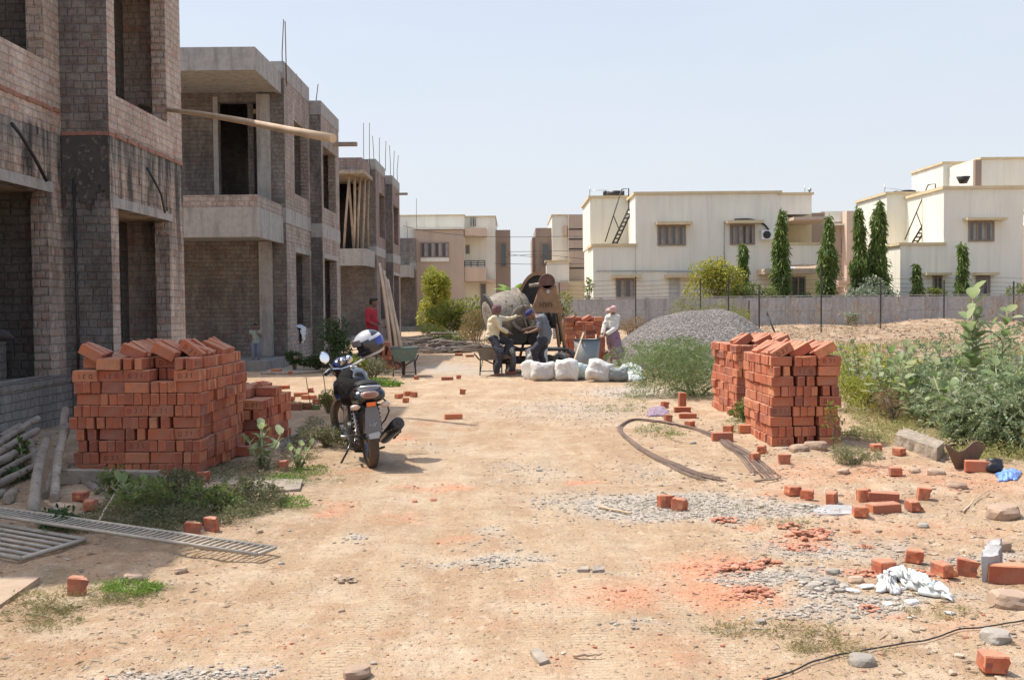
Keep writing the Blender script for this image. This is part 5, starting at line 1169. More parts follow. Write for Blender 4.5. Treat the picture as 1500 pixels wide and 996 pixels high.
# rumpled black cover bag over the side
mb = MB(); loft(mb, [(-.1, -.10, .80, .05, .06), (0, -.13, .79, .08, .10), (.15, -.15, .78, .10, .13), (.35, -.15, .80, .10, .13), (.5, -.14, .82, .09, .12), (.6, -.12, .84, .05, .06)], 16); 
for i, v in enumerate(mb.v):
    k = ((sfbm(v[1] * 14 + 3, v[2] * 14, 5, 3)) - .5) * .13; mb.v[i] = (v[0] + k, v[1], v[2] + k)
sc_ = mb.build('saddle_cover', pmat('black_crumpled_cloth', (.010, .0095, .009), (.022, .02, .018), 10, .9, 1.0, bscale=14, dist=.05), bk); sc_.data.materials[0].node_tree.nodes['Principled BSDF'].inputs['Specular IOR Level'].default_value = .12; VIN.node_tree.nodes['Principled BSDF'].inputs['Specular IOR Level'].default_value = .25
TL = pmat('tail_light_lens', (.48, .34, .28), (.30, .10, .07), 3, .2, 0, coat=.6)
mb = MB(); mb.ell((0, -.285, .765), (.098, .04, .042)); tl = mb.build('tail_light', TL, bk)
mb = MB(); 
for zz in (.75, .766, .782): mb.box(-.06, .06, -.329, -.322, zz, zz + .005)
mb.build('lens_stripe', pmat('tail_red', (.30, .06, .04), None, 4, .3, 0), tl)
mb = MB(); mb.tube([(-.14, -.05, .80), (-.13, -.2, .83), (-.08, -.27, .845), (0, -.285, .85), (.08, -.27, .845), (.13, -.2, .83), (.14, -.05, .80)], .011, 8); mb.build('grab_rail', CHR, bk)
mb = MB(); mb.box(-.046, .046, -.335, -.32, .655, .695); mb.build('reflector', pmat('orange_reflector', (.85, .16, .02), (.75, .12, .01), 8, .25, 0, coat=.4), bk, .006)
IND = pmat('indicator_lens', (.62, .45, .34), (.5, .36, .28), 6, .3, 0, coat=.4)
for s in (-1, 1):
    mb = MB(); mb.tube([(s * .05, -.26, .66), (s * .10, -.27, .655)], .010, 8); io = mb.build('indicator', BLK, bk)
    mb = MB(); mb.ell((s * .15, -.275, .655), (.052, .03, .028)); mb.build('lens', IND, io)
# mud flap / rear guard
GFL = pmat('grey_mudguard_plastic', (.16, .165, .175), (.10, .10, .11), 5, .35, .05)
mb = MB()
outl = [(-.045, .33), (.045, .33), (.07, .37), (.078, .46), (.07, .58), (.055, .65), (-.055, .65), (-.07, .58), (-.078, .46), (-.07, .37)]
mb.poly(outl, 0, .012, T((0, -.335, 0)) @ RX(PI / 2 + R(-2))); gd = mb.build('rear_mudguard', GFL, bk, .004)
mb = MB(); mb.poly([(-.046, .335), (.046, .335), (.066, .372), (.05, .40), (-.055, .385)], .012, .018, T((0, -.335, 0)) @ RX(PI / 2 + R(-2))); mb.build('lower_flap', pmat('pale_grey_plastic', (.42, .42, .43), (.34, .34, .35), 6, .4, .05), gd, .003)
mb = MB(); pts = [(-.04, .46), (-.03, .485), (-.02, .46), (-.012, .48), (0, .455), (.012, .50), (.022, .455), (.032, .485), (.045, .49)]
mb.tube([T((0, -.335, 0)) @ RX(PI / 2 + R(-2)) @ Vector((x * .9, y, .0145)) for x, y in pts], .003, 4); mb.build('script_mark', WHT, gd)
mb = MB()
for s in (-1, 1): mb.tube([(s * .06, -.29, .64), (s * .055, -.05, .66), (s * .05, .1, .68)], .014, 8)
loft(mb, [(-.30, 0, .62, .075, .02), (-.15, 0, .66, .07, .02), (.05, 0, .66, .065, .02)], 12); mb.build('tail_bracket', BLK, bk)
mb = MB(); mb.tube([(.14, -.02, .72), (.19, -.1, .66), (.205, -.12, .56), (.17, -.05, .47), (.13, .0, .42)], .009, 8); mb.build('saree_guard', BLKP, bk)
mb = MB(); mb.tube([(-.11, .3, .3), (-.16, .28, .3), (-.26, .24, .315)], .013, 8); mb.tube([(.11, .3, .3), (.16, .28, .3), (.24, .24, .315)], .013, 8); mb.build('footrest', ALU, bk)
mb = MB(); mb.tube([(-.12, .42, .25), (-.2, .36, .12), (-.27, .33, .025)], .011, 8); mb.box(-.30, -.24, .30, .36, .0, .02); mb.build('side_stand', BLKP, bk)
mb = MB(); mb.tube([(-.13, .1, .30), (-.15, .05, .18), (-.12, .25, .14), (.12, .25, .14), (.15, .05, .18)], .012, 8); mb.build('centre_stand', BLKP, bk)
# bars, lamps, mirrors
def S(x, y, z): return steer @ Vector((x, y, z))
mb = MB(); mb.tube([S(-.36, .88, 1.0), S(-.24, .93, 1.02), S(-.1, .98, .98), S(.1, .98, .98), S(.24, .93, 1.02), S(.36, .88, 1.0)], .012, 8); hb = mb.build('handlebar', CHR, bk)
for s in (-1, 1):
    mb = MB(); mb.cyl(S(s * .37, .875, 1.0), S(s * .25, .925, 1.018), .018, None, 10); mb.build('grip', BLK, hb)
    mb = MB(); mb.tube([S(s * .36, .95, 1.0), S(s * .24, 1.0, 1.02), S(s * .2, .97, 1.02)], .006, 6); mb.build('lever', ALU, hb)
    mb = MB(); mb.tube([S(s * .22, .94, 1.02), S(s * .25, .95, 1.09), S(s * .29, .93, 1.15)], .007, 6); mo = mb.build('mirror', CHR if s < 0 else IND, hb)
    if s < 0:
        c = S(-.30, .92, 1.165); Mm = T(c) @ (CAMR.to_4x4()) @ RZ_(R(28)) @ RX(R(12)) @ Matrix.Diagonal((1, 1, 1, 1))
        mb = MB(); mb.ell((0, 0, -.012), (.062, .095 * .62, .02), None, 20, 10)
        for i, v in enumerate(mb.v): mb.v[i] = tuple(T(c) @ RZ_(R(-8)) @ RY(R(-14)) @ RX(R(82)) @ Matrix.Diagonal((1, 1.35, 1, 1)) @ Vector(v))
        mb.build('housing', BLK, mo)
        mb = MB(); mb.ell((0, 0, .004), (.052, .048, .006), None, 20, 8)
        for i, v in enumerate(mb.v): mb.v[i] = tuple(T(c) @ RZ_(R(-8)) @ RY(R(-14)) @ RX(R(82)) @ Matrix.Diagonal((1, 1.35, 1, 1)) @ Vector(v))
        mb.build('glass', pmat('mirror_glass', (.9, .92, .95), (.9, .92, .95), 3, .03, 0, metal=1), mo)
mb = MB(); mb.ell(S(0, 1.12, .93), (.10, .09, .10)); mb.box(-.09, .09, 1.06, 1.16, .86, .96, 0, steer); hl_ = mb.build('headlight', BLKP, bk)
mb = MB(); loft(mb, [(1.05, 0, 1.0, .09, .03), (1.12, 0, 1.03, .11, .06), (1.2, 0, 1.0, .09, .05)], 14)
for i, v in enumerate(mb.v): mb.v[i] = tuple(steer @ Vector(v))
mb.build('cowl', BLUP, hl_)
for s in (-1, 1):
    mb = MB(); mb.cyl(S(s * .045, 1.0, 1.03), S(s * .045, 1.04, 1.07), .04, .038, 16); g_ = mb.build('gauge', CHR, bk)
mb = MB(); loft(mb, [(.74, -.155, .70, .03, .05), (.85, -.17, .72, .045, .09), (.97, -.165, .74, .04, .10), (1.06, -.14, .74, .02, .06)], 14); loft(mb, [(.74, .155, .70, .03, .05), (.85, .17, .72, .045, .09), (.97, .165, .74, .04, .10), (1.06, .14, .74, .02, .06)], 14); mb.build('tank_shroud', BLUP, bk)
mb = MB(); mb.tube([S(-.2, .96, 1.0), S(-.16, 1.08, .95), S(-.05, 1.1, .8), (-.07, .85, .6)], .006, 6); mb.tube([S(.2, .96, 1.0), S(.1, 1.12, .9), (.05, .95, .6)], .006, 6); mb.tube([(-.12, .45, .55), (-.14, .3, .45), (-.1, .1, .4)], .008, 6); mb.build('cables', BLK, bk)
pr = G(545, 684)
bk.matrix_world = T(pr) @ RZ_(R(17)) @ RY(R(-4.5)) @ Matrix.Scale(.95, 4)
bpy.context.view_layer.update()
# helmet resting on the right mirror
hc = at_y(540, 504, 10.5)
hm = thing('helmet', 'black, blue and silver full-face helmet perched on the motorcycle mirror', 'helmet')
HB = pmat('helmet_black', (.02, .02, .025), (.03, .03, .035), 5, .22, 0, coat=.6); HS = pmat('helmet_silver', (.55, .55, .56), (.40, .40, .42), 6, .28, 0, coat=.5)
HBL = pmat('helmet_blue', (.03, .06, .40), (.02, .04, .28), 5, .25, 0, coat=.5); HW = pmat('helmet_white', (.8, .8, .82), None, 5, .3, 0)
# local: face along -x (points left), up z
mb = MB(); nu, nv = 110, 70; rx, ry, rz = .150, .122, .135
idx_ = {}
for j in range(nv + 1):
    th = PI * j / nv
    for i in range(nu):
        ph = 2 * PI * i / nu; x = -math.cos(ph) * math.sin(th); y = math.sin(ph) * math.sin(th); z = math.cos(th)
        bul = 1.0 + (.16 * max(0, x * -1) ** 2 * max(0, .1 - z) if x < 0 else 0)
        idx_[(i, j)] = len(mb.v); mb.v.append((x * rx * bul, y * ry, z * rz * (1 if z > 0 else 1.12)))
for j in range(nv):
    for i in range(nu):
        a, b_, c, d = idx_[(i, j)], idx_[((i + 1) % nu, j)], idx_[((i + 1) % nu, j + 1)], idx_[(i, j + 1)]
        P = [Vector(mb.v[k]) for k in (a, b_, c, d)]; cc = sum(P, Vector()) / 4; nx_, nz_ = cc.x / rx, cc.z / rz
        if nz_ < -.78: continue                                   # neck opening
        if nx_ < -.40 and -.30 < nz_ < .32: continue              # visor opening
        mi = 0
        if nz_ > .42 and nx_ < .35: mi = 1
        if nx_ > .45 and -.25 < nz_ < .45: mi = 2
        if .30 < nz_ < .52 and nx_ > .1: mi = 3
        if nz_ < -.62: mi = 1
        mb.f.append((a, d, c, b_)); mb.uv.append([(0, 0)] * 4); mb.mi.append(mi); mb.sm.append(True)
sh = mb.build('shell', [HB, HS, HBL, HW], hm); md = sh.modifiers.new('thick', 'SOLIDIFY'); md.thickness = .012; md.offset = -1
mb = MB(); mb.ell((0, 0, -.005), (.130, .103, .118), None, 24, 14); mb.v = [v if v[2] > -.1 else (v[0], v[1], -.1) for v in mb.v]; mb.build('lining', pmat('foam_lining', (.03, .03, .03), None, 9, .95, .2), hm)
mb = MB(); mb.lathe([(1.0, 0), (1.02, .05), (1.0, .1)], T((0, 0, -.118)) @ Matrix.Diagonal((.098, .08, .14, 1)), 30); mb.build('neck_trim', pmat('grey_rubber_trim', (.45, .44, .42), None, 6, .5, 0), hm)
mb = MB(); mb.lathe([(1.02, -.7), (1.035, -.2), (1.03, .3), (1.0, .7)], T((0, 0, .062)) @ RZ_(PI) @ Matrix.Diagonal((.156, .124, .045, 1)), 20, 0, True, -R(62), R(62)); mb.build('visor', pmat('smoked_visor', (.35, .36, .38), None, 5, .12, 0, metal=.5), hm)
mb = MB(); mb.box(.005, .03, -.1235, -.121, -.02, .006); mb.box(-.035, -.012, -.1245, -.121, -.035, -.022); mb.build('badge', HW, hm)
mb = MB(); mb.tube([(.03, -.07, -.11), (.05, -.05, -.19), (.075, -.03, -.27)], [.008, .007, .006], 6); mb.build('chin_strap', pmat('strap_webbing', (.22, .17, .12), None, 9, .9, .2), hm)
hm.location = hc; hm.rotation_euler = (R(4), R(-24), R(12))
# ================================================================== WHEELBARROWS
def barrow(label, u, v, yaw, mat, tilt=0):
    t = thing('wheelbarrow', label, 'wheelbarrow', group='wheelbarrows at the mixer')
    # x = length axis, wheel at -x? ; tray
    mb = MB(); zt, zb_ = .62, .34
    top = [(-.36, -.30), (.40, -.30), (.40, .30), (-.36, .30)]; bot = [(-.16, -.22), (.30, -.22), (.30, .22), (-.16, .22)]
    for s in (0, 1):
        e = .012 * s
        for i in range(4):
            j = (i + 1) % 4
            q = [(bot[i][0] * (1 - s * .05), bot[i][1] * (1 - s * .05), zb_ + e), (bot[j][0] * (1 - s * .05), bot[j][1] * (1 - s * .05), zb_ + e), (top[j][0] * (1 - s * .03), top[j][1] * (1 - s * .03), zt), (top[i][0] * (1 - s * .03), top[i][1] * (1 - s * .03), zt)]
            mb.quad(q if s == 0 else q[::-1])
        q = [(x * (1 - s * .05), y * (1 - s * .05), zb_ + e) for x, y in bot]; mb.quad(q[::-1] if s == 0 else q)
    mb.build('tray', mat, t)
    mb = MB(); P = [Vector((x, y, zt)) for x, y in top]; mb.tube(P + [P[0]], .013, 6); mb.build('rim_bar', STEELD, t)
    for s in (-1, 1):
        mb = MB(); mb.tube([(-.42, s * .06, .22), (-.1, s * .2, .33), (.4, s * .24, .36), (.85, s * .27, .50)], .016, 6); mb.build('handle', STEELD, t)
        mb = MB(); mb.tube([(.28, s * .23, .35), (.30, s * .24, .01)], .014, 6); mb.tube([(.06, s * .21, .34), (.28, s * .24, .06)], .010, 6); mb.build('leg', STEELD, t)
    mb = MB(); mb.tube([(.3, -.24, .1), (.3, .24, .1)], .010, 6); mb.build('cross_bar', STEELD, t)
    wheel(t, T((-.42, 0, .19)) @ RZ_(PI / 2), .19, .07, 'wheel', 5)
    p = G(u, v); t.matrix_world = T(p) @ RZ_(R(yaw)) @ RX(tilt); return t
barrow('green-blue wheelbarrow parked beside the bundle of leaning poles', 592, 551, -82, pmat('teal_worn_paint', (.10, .22, .20), (.16, .15, .13), 5, .7, .2, spots=((.28, .25, .2), .56)))
barrow('dusty wheelbarrow on which the cream-shirted worker sits', 722, 549, -97, pmat('mortar_crusted_steel', (.24, .21, .17), (.15, .13, .11), 6, .85, .4))
# ================================================================== CONCRETE MIXER
mx = thing('concrete_mixer', 'old motorised concrete mixer with tilted drum and tall hoist frame', 'concrete mixer')
DRM = pmat('cement_crusted_drum', (.34, .30, .24), (.20, .17, .135), 3.5, .9, .9, spots=((.12, .09, .065), .52), dist=.03); ORG = pmat('rusty_orange_paint', (.36, .20, .10), (.25, .15, .09), 6, .8, .25, spots=((.16, .10, .07), .58))
DRK = pmat('greasy_iron', (.05, .045, .04), (.03, .027, .025), 7, .65, .3, metal=.2)
Ym = 23.2
def q_(u, v, dy=0): return at_y(u, v, Ym + dy)
def axis_lathe(p0, p1, prof, n=32, mat=DRM, name='drum', parent=mx):
    p0, p1 = Vector(p0), Vector(p1); d = (p1 - p0); M = T(p0) @ d.to_track_quat('Z', 'Y').to_matrix().to_4x4(); ln = d.length
    mb = MB(); mb.lathe([(r, z * ln) for r, z in prof], M, n); return mb.build(name, mat, parent)
da = q_(716, 470, .1); db = q_(772, 462, .35); db.z += .12
dm = axis_lathe(da, db, [(.001, 0), (.30, 0), (.44, .0), (.50, .12), (.56, .35), (.56, .62), (.52, .80), (.40, 1.0), (.34, 1.0), (.30, .6), (.05, .5)])
axis_lathe(da + (db - da) * .02, da + (db - da) * .08, [(.30, 0), (.60, 0), (.62, .5), (.60, 1), (.30, 1)], 36, DRK, 'drum_ring', dm)
axis_lathe(da + (db - da) * .80, da + (db - da) * .86, [(.42, 0), (.585, 0), (.585, 1), (.42, 1)], 36, DRM, 'drum_ring', dm)
# curved hoist guard behind and triangular orange tower plates with sheave
c0 = q_(785, 425, .9); mb = MB(); 
arc = [q_(757, 432, .9), q_(767, 412, .9), q_(776, 402, .9), q_(787, 398, .9), q_(799, 401, .9), q_(806, 410, .9)]; arc = crom(arc, 5)
ins = [c0 + (p - c0) * .80 for p in arc]
for i in range(len(arc) - 1):
    for (a, b_) in ((arc[i], arc[i + 1]),):
        mb.quad([a, b_, b_ + Vector((0, .35, 0)), a + Vector((0, .35, 0))], None, 0, True)
    mb.quad([arc[i], ins[i], ins[i + 1], arc[i + 1]]); mb.quad([p + Vector((0, .35, 0)) for p in (arc[i + 1], ins[i + 1], ins[i], arc[i])])
mb.build('hoist_guard', ORG, mx)
mb = MB(); mb.cyl(q_(786, 425, 1.0), q_(786, 425, 1.18), .36, None, 28); mb.build('hoist_wheel', DRK, mx)
pl = [(795, 420), (812, 418), (826, 458), (778, 456), (785, 440)]
pts = [(q_(*p).x, q_(*p).z) for p in [(779, 457), (826, 459), (812, 418), (792, 419)]]
mb = MB(); mb.poly(pts, 0, .03, Matrix(((1, 0, 0, 0), (0, 0, 1, Ym - .1), (0, 1, 0, 0), (0, 0, 0, 1)))); tw = mb.build('tower_plate', ORG, mx)
mb = MB()
for k in range(5):
    p = q_(793 + k * 4.2, 446, -.125); mb.box(p.x - .035, p.x - .02, p.y, p.y + .01, p.z - .06, p.z + .05)
    if k % 2: mb.box(p.x - .035, p.x + .015, p.y - .001, p.y + .009, p.z + .03, p.z + .045)
    else: mb.box(p.x - .035, p.x + .015, p.y - .001, p.y + .009, p.z - .01, p.z + .003)
mb.build('lettering', pmat('faded_black_letters', (.10, .07, .05), None, 8, .9, 0), tw)
mb = MB(); p = q_(803, 427, -.13); mb.cyl(p, p + Vector((0, .03, 0)), .045, None, 14); mb.build('pin', ALU, tw)
sheave = q_(801, 413, -.05); mb = MB(); mb.cyl(sheave - Vector((0, .05, 0)), sheave + Vector((0, .05, 0)), .165, None, 30); mb.cyl(sheave - Vector((0, .12, 0)), sheave - Vector((0, .05, 0)), .05, None, 16)
mb.lathe([(.15, .05), (.185, .05), (.185, .075), (.15, .075), (.15, .05)], T(sheave) @ RX(PI / 2), 30); mb.build('sheave', pmat('red_brown_iron', (.20, .10, .08), (.12, .07, .06), 8, .7, .2), mx)
mb = MB(); mb.tube([q_(775, 419, -.02), q_(806, 414, -.05)], .045, 12); mb.build('hoist_shaft', DRM, mx)
def strut(a, b_, r, name='strut', mat=ORG): 
    mb = MB(); mb.tube([a, b_], r, 6); return mb.build(name, mat, mx)
strut(q_(812, 418), q_(829, 520, .1), .045, 'tower_leg'); strut(q_(792, 420), q_(775, 470), .035, 'tower_leg'); strut(q_(806, 418, .9), q_(822, 530, .9), .04, 'tower_leg'); strut(q_(778, 458), q_(760, 530), .035, 'tower_leg'); strut(q_(826, 458), q_(826, 530, .3), .035, 'tower_leg')
strut(q_(812, 430, .4), q_(822, 500, .4), .03, 'ladder_rail', STEELD)
mb = MB(); a0_ = q_(735, 528); b0_ = q_(835, 528); mb.box(a0_.x, b0_.x, Ym - .35, Ym - .27, a0_.z - .06, a0_.z + .06); mb.box(a0_.x, b0_.x, Ym + .75, Ym + .83, a0_.z - .06, a0_.z + .06)
for x in (a0_.x + .1, (a0_.x + b0_.x) / 2, b0_.x - .1): mb.box(x, x + .08, Ym - .27, Ym + .75, a0_.z - .05, a0_.z + .05)
a1_ = q_(745, 512); b1_ = q_(832, 512); mb.box(a1_.x, b1_.x, Ym - .3, Ym + .7, a1_.z - .03, a1_.z + .02); mb.build('chassis', DRK, mx, .008)
# engine and gears
mb = MB(); e0 = q_(745, 478, -.1); e1 = q_(790, 505, -.1); mb.box(e0.x, e1.x, Ym - .1, Ym + .4, e1.z, e0.z); mb.box(e0.x + .1, e1.x - .2, Ym - .05, Ym + .35, e0.z, e0.z + .2); mb.cyl(q_(760, 492, -.35), q_(760, 492, .1), .20, None, 20); mb.cyl(q_(782, 498, -.3), q_(782, 498, .1), .14, None, 18)
for k in range(5): mb.tube([q_(752 + 6 * k, 476, -.15), q_(756 + 6 * k, 488, -.32), q_(762 + 5 * k, 500, -.25)], .012, 5)
mb.build('engine', DRK, mx, .01)
mb = MB(); mb.lathe([(.22, -.04), (.30, -.04), (.30, .04), (.22, .04), (.22, -.04)], T(q_(768, 466, -.35)) @ RX(PI / 2), 30)
for k in range(4):
    a = PI / 4 * k * 2 + .3; mb.tube([q_(768, 466, -.35), q_(768, 466, -.35) + Vector((math.cos(a) * .25, 0, math.sin(a) * .25))], .018, 5)
mb.build('flywheel', DRM, mx)
mb = MB(); mb.tube([q_(748, 505, -.4), q_(765, 512, -.42), q_(785, 505, -.42), q_(797, 486, -.4), q_(804, 470, -.3)], .018, 6); mb.build('hose', STEELD, mx)
mb = MB(); mb.tube([q_(741, 545, -.2), q_(752, 490, -.2), q_(762, 470, -.2)], .028, 6); mb.build('brace', WOODP, mx)
for (u, v, dy) in ((748, 527, -.5), (822, 520, -.45), (748, 520, .9), (832, 520, .9)):
    p = q_(u, v, dy); rr = .31 if u < 800 else .24; wheel(mx, T((p.x, p.y, hz(p.x, p.y) + rr)) @ RZ_(R(12 if u < 800 else 50)), rr, .14, 'wheel', 5, pmat('grey_dusty_tyre', (.14, .135, .13), (.08, .08, .078), 6, .85, .2))
mb = MB(); mb.poly([(0, 0), (.5, 0), (.42, .5), (.08, .5)], 0, .03, T(q_(785, 475, .5)) @ RX(PI / 2)); mb.build('hopper', DRM, mx)
mb = MB(); p = q_(805, 462, .5); mb.cyl(p + Vector((-.1, 0, -.3)), p + Vector((-.1, 0, .15)), .10, .09, 16); mb.cyl(p + Vector((.06, 0, -.3)), p + Vector((.06, 0, .15)), .10, .09, 16); mb.build('hydraulic_tank', DRK, mx)
settle(mx, (q_(785, 530).x, Ym, 0))
# open metal barrel, tapered
bt = at_y(859, 487, 22.4); bb = G(866, 531); r_ = .30
t = thing('metal_barrel', 'grey open metal barrel tapering down, standing behind the cement sacks', 'barrel')
MET = pmat('dull_zinc', (.27, .29, .30), (.20, .215, .225), 3, .6, .15, metal=.4, spots=((.36, .36, .35), .6))
h_ = .78; mb = MB(); mb.lathe([(.001, .02), (.20, .02), (.215, 0), (.245, h_ * .4), (.285, h_), (.275, h_), (.235, h_ * .4), (.20, .04)], T((0, 0, 0)), 32); mb.build('shell', MET, t)
mb = MB(); mb.lathe([(.283, h_ - .012), (.298, h_ - .01), (.298, h_ + .008), (.278, h_ + .008)], T((0, 0, 0)), 32); mb.build('rim', STEELD, t)
t.location = (at_y(860, 500, 22.0).x, 22.0, hz(1.6, 22.0)); t.scale = (1, 1, .98)
A = at_y(855, 487, 21.85); B = at_y(833, 545, 21.3); B.z = hz(B.x, B.y) + .02
beam('wooden_batten', B, A, .035, .02, 'thin batten leaning on the metal barrel', WOODY, 'batten')
A = at_y(882, 496, 23.4); B = at_y(889, 486, 23.5); beam('tool_handle', G(877, 510, .3), at_y(886, 488, 23.6), .04, .04, 'pale wooden tool handle between barrel and stooping woman', WOODY, 'tool handle')
A = G(921, 543); B = at_y(921, 498, A.y); beam('wooden_stake', A, B, .03, .03, 'upright pale stake right of the white sacks', WOODP, 'stake')
# ================================================================== CEMENT SACKS
SAC = pmat('woven_sack', (.66, .63, .58), (.52, .51, .48), 2.2, .7, .4, bscale=30, rnd=.15, spots=((.72, .52, .46), .62)); SAG = pmat('woven_sack_green', (.42, .52, .49), (.55, .58, .54), 2.5, .7, .4, bscale=30, rnd=.2); SGR = pmat('grey_sack', (.30, .32, .31), (.22, .24, .23), 3, .75, .4, bscale=30)
def sack(u, v, wpx, hpx, mat, label, yaw=0, roll=0, thick=.16, dz=0, dy=0):
    p = G(u, v); p.y += dy; w_ = wpx * 1.08 * p.y / F / 2; h_ = hpx * 1.12 * p.y / F / 2; thick *= 1.15; r = random.Random(int(u + v)); n = 18; mb = MB(); sd = r.uniform(0, 90)
    g = {}
    for side in (1, -1):
        for i in range(n + 1):
            for j in range(n + 1):
                a, b_ = -1 + 2 * i / n, -1 + 2 * j / n
                e = (1 - a ** 4) * (1 - b_ ** 4); pinch = 1 - .07 * (a * a) * (b_ * b_) - .05 * (1 - abs(a)) * 0
                y = -side * thick * (e ** .6) * (.85 + .35 * (sfbm(a * 1.6 + sd, b_ * 1.6 + side, 4, 3)))
                x = a * w_ * pinch * (1 + .04 * math.sin(b_ * 5 + sd)); z = b_ * h_ * pinch + .02 * math.sin(a * 4 + sd)
                y += (.012 * math.sin(a * 17 + b_ * 9 + sd) + .05 * (sfbm(a * 3.5 + sd, b_ * 4.5 - side, 6, 4) - .5)) * e
                g[(side, i, j)] = len(mb.v); mb.v.append((x, y - .25 * thick * (b_ + 1) * 0, z + h_))
        for i in range(n):
            for j in range(n):
                f = [g[(side, i, j)], g[(side, i + 1, j)], g[(side, i + 1, j + 1)], g[(side, i, j + 1)]]
                mb.f.append(tuple(f if side == 1 else f[::-1])); mb.uv.append([(0, 0)] * 4); mb.mi.append(0); mb.sm.append(True)
    t = thing('cement_sack', label, 'sack', group='cement sacks before the mixer'); mb.build('bag', mat, t)
    mb = MB(); mb.tube([(-w_ * .9, -.01, 2 * h_ - .035), (0, -.012, 2 * h_ - .028), (w_ * .9, -.01, 2 * h_ - .035)], .005, 4); mb.build('stitched_seam', pmat('thread', (.5, .42, .33), None, 6, .9, 0), t)
    t.matrix_world = T((p.x, p.y, p.z + dz - .01)) @ RZ_(R(yaw)) @ RY(R(roll)) @ RX(R(-14)); return t
sack(796, 558, 34, 26, SAC, 'bulging white sack, front left of the row', 4); sack(786, 548, 31, 28, SAC, 'white sack standing behind the front left one', -3, dz=.12, dy=.1); sack(829, 558, 34, 30, SAC, 'white sack with greenish side next to the front left one', -18)
sack(812, 543, 26, 14, SAG, 'green-tinted sack lying flat behind the row', 8, dz=.12); sack(850, 556, 26, 22, SAG, 'folded greenish sack in the middle of the row', 20); sack(874, 559, 36, 30, SAC, 'slumped white sack tilted to the right', -8, 14)
sack(903, 559, 34, 20, SGR, 'low grey sack under the crumpled white sheet', 6); sack(866, 536, 18, 10, SAG, 'small balled greenish sack behind the row', 0, dz=.22, thick=.09); sack(779, 556, 12, 26, SAC, 'narrow edge of a white sack left of the others', 50)
def cloth(name, outline, h, mat, label, cat, seed=0, amp=.06, n=26):
    """crumpled sheet lying on the ground: grid warped to the pixel outline (4 corners)"""
    P = [G(*c) for c in outline]; mb = MB(); g = {}
    for i in range(n + 1):
        for j in range(n + 1):
            s, t_ = i / n, j / n; p = P[0].lerp(P[1], s).lerp(P[3].lerp(P[2], s), t_)
            e = 1 + .0 * s; wob = ((sfbm(s * 5 + seed, t_ * 5, 7, 3)) - .5); ed = math.sin(PI * s) ** .5 * math.sin(PI * t_) ** .5 if 0 < s < 1 and 0 < t_ < 1 else 0
            p = p + Vector((wob * amp * 1.5, ((sfbm(s * 5, t_ * 5 + seed, 8, 3)) - .5) * amp * 1.5, 0)); f = (sfbm(s * 6 + seed * 2, t_ * 6, 9, 4)); f = abs(f - .5) * 2
            p.z = hz(p.x, p.y) + .008 + h * ed * (.35 + .65 * (1 - f)) + amp * .6 * (1 - f) ** 3 * ed
            g[(i, j)] = len(mb.v); mb.v.append(tuple(p))
    for i in range(n):
        for j in range(n):
            mb.f.append((g[(i, j)], g[(i + 1, j)], g[(i + 1, j + 1)], g[(i, j + 1)])); mb.uv.append([(0, 0)] * 4); mb.mi.append(0); mb.sm.append(True)
    o = mb.build(name, mat); md = o.modifiers.new('t', 'SOLIDIFY'); md.thickness = .004; return tag(o, label, cat)
SHW = pmat('white_plastic_sheet', (.72, .74, .73), (.55, .60, .58), 6, .5, .4, bscale=12)
cloth('plastic_sheet', [(905, 558), (948, 557), (938, 536), (906, 538)], .20, SHW, 'crumpled white sheet at the right end of the sack row', 'sheet', 3, .05)
cloth('torn_sack', [(1306, 852), (1392, 884), (1388, 876), (1300, 838)], .05, SHW, 'torn white sack trailing toward the right on the rubble', 'torn sack', 5, .08, 40)
cloth('torn_sack', [(1288, 868), (1320, 872), (1312, 848), (1285, 852)], .05, pmat('white_plaster_flakes', (.62, .62, .6), (.45, .44, .43), 8, .8, .5), 'broken white plaster pieces left of the torn white sack', 'plaster', 8, .06)
for k, (u, v, w_) in enumerate(((1250, 866, 20), (1335, 882, 18), (1300, 885, 14), (1392, 898, 14), (1318, 862, 16), (1270, 860, 22))):
    stone(u, v, w_, pmat('white_plaster_flakes', (.6, .6, .6)), ['flat white plaster chip left of the torn sack', 'white chip under the tail of the torn sack', 'small white chip in front of the torn sack', 'pale chip at the far right of the torn sack', 'white plaster chip between sack and flakes', 'broad white flake left of all others'][k], .3, 'plaster_chip')
cloth('purple_cloth', [(948, 611), (984, 611), (975, 600), (950, 600)], .05, pmat('purple_rag', (.22, .15, .20), (.33, .26, .30), 6, .9, .4), 'crumpled purple rag on the ground beyond the rod loop', 'cloth', 6, .05)
cloth('plastic_wrapper', [(1460, 706), (1492, 704), (1496, 693), (1462, 695)], .05, pmat('blue_plastic', (.08, .22, .75), (.35, .5, .85), 14, .35, .3, bscale=20), 'bright blue plastic wrapper at the right edge of the photo', 'wrapper', 9, .04)
tag(blob('black_bag', G(1457, 692, .05), (.08, .06, .08), BLK, 8, .6), 'crumpled black bag left of the blue wrapper', 'bag')
tag(blob('black_bag', G(378 + 30, 633, .08), (.07, .06, .07), BLK, 4, .5), 'small black plastic bag behind the leafy plant', 'bag')
cloth('white_sack', [(436, 528), (452, 528), (448, 505), (436, 507)], .0, SHW, 'x', 'x') if False else None
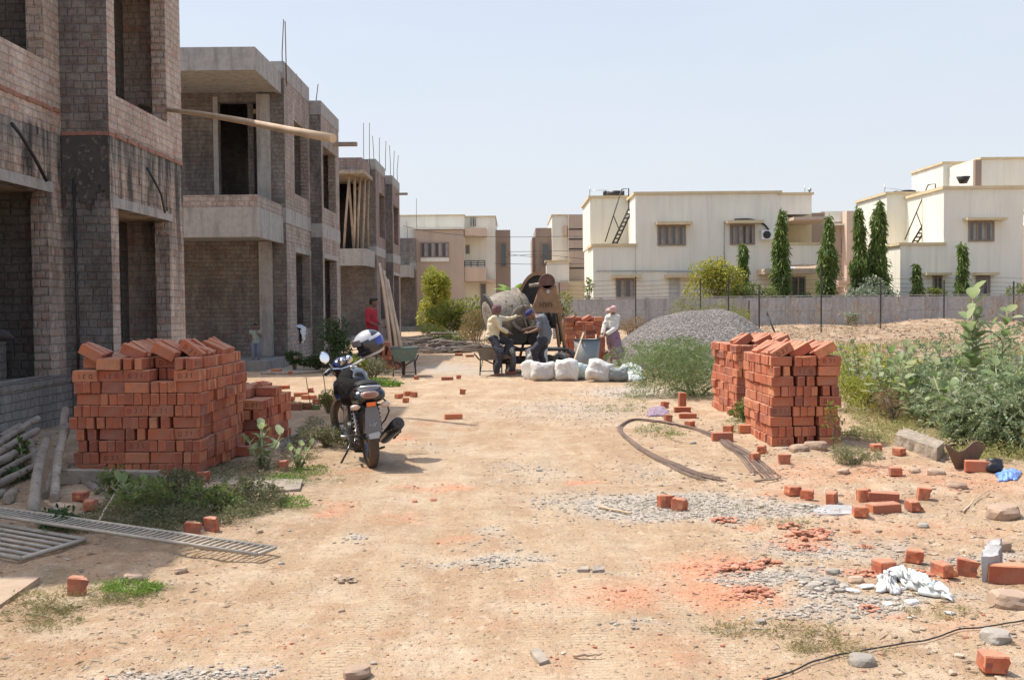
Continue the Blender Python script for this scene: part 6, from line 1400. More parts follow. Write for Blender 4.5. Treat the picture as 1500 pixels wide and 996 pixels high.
# white sack draped on the low window wall of the second house
mb = MB(); g = {}; n = 16
for i in range(n + 1):
    for j in range(n + 1):
        s, t_ = i / n, j / n; y = 27.75 + .6 * s; k = .03 * math.sin(s * 19) + .02 * math.sin(t_ * 9 + s * 5)
        if t_ < .3: x = -6.02 + .25 * t_ / .3; z = .93 + .06 * math.sin(s * 8) + .05 * math.sin(t_ * 10)
        else: x = -5.755 + k + .04; z = .93 - (t_ - .3) * (.42 + .2 * math.sin(s * 4)) + .02
        g[(i, j)] = len(mb.v); mb.v.append((x, y, z))
for i in range(n):
    for j in range(n): mb.f.append((g[(i, j)], g[(i, j + 1)], g[(i + 1, j + 1)], g[(i + 1, j)])); mb.uv.append([(0, 0)] * 4); mb.mi.append(0); mb.sm.append(True)
o = mb.build('draped_sack', SHW); md = o.modifiers.new('t', 'SOLIDIFY'); md.thickness = .006; tag(o, 'white sack draped over the low window wall of the second brick house', 'sack')
# gravel pile
GRYP = islmat('grey_heap_stone', [(0, (.12, .115, .11)), (.5, (.20, .19, .18)), (1, (.31, .295, .28))])
def pile(name, c, rx_, ry_, h, mat, label, seed, n=110, stones=5000, smin=.02, smax=.035, ridge=None):
    xs = np.linspace(-1.15, 1.15, n); ys = np.linspace(-1.15, 1.15, n); X, Y = np.meshgrid(xs, ys); d = np.sqrt(X ** 2 + Y ** 2)
    def H(X, Y):
        d = np.sqrt(X ** 2 + Y ** 2); a = (fbm(X * 2.2 + seed, Y * 2.2, 3, 4) - .5) * .35
        d3 = np.sqrt((np.maximum(np.abs(X - .06) - .30, 0) / .68) ** 2 + (Y / .95) ** 2); return np.clip(1 - d3 ** 1.45, -.3, 1) * (.90 + .22 * X) + a * .30
        b1 = np.clip(1 - np.sqrt(((X + .30) / .72) ** 2 + (Y / .95) ** 2), -.3, 1) * .80; b2 = np.clip(1 - np.sqrt(((X - .30) / .72) ** 2 + (Y / .95) ** 2), -.3, 1); b2 = np.maximum(b2, np.clip(1 - np.sqrt(((X - .02) / .75) ** 2 + (Y / .95) ** 2), -.3, 1) * .93)
        return (np.maximum(b1, b2) ** 1 * 1.32 + a * .22) * (1)
    def H2(X, Y):
        a = (sfbm(X * 2.2 + seed, Y * 2.2, 3, 4) - .5) * .35; f = lambda c0, w_, k: max(-.3, 1 - math.sqrt(((X - c0) / w_) ** 2 + (Y / .95) ** 2)) * k
        d = math.sqrt((max(abs(X - .06) - .30, 0) / .68) ** 2 + (Y / .95) ** 2); return max(-.3, 1 - d ** 1.45) * (.90 + .22 * X) + a * .30
    Z = H(X, Y) * h
    GX, GY = c[0] + X * rx_, c[1] + Y * ry_; Z = hgt(GX, GY) + np.maximum(Z, -.15)
    idn = np.arange(n * n).reshape(n, n); F_ = np.stack([idn[:-1, :-1], idn[:-1, 1:], idn[1:, 1:], idn[1:, :-1]], -1).reshape(-1, 4)
    VV = [np.stack([GX, GY, Z], -1).reshape(-1, 3)]; FF3 = []
    k = 0; P = []; S = []
    while len(P) < stones:
        a, b_ = random.uniform(-1.05, 1.05), random.uniform(-1.1, .5); z = H2(a, b_) * h
        if z < .01: continue
        x, y = c[0] + a * rx_, c[1] + b_ * ry_; P.append((x, y, hz(x, y) + z)); S.append(random.uniform(smin, smax))
    o = scatter_rocks('gravel_pile', P, S, mat); o2 = nmesh('core', VV[0], F_, mat, smooth=True)
    tag(o, label, 'gravel pile', kind='stuff'); o2.parent = o; return o
pile('gravel_pile', (4.45, 26.4), 2.5, 2.9, 1.36, GRYP, 'large heap of grey crushed stone before the far wall', 4, stones=17000, smin=.013, smax=.03)
# broken pot
mb = MB(); 
for i in range(10):
    a0, a1 = -.9 + 1.8 * i / 10, -.9 + 1.8 * (i + 1) / 10
    q = lambda a, z, k=1: Vector((math.sin(a) * (.13 + .14 * z) * k, -math.cos(a) * .12 * k, z * .22 + .04 * math.sin(a * 5) * z))
    mb.quad([q(a0, 0), q(a1, 0), q(a1, 1), q(a0, 1)], None, 0, True); mb.quad([q(a1, 0, .9), q(a0, 0, .9), q(a0, 1, .9), q(a1, 1, .9)], None, 0, True); mb.quad([q(a0, 1), q(a1, 1), q(a1, 1, .9), q(a0, 1, .9)])
o = mb.build('tin_sheet', pmat('rusted_tin', (.20, .13, .085), (.11, .075, .055), 6, .75, .3, metal=.3)); p = G(1407, 682); o.location = p; o.rotation_euler = (R(8), R(-6), R(10)); tag(o, 'bent rusty tin sheet standing under the bushes by the kerb', 'tin sheet')
# leaning poles and the heap of branches
for k in range(9):
    u0 = 590 - k * 1.6 + (k % 3) * 3 - 4; u1 = 554 + k * 1.5 + (k % 2) * 1.5; B = at_y(u1 + 2, 386 + k * 3 + (k % 4) * 5, 26.3 + k * .05); A = G(577 + k * 2.0 - 4, 515 + (k % 3)); A.y = 25.2 + (k % 4) * .12
    A.z = hz(A.x, A.y) + .03
    A.x = (574 + k * 2.3 - 750) / F * A.y; mb = MB(); m1 = A.lerp(B, .35) + Vector((random.uniform(-.03, .03), 0, 0)); m2 = A.lerp(B, .7) + Vector((random.uniform(-.03, .03), 0, 0))
    mb.tube([A, m1, m2, B], [.05, .045, .04, .033], 8); tag(mb.build('wooden_pole', WOODP if k % 2 else WOODY), f'{ORD[k]} from the left of the long poles leaning behind the wheelbarrow', 'pole', 'long poles leaning together')
# one trestle the poles rest on
mb = MB()
r = random.Random(9)
for k in range(150):
    a = r.uniform(0, 6.28); d = r.random() ** .6; cx, cy = -2.55 + math.cos(a) * d * 1.35, 33.2 + math.sin(a) * d * 1.4; ln = r.uniform(.5, 1.5); an = r.uniform(-.7, .7) + (PI if r.random() < .5 else 0); z0 = hz(cx, cy) + .04 + (1 - d) * .62 * r.random()
    P = [Vector((cx, cy, z0))]; hd = an; pt = P[0].copy()
    for s in range(5): hd += r.uniform(-.45, .45); pt = pt + Vector((math.cos(hd), math.sin(hd) * .6, r.uniform(-.18, .16) + (-.05 if pt.z > .3 else .04))) * ln / 5; pt.z = max(pt.z, .03); P.append(pt.copy())
    rr = r.uniform(.02, .055); mb.tube(P, [rr * (1 - .12 * i) for i in range(6)], 6)
tag(mb.build('branch_heap', pmat('grey_branch_bark', (.27, .22, .18), (.14, .115, .095), 3, .9, .4, rnd=0)), 'tangled heap of crooked grey branches beyond the leaning poles', 'branches', kind='stuff')
# ================================================================== FAR HOUSES
def render_wall(name, c, dirt=.25):
    m, nt, b, out = newmat(name); pos = N(nt, 'NewGeometry').outputs['Position']
    s = noise(nt, mapping(nt, pos, (1.2, 1.2, .25)), 1.2, 7, .65)
    col = ramp(nt, s, [(.35, c), (.75, tuple(x * (1 - dirt) for x in c))]); s2_ = noise(nt, mapping(nt, pos, (2.6, 2.6, .12)), 1.0, 8, .72); col = mix(nt, ramp(nt, s2_, [(.52, (0,) * 3), (.66, (.35,) * 3)]), col, tuple(x * .62 for x in c))
    s3_ = noise(nt, pos, .8, 6, .7); col = mix(nt, ramp(nt, s3_, [(.55, (0,) * 3), (.7, (.25,) * 3)]), col, tuple(x * .8 for x in c))
    L(nt, col, b.inputs['Base Color']); b.inputs['Roughness'].default_value = .85
    bump(nt, b, noise(nt, pos, 30, 4), .15, .01); return m
CREAM = render_wall('cream_render', (.80, .77, .66), .13); BEIGE = render_wall('beige_render', (.50, .39, .30), .12); BROWN = render_wall('brown_render', (.34, .25, .195), .15); TRIM = render_wall('ochre_trim', (.66, .54, .34), .2)
PEACH = render_wall('peach_render', (.62, .47, .36), .15); YEL = render_wall('yellow_render', (.66, .56, .36), .1)
WG = pmat('window_glass', (.06, .065, .07), (.10, .10, .10), 1.5, .12, 0, coat=.5); WFR = pmat('brown_window_frame', (.30, .23, .18), None, 4, .6, 0); CURT = pmat('curtain', (.40, .36, .33), (.25, .22, .2), 2, .9, .2)
def fx(u, v, Y): p = at_y(u, v, Y); return p.x, p.z
class House:
    def __init__(s, name, label, cat='house'): s.t = thing('house', label, cat); s.b = {}
    def mb(s, part, mat): return s.b.setdefault((part, mat.name), (MB(), mat))[0]
    def box(s, u0, u1, v0, v1, Y, depth, mat, part='wall', zb=None, side=None):
        vm = (v0 + v1) / 2; um = (u0 + u1) / 2; x0, _ = fx(u0, vm, Y); x1, _ = fx(u1, vm, Y); z1 = fx(um, v0, Y)[1]; z0 = fx(um, v1, Y)[1] if zb is None else zb
        s.mb(part, mat).box(x0, x1, Y, Y + depth, z0, z1); return x0, x1, z0, z1
    def cap(s, b, Y, depth, h=.13, o=.09, mat=None): x0, x1, z0, z1 = b; s.mb('coping', mat or TRIM).box(x0 - o, x1 + o, Y - o, Y + depth + o, z1 + .002, z1 + h)
    def window(s, u0, u1, v0, v1, Y, n=3, hood=None, sill=None, curt=True):
        um, vm = (u0 + u1) / 2, (v0 + v1) / 2; x0 = fx(u0, vm, Y)[0]; x1 = fx(u1, vm, Y)[0]; z1 = fx(um, v0, Y)[1]; z0 = fx(um, v1, Y)[1]
        f = MB(); w_ = .07
        f.box(x0, x1, Y - .06, Y - .004, z0, z0 + w_); f.box(x0, x1, Y - .06, Y - .004, z1 - w_, z1); f.box(x0, x0 + w_, Y - .06, Y - .004, z0 + w_, z1 - w_); f.box(x1 - w_, x1, Y - .06, Y - .004, z0 + w_, z1 - w_)
        for k in range(1, n): x = x0 + (x1 - x0) * k / n; f.box(x - .04, x + .04, Y - .055, Y - .006, z0 + w_, z1 - w_)
        fo = f.build('window', WFR, s.t); g = MB(); g.box(x0 + .02, x1 - .02, Y - .025, Y - .008, z0 + .02, z1 - .02); g.build('pane', WG, fo)
        if curt:
            g = MB()
            for k in range(n):
                xa = x0 + (x1 - x0) * k / n; ww = (x1 - x0) / n; g.box(xa + ww * .55, xa + ww * .9, Y - .032, Y - .026, z0 + .08, z1 - .08)
            g.build('curtain', CURT, fo)
        if hood:
            hx0 = fx(hood[0], vm, Y)[0]; hx1 = fx(hood[1], vm, Y)[0]; hz1 = fx(um, hood[2], Y)[1]; hz0 = fx(um, hood[3], Y)[1]; h = MB(); h.box(hx0, hx1, Y - .5, Y - .003, hz0, hz1); h.build('window_hood', TRIM, s.t)
        if sill: h = MB(); h.box(x0, x1, Y - .1, Y - .003, z0 - sill, z0 - .01); h.build('window_sill', CREAM, s.t)
    def done(s, Yc):
        for (part, _), (mb, mat) in s.b.items(): mb.build(part, mat, s.t)
        bpy.context.view_layer.update(); bb = [o for o in s.t.children]; x = sum((o.bound_box[0][0] + o.bound_box[6][0]) / 2 for o in bb) / len(bb)
        settle(s.t, (x, Yc, 0)); return s.t
# house 1: beige, behind the row
h = House('h', 'beige and cream two-storey house rising beyond the end of the brick row'); Y = 63
b = h.box(560, 680, 317, 334.2, Y, 9, CREAM, zb=0); 
b = h.box(560, 680, 317, 333.8, Y - .02, 9.02, CREAM); h.cap(b, Y, 9, .09, .05)
h.box(608.6, 679.8, 337, 470, Y - .45, .4, BEIGE, zb=0); h.box(602, 680, 333.8, 336, Y - .6, .5, CREAM, 'ledge')
b = h.box(680.2, 726, 318.5, 470, Y + 1.2, 8, CREAM, zb=0); h.cap(b, Y + 1.2, 8, .09, .05)
h.box(680.4, 712, 334, 346, Y - .3, 1.4, PEACH, 'balcony_roof'); h.box(680.4, 712, 391.5, 412, Y - .3, 1.4, PEACH, 'balcony'); h.box(712.3, 726, 409, 414, Y + .2, .9, PEACH, 'balcony')
b = h.box(726.6, 748, 337, 470, Y + 2, 7, BROWN, zb=0); h.window(732, 742.5, 356, 391, Y + 2, 1, curt=False)
h.window(616, 657.6, 355, 377.5, Y - .45, 4, sill=.25); h.window(640.5, 658.5, 416, 448, Y - .45, 2); h.window(703.8, 712, 416, 436, Y + 1.2, 1, curt=False); h.window(681.5, 688, 359, 372, Y + 1.2, 1, curt=False)
mb = MB(); 
for v in (382.2, 385.2, 388.2): x0, z = fx(680.5, v, Y - .3); x1, _ = fx(710.5, v, Y - .3); mb.box(x0, x1, Y - .32, Y - .28, z - .025, z + .025)
for u in (680.7, 690, 700, 710.3): x, z = fx(u, 391, Y - .3); mb.box(x - .025, x + .025, Y - .325, Y - .275, z, fx(u, 382, Y - .3)[1])
mb.build('balcony_railing', STEELD, h.t); mb = MB()
for u in (690, 693.5, 696): x, z = fx(u, 332, Y + 1.1); mb.cyl((x, Y + 1.1, z), (x, Y + 1.1, z + .6), .025)
mb.build('vent_pipe', STEELD, h.t); h.done(Y)
# house 3: beyond the sky gap
h = House('h', 'cream and striped brown house just right of the sky gap'); Y = 68
b = h.box(785, 809, 334, 470, Y + 1, 7, BROWN, zb=0); h.box(780, 784.8, 348, 470, Y + 1.5, 6, BROWN, zb=0)
b = h.box(809.3, 832.8, 316.5, 470, Y, 8, CREAM, zb=0); h.cap(b, Y, 8, .1, .06); h.box(833, 862, 314.2, 411, Y - .8, 8, BEIGE, zb=None)
b = h.box(801, 834, 384, 470, Y - 1.6, 1.6, CREAM, zb=0); h.cap(b, Y - 1.6, 1.55, .12, .1); h.box(812, 833, 413, 470, Y - 3, 1.3, BEIGE, zb=0); h.box(833.2, 862, 411.3, 470, Y - 2.4, 9.5, YEL, zb=0)
mb = MB()
for v in (336, 350.6, 365, 393): x0, z = fx(833, v, Y - .8); x1, _ = fx(861, v, Y - .8); mb.box(x0, x1, Y - .83, Y - .802, z - .04, z + .04)
mb.build('groove', BLK, h.t); h.window(793, 805, 356, 388, Y + 1, 1, curt=False); h.box(825, 831, 330.5, 345, Y - .3, .3, PEACH, 'shade_box'); h.done(Y)
# house 2: large cream house
h = House('h', 'large cream house with outdoor stair and air conditioner beyond the wall'); Y = 50
b = h.box(931, 1142.5, 284.5, 470, Y, 9, CREAM, zb=.2); h.cap(b, Y, 9, .13)
b = h.box(1142.7, 1152, 285.5, 470, Y, 9, CREAM, zb=.2); b2 = h.box(1142.7, 1189, 285.5, 314, Y + .01, 8.5, CREAM); h.cap(b2, Y + .02, 8.4, .11)
h.box(1152, 1189, 314.3, 356, Y + 2.2, 6, YEL); h.box(1188, 1207, 312, 356, Y + 3.5, 5, BROWN)
b = h.box(1152.2, 1203, 359, 388, Y - .02, 2.2, CREAM, 'balcony'); h.cap(b, Y - .02, 2.1, .12, .05)
b = h.box(869, 930.8, 361, 470, Y - .01, 6, CREAM, zb=.2); h.cap(b, Y, 3.1, .13)
b = h.box(864.5, 922, 290.5, 361, Y + 3.3, 5.5, CREAM); h.cap(b, Y + 3.3, 5.5, .13); h.box(922.2, 930.5, 328, 361, Y + 3, 5, TRIM, 'stair_room')
h.box(1120, 1199, 393.5, 401, Y - 1.6, 1.55, PEACH, 'porch_roof'); h.box(1123, 1199, 401.3, 470, Y + 1.5, .3, YEL, zb=.3)
x0, z = fx(1153, 316.5, Y); x1, z1 = fx(1206, 321, Y); mb = MB(); mb.box(x0, x1, Y - 1.2, Y + 2.1, z1 - .12, z1 + .02, 0); mb.build('awning', PEACH, h.t)
h.window(963, 1004.5, 330.5, 360, Y, 4, (960, 1012, 325.5, 330)); h.window(1069, 1105.5, 329, 358.7, Y, 4, (1062, 1115, 323.7, 328)); h.window(902, 931 - 1.5, 408, 437.5, Y, 2, (895, 938, 402.7, 407.5)); h.window(1158, 1180, 405, 434, Y + 1.5, 2, curt=False)
mb = MB(); x0, z1 = fx(979.5, 408, Y); x1, _ = fx(1000, 408, Y); mb.box(x0, x1 - .15, Y - .05, Y - .003, .6, z1); mb.build('door', pmat('grey_white_door', (.55, .55, .53), None, 4, .6, .1), h.t)
mb = MB(); x0, z1 = fx(973, 402.5, Y); x1, _ = fx(1024, 402.5, Y); mb.box(x0, x1, Y - .5, Y - .003, z1 - .16, z1); mb.build('door_hood', TRIM, h.t)
# air conditioner on the wall
ac = MB(); x0, z1 = fx(1113, 338, Y); x1, z0 = fx(1131.5, 351.5, Y); ac.box(x0, x1, Y - .36, Y - .01, z0, z1); xm = (x0 + x1) / 2; aco = ac.build('air_conditioner', WHT, h.t, .02)
mb = MB(); mb.cyl((xm - .05, Y - .365, (z0 + z1) / 2), (xm - .05, Y - .375, (z0 + z1) / 2), .19, None, 20); mb.build('fan_grille', BLK, aco)
mb = MB(); P = [at_y(u, v, Y - .1) for u, v in ((1076, 322), (1095, 321.5), (1108, 324), (1119, 329), (1126, 337))]; mb.tube(crom(P, 4), .05, 6); mb.build('cable_duct', BLK, h.t)
mb = MB(); P = [at_y(u, v, Y - .06) for u, v in ((872, 397), (930, 397), (1020, 397.5), (1060, 398))]; mb.tube(P, .025, 6); P = [at_y(u, v, Y - .06) for u, v in ((1061, 325), (1061, 396))]; mb.tube(P, .022, 6); mb.build('water_pipe', ALU, h.t)
def stair(parent, bot, top, wv, n, Y):
    bot, top = at_y(*bot, Y), at_y(*top, Y); wv = Vector(wv); mb = MB()
    for s in (0, 1): mb.tube([bot + wv * s, top + wv * s], .045, 4)
    for k in range(n): c = bot.lerp(top, (k + .5) / n); mb.tube([c, c + wv], .035, 4)
    mb.tube([bot + Vector((-.35, 0, .15)), top + Vector((-.35, 0, .95))], .03, 4); mb.tube([top + Vector((-.35, 0, .95)), top + Vector((0, 0, 1.0)), top], .03, 4)
    mb.tube([bot.lerp(top, .5) + Vector((-.35, 0, .55)), bot.lerp(top, .42)], .025, 4)
    return mb.build('iron_stair', STEELD, parent)
stair(h.t, (896.5, 358.5), (921, 305), (.22, 0, 0), 9, Y + 2.4)
mb = MB(); 
for u in (890, 898, 908): pass
for u in (886, 912): mb = MB(); p = at_y(u, 285, Y + 4); mb.cyl(p - Vector((0, 0, .1)), p + Vector((0, 0, .18)), .1, .1, 8); mb.build('vent_stub', BLK, h.t)
mb = MB()
p = at_y(901, 284, Y + 5); mb.cyl(p - Vector((0, 0, .15)), p + Vector((0, 0, .12)), .45, .45, 20); mb.cyl(p + Vector((0, 0, .12)), p + Vector((0, 0, .16)), .12, .12, 10); mb.build('roof_tank', BLK, h.t)
mb = MB(); p = at_y(864, 289, Y + 3.4); mb.cyl(p, p + Vector((0, 0, .55)), .02); mb.tube([p + Vector((0, 0, .35)), p + Vector((.9, 0, .35))], .012, 5); mb.build('antenna', ALU, h.t); mb = MB(); p = at_y(1179, 285, Y + 2); mb.cyl(p, p + Vector((0, 0, .45)), .02); mb.build('antenna', ALU, h.t); mb = MB(); p = at_y(1186, 285, Y + 2); mb.cyl(p, p + Vector((0, 0, .15)), .02); mb.ell(p + Vector((0, 0, .22)), (.1, .1, .1)); mb.build('antenna', ALU, h.t); h.done(Y)
# tan houses between the two cream ones
h = House('h', 'brown and tan house glimpsed behind the cypress-like trees'); Y = 66
b = h.box(1203, 1240, 310, 470, Y, 6, BEIGE, zb=0); h.box(1209, 1242, 309.5, 325, Y - .05, 6, CREAM); h.box(1207, 1243, 327.5, 330, Y - .5, .4, CREAM, 'ledge'); h.window(1232, 1240, 349, 371, Y, 1, curt=False)
h.box(1240.3, 1262, 309, 470, Y - 1, 6, PEACH, zb=0); h.box(1262.2, 1300, 307, 470, Y - 1, 6, BROWN, zb=0); h.box(1228, 1262, 411, 420, Y - 5, 2, PEACH, 'porch_roof'); h.done(Y)
# house 4: right cream house
h = House('h', 'right-hand cream house with rooftop ladder and three-pane window'); Y = 47
b = h.box(1382, 1498.5, 277, 470, Y, 9, CREAM, zb=.3); h.cap(b, Y, 9, .14)
b = h.box(1318.5, 1381.8, 359.5, 470, Y - .01, 5, CREAM, zb=.3); h.cap(b, Y, 4, .13)
b = h.box(1299, 1359, 285, 358, Y + 4.5, 4.5, CREAM); h.cap(b, Y + 4.5, 4.5, .13); h.box(1356, 1381.8, 324, 358, Y + 3.5, 4, TRIM, 'stair_room'); h.box(1359.2, 1381.8, 283, 324, Y + 5, 8, CREAM)
h.window(1418.5, 1456, 324.5, 354, Y, 3, (1410, 1469, 320, 323.7)); h.window(1429.5, 1450, 404, 434, Y, 2, (1424, 1457, 399.5, 403.5)); h.window(1366, 1380, 404, 434, Y, 2, (1351, 1388, 400, 403.5), curt=False)
stair(h.t, (1336, 356), (1370, 300), (.25, 0, .0), 10, Y + 2.5)
mb = MB(); p = at_y(1325, 284, Y + 6); mb.cyl(p - Vector((0, 0, .12)), p + Vector((0, 0, .14)), .55, .55, 20); mb.build('roof_tank', BLK, h.t)
mb = MB(); p = at_y(1296, 287, Y + 5); mb.cyl(p, p + Vector((0, 0, .6)), .02); mb.tube([p + Vector((0, 0, .4)), p + Vector((.8, 0, .3))], .012, 5); mb.build('antenna', ALU, h.t); h.done(Y)
h = House('h', 'tallest cream block rising behind the right-hand cream house'); Y = 60
b = h.box(1437, 1560, 233.5, 470, Y, 9, CREAM, zb=0); h.cap(b, Y, 9, .13); b = h.box(1428, 1436.8, 234, 470, Y - .05, .3, BROWN, zb=0); b = h.box(1428.2, 1436.8, 234, 470, Y + .3, 9, CREAM, zb=0)
b = h.box(1381, 1427.8, 240, 470, Y + 4, 5, CREAM, zb=0); h.cap(b, Y + 4, 5, .13)
mb = MB(); p = at_y(1411, 269, Y - 2); mb.lathe([(.001, 0), (.2, 0), (.38, .38), (.001, .38)], T(p), 14); mb.build('roof_tank', BLK, h.t); h.done(Y)
h = House('h', 'cream house edge cut off at the right border of the photo'); b = h.box(1501, 1600, 310, 470, 55, 8, CREAM, zb=0); h.cap(b, 55, 8); h.box(1499.5, 1600, 330, 470, 54.5, .4, BEIGE, zb=0); h.done(55)
# ------------------------------------------------------------------ boundary wall, fences, wires
t = thing('boundary_wall', 'long grey precast concrete wall closing off the waste ground', 'wall'); Yw = 44.0
mb = MB(); xw0 = at_y(812, 440, Yw).x; x = xw0; k = 0
while x < 48:
    for z0, z1 in ((-.3, .55), (.56, 1.13), (1.14, 1.72)): mb.box(x + .06, x + 1.94, Yw, Yw + .07, z0, z1)
    x += 2.0
mb.build('panel', CONL, t); mb = MB(); x = xw0
while x < 48: mb.box(x - .07, x + .07, Yw - .03, Yw + .10, -.3, 1.76); x += 2.0
mb.build('post', CON, t); mb = MB(); mb.box(xw0, 48, Yw - .02, Yw + .09, 1.765, 1.80); mb.build('coping', CONL, t); settle(t, (xw0, Yw, 0))
FEN = [(931, 405, 470, 40.5), (1026, 408, 458, 41), (1067, 405, 468, 38), (1112, 425, 492, 34), (1203, 390, 480, 36), (1290, 410, 478, 38), (1383, 410, 460, 42), (1485, 412, 470, 41), (819, 414, 470, 42), (1097, 440, 470, 40)]
for k, (u, v0, v1, Y) in enumerate(FEN):
    a = at_y(u, v0, Y); mb = MB(); mb.box(a.x - .022, a.x + .022, Y - .022, Y + .022, hz(a.x, Y) - .1, a.z)
    tag(mb.build('fence_post', STEELD), f'{ORD[k]} thin dark fence post listed before the concrete wall' if False else ['dark fence post to the right of the stooping woman', 'dark fence post before the yellow-flowering bush', 'tall dark fence post above the gravel heap', 'short rusty post at the right foot of the gravel heap', 'tallest dark fence post before the third cypress-like tree', 'dark fence post before the white-leaved bush', 'dark fence post before the small tree at the right house', 'dark fence post nearest the right edge', 'dark fence post between mixer and far brick pile', 'thin leaning post beside the gravel heap'][k], 'post', 'fence posts before the far wall')
mb = MB(); a = at_y(1122, 455, 34); b_ = at_y(1138, 495, 33.5); mb.tube([a, b_], .03, 5); tag(mb.build('leaning_post', STEELD), 'dark rod leaning aslant right of the gravel heap', 'post')
t = thing('wire_fence', 'strands of barbed wire strung above the concrete wall', 'fence')
for v in (418, 424, 430, 411):
    mb = MB(); P = [at_y(u, v + (3 if i % 2 else 0) * .3 - (u - 860) * .0075 + (1.0 if i % 2 else 0), 43.2) for i, u in enumerate(range(820, 1700, 40))]; mb.tube(P, .006, 4); mb.build('wire', STEELD, t)
settle(t, (10, 43.2, 2))
for k, (P, lb) in enumerate((([(590, 331), (640, 341), (720, 347), (830, 346.5), (900, 345)], 'topmost overhead cable crossing the sky gap'), ([(740, 369), (810, 368), (925, 366)], 'second overhead cable crossing the sky gap'), ([(740, 376), (790, 373), (860, 380)], 'drooping overhead cable crossing the sky gap'), ([(725, 386), (800, 387.5), (860, 386)], 'lowest overhead cable crossing the sky gap'), ([(740, 371.5), (775, 376), (800, 377)], 'short cable between the houses at the sky gap'))):
    mb = MB(); mb.tube(crom([at_y(u, v, 61 + k) for u, v in P], 5), .013, 4); tag(mb.build('overhead_cable', STEELD), lb, 'cable', 'overhead cables')
# ================================================================== VEGETATION
def leaves(name, P, D, size, wr, mat, parent=None, droop=.15, var=.35, seed=0):
    """P Nx3 centres, D Nx3 directions. Each leaf a folded diamond of 4 tris-> 2 quads"""
    g = np.random.default_rng(seed); n = len(P); D = D / np.maximum(np.linalg.norm(D, axis=1, keepdims=True), 1e-6)
    rnd = g.normal(size=(n, 3)); side = np.cross(D, rnd); side /= np.maximum(np.linalg.norm(side, axis=1, keepdims=True), 1e-6); up = np.cross(side, D)
    ln = size * (1 + g.uniform(-var, var, n))[:, None]; w_ = ln * wr * .5
    base = P; tip = P + D * ln - np.array([0, 0, 1]) * ln * droop; mid = P + D * ln * .5
    a = mid + side * w_ + up * w_ * .35; b = mid - side * w_ + up * w_ * .35; q1 = P + D * ln * .2 + side * w_ * .55; q2 = P + D * ln * .2 - side * w_ * .55
    V = np.stack([base, a, tip, b], 1).reshape(-1, 3); F_ = np.arange(4 * n).reshape(n, 4)
    return nmesh(name, V, F_, mat, parent)
def rleaves(name, P, D, Nn, size, wr, mat, parent=None, var=.25, seed=0):
    """rounded big leaves: 8-gon fans folded on the midrib"""
    g = np.random.default_rng(seed); n = len(P); D = D / np.linalg.norm(D, axis=1, keepdims=True); side = np.cross(D, Nn); side /= np.maximum(np.linalg.norm(side, axis=1, keepdims=True), 1e-6); up = np.cross(side, D)
    ln = size * (1 + g.uniform(-var, var, n)); w_ = ln * wr * .5; V = []; F_ = []
    prof = [(0, 0), (.12, .45), (.35, .92), (.6, 1.0), (.85, .62), (1.0, 0)]
    rows = np.array(prof)
    for i in range(n):
        k = len(V); mid = [P[i] + D[i] * ln[i] * t_ - np.array([0, 0, .12]) * ln[i] * t_ * t_ for t_, _ in prof]
        L_ = [m + side[i] * w_[i] * s + up[i] * w_[i] * s * .3 for m, (_, s) in zip(mid, prof)]; R_ = [m - side[i] * w_[i] * s + up[i] * w_[i] * s * .3 for m, (_, s) in zip(mid, prof)]
        V += mid + L_[1:5] + R_[1:5]
        for j in range(5):
            m0, m1 = k + j, k + j + 1; l0 = k + 6 + j - 1 if 1 <= j <= 4 else m0; l1 = k + 6 + j if j + 1 <= 4 else m1; r0 = k + 10 + j - 1 if 1 <= j <= 4 else m0; r1 = k + 10 + j if j + 1 <= 4 else m1
            F_.append([m0, m1, l1, l0]); F_.append([m0, r0, r1, m1])
    me = bpy.data.meshes.new(name); me.from_pydata([tuple(v) for v in V], [], [tuple(dict.fromkeys(f)) for f in F_]); me.materials.append(mat); me.polygons.foreach_set('use_smooth', [True] * len(me.polygons))
    o = bpy.data.objects.new(name, me); C.objects.link(o); o.parent = parent; return o
def LM(name, cols, **k):
    k.setdefault('trans', .38); n = len(cols); return leafmat(name, [(i / max(1, n - 1), c) for i, c in enumerate(cols)], **k)
LG = LM('leaf_mid_green', [(.10, .16, .035), (.18, .25, .06), (.26, .31, .08), (.13, .18, .04), (.34, .30, .12)]); LY = LM('leaf_yellow_green', [(.14, .20, .03), (.28, .30, .05), (.10, .15, .03), (.35, .30, .04)])
LD = LM('leaf_dark_green', [(.025, .055, .015), (.05, .10, .025), (.08, .14, .03), (.035, .07, .018)]); LB = LM('leaf_blue_green', [(.20, .28, .14), (.30, .39, .22), (.15, .21, .08), (.42, .48, .32), (.30, .31, .10)], trans=.4)
LBY = LM('leaf_bright_yellow_green', [(.26, .30, .05), (.42, .40, .07), (.18, .24, .04), (.55, .48, .08)]); LBR = LM('leaf_bright', [(.14, .24, .03), (.22, .34, .05), (.09, .17, .025)]); LSH = LM('leaf_shade_weed', [(.10, .12, .045), (.15, .165, .07), (.22, .205, .10), (.28, .24, .14)]); LDRY = LM('dry_stalk', [(.32, .22, .11), (.24, .14, .08), (.38, .30, .16)]); LWH = LM('leaf_whitish', [(.32, .36, .26), (.22, .28, .16), (.45, .48, .38), (.12, .17, .07)])
LCAL = LM('leaf_milkweed', [(.22, .31, .11), (.32, .40, .18), (.44, .50, .30), (.18, .27, .08), (.50, .52, .30)], rough=.45, trans=.5); LYF = LM('yellow_blossom', [(.75, .60, .05), (.6, .5, .05)]); PINK = LM('pale_flower', [(.50, .40, .42), (.4, .32, .38)])
BARK = pmat('tree_bark', (.20, .16, .12), (.12, .095, .07), 5, .9, .5)
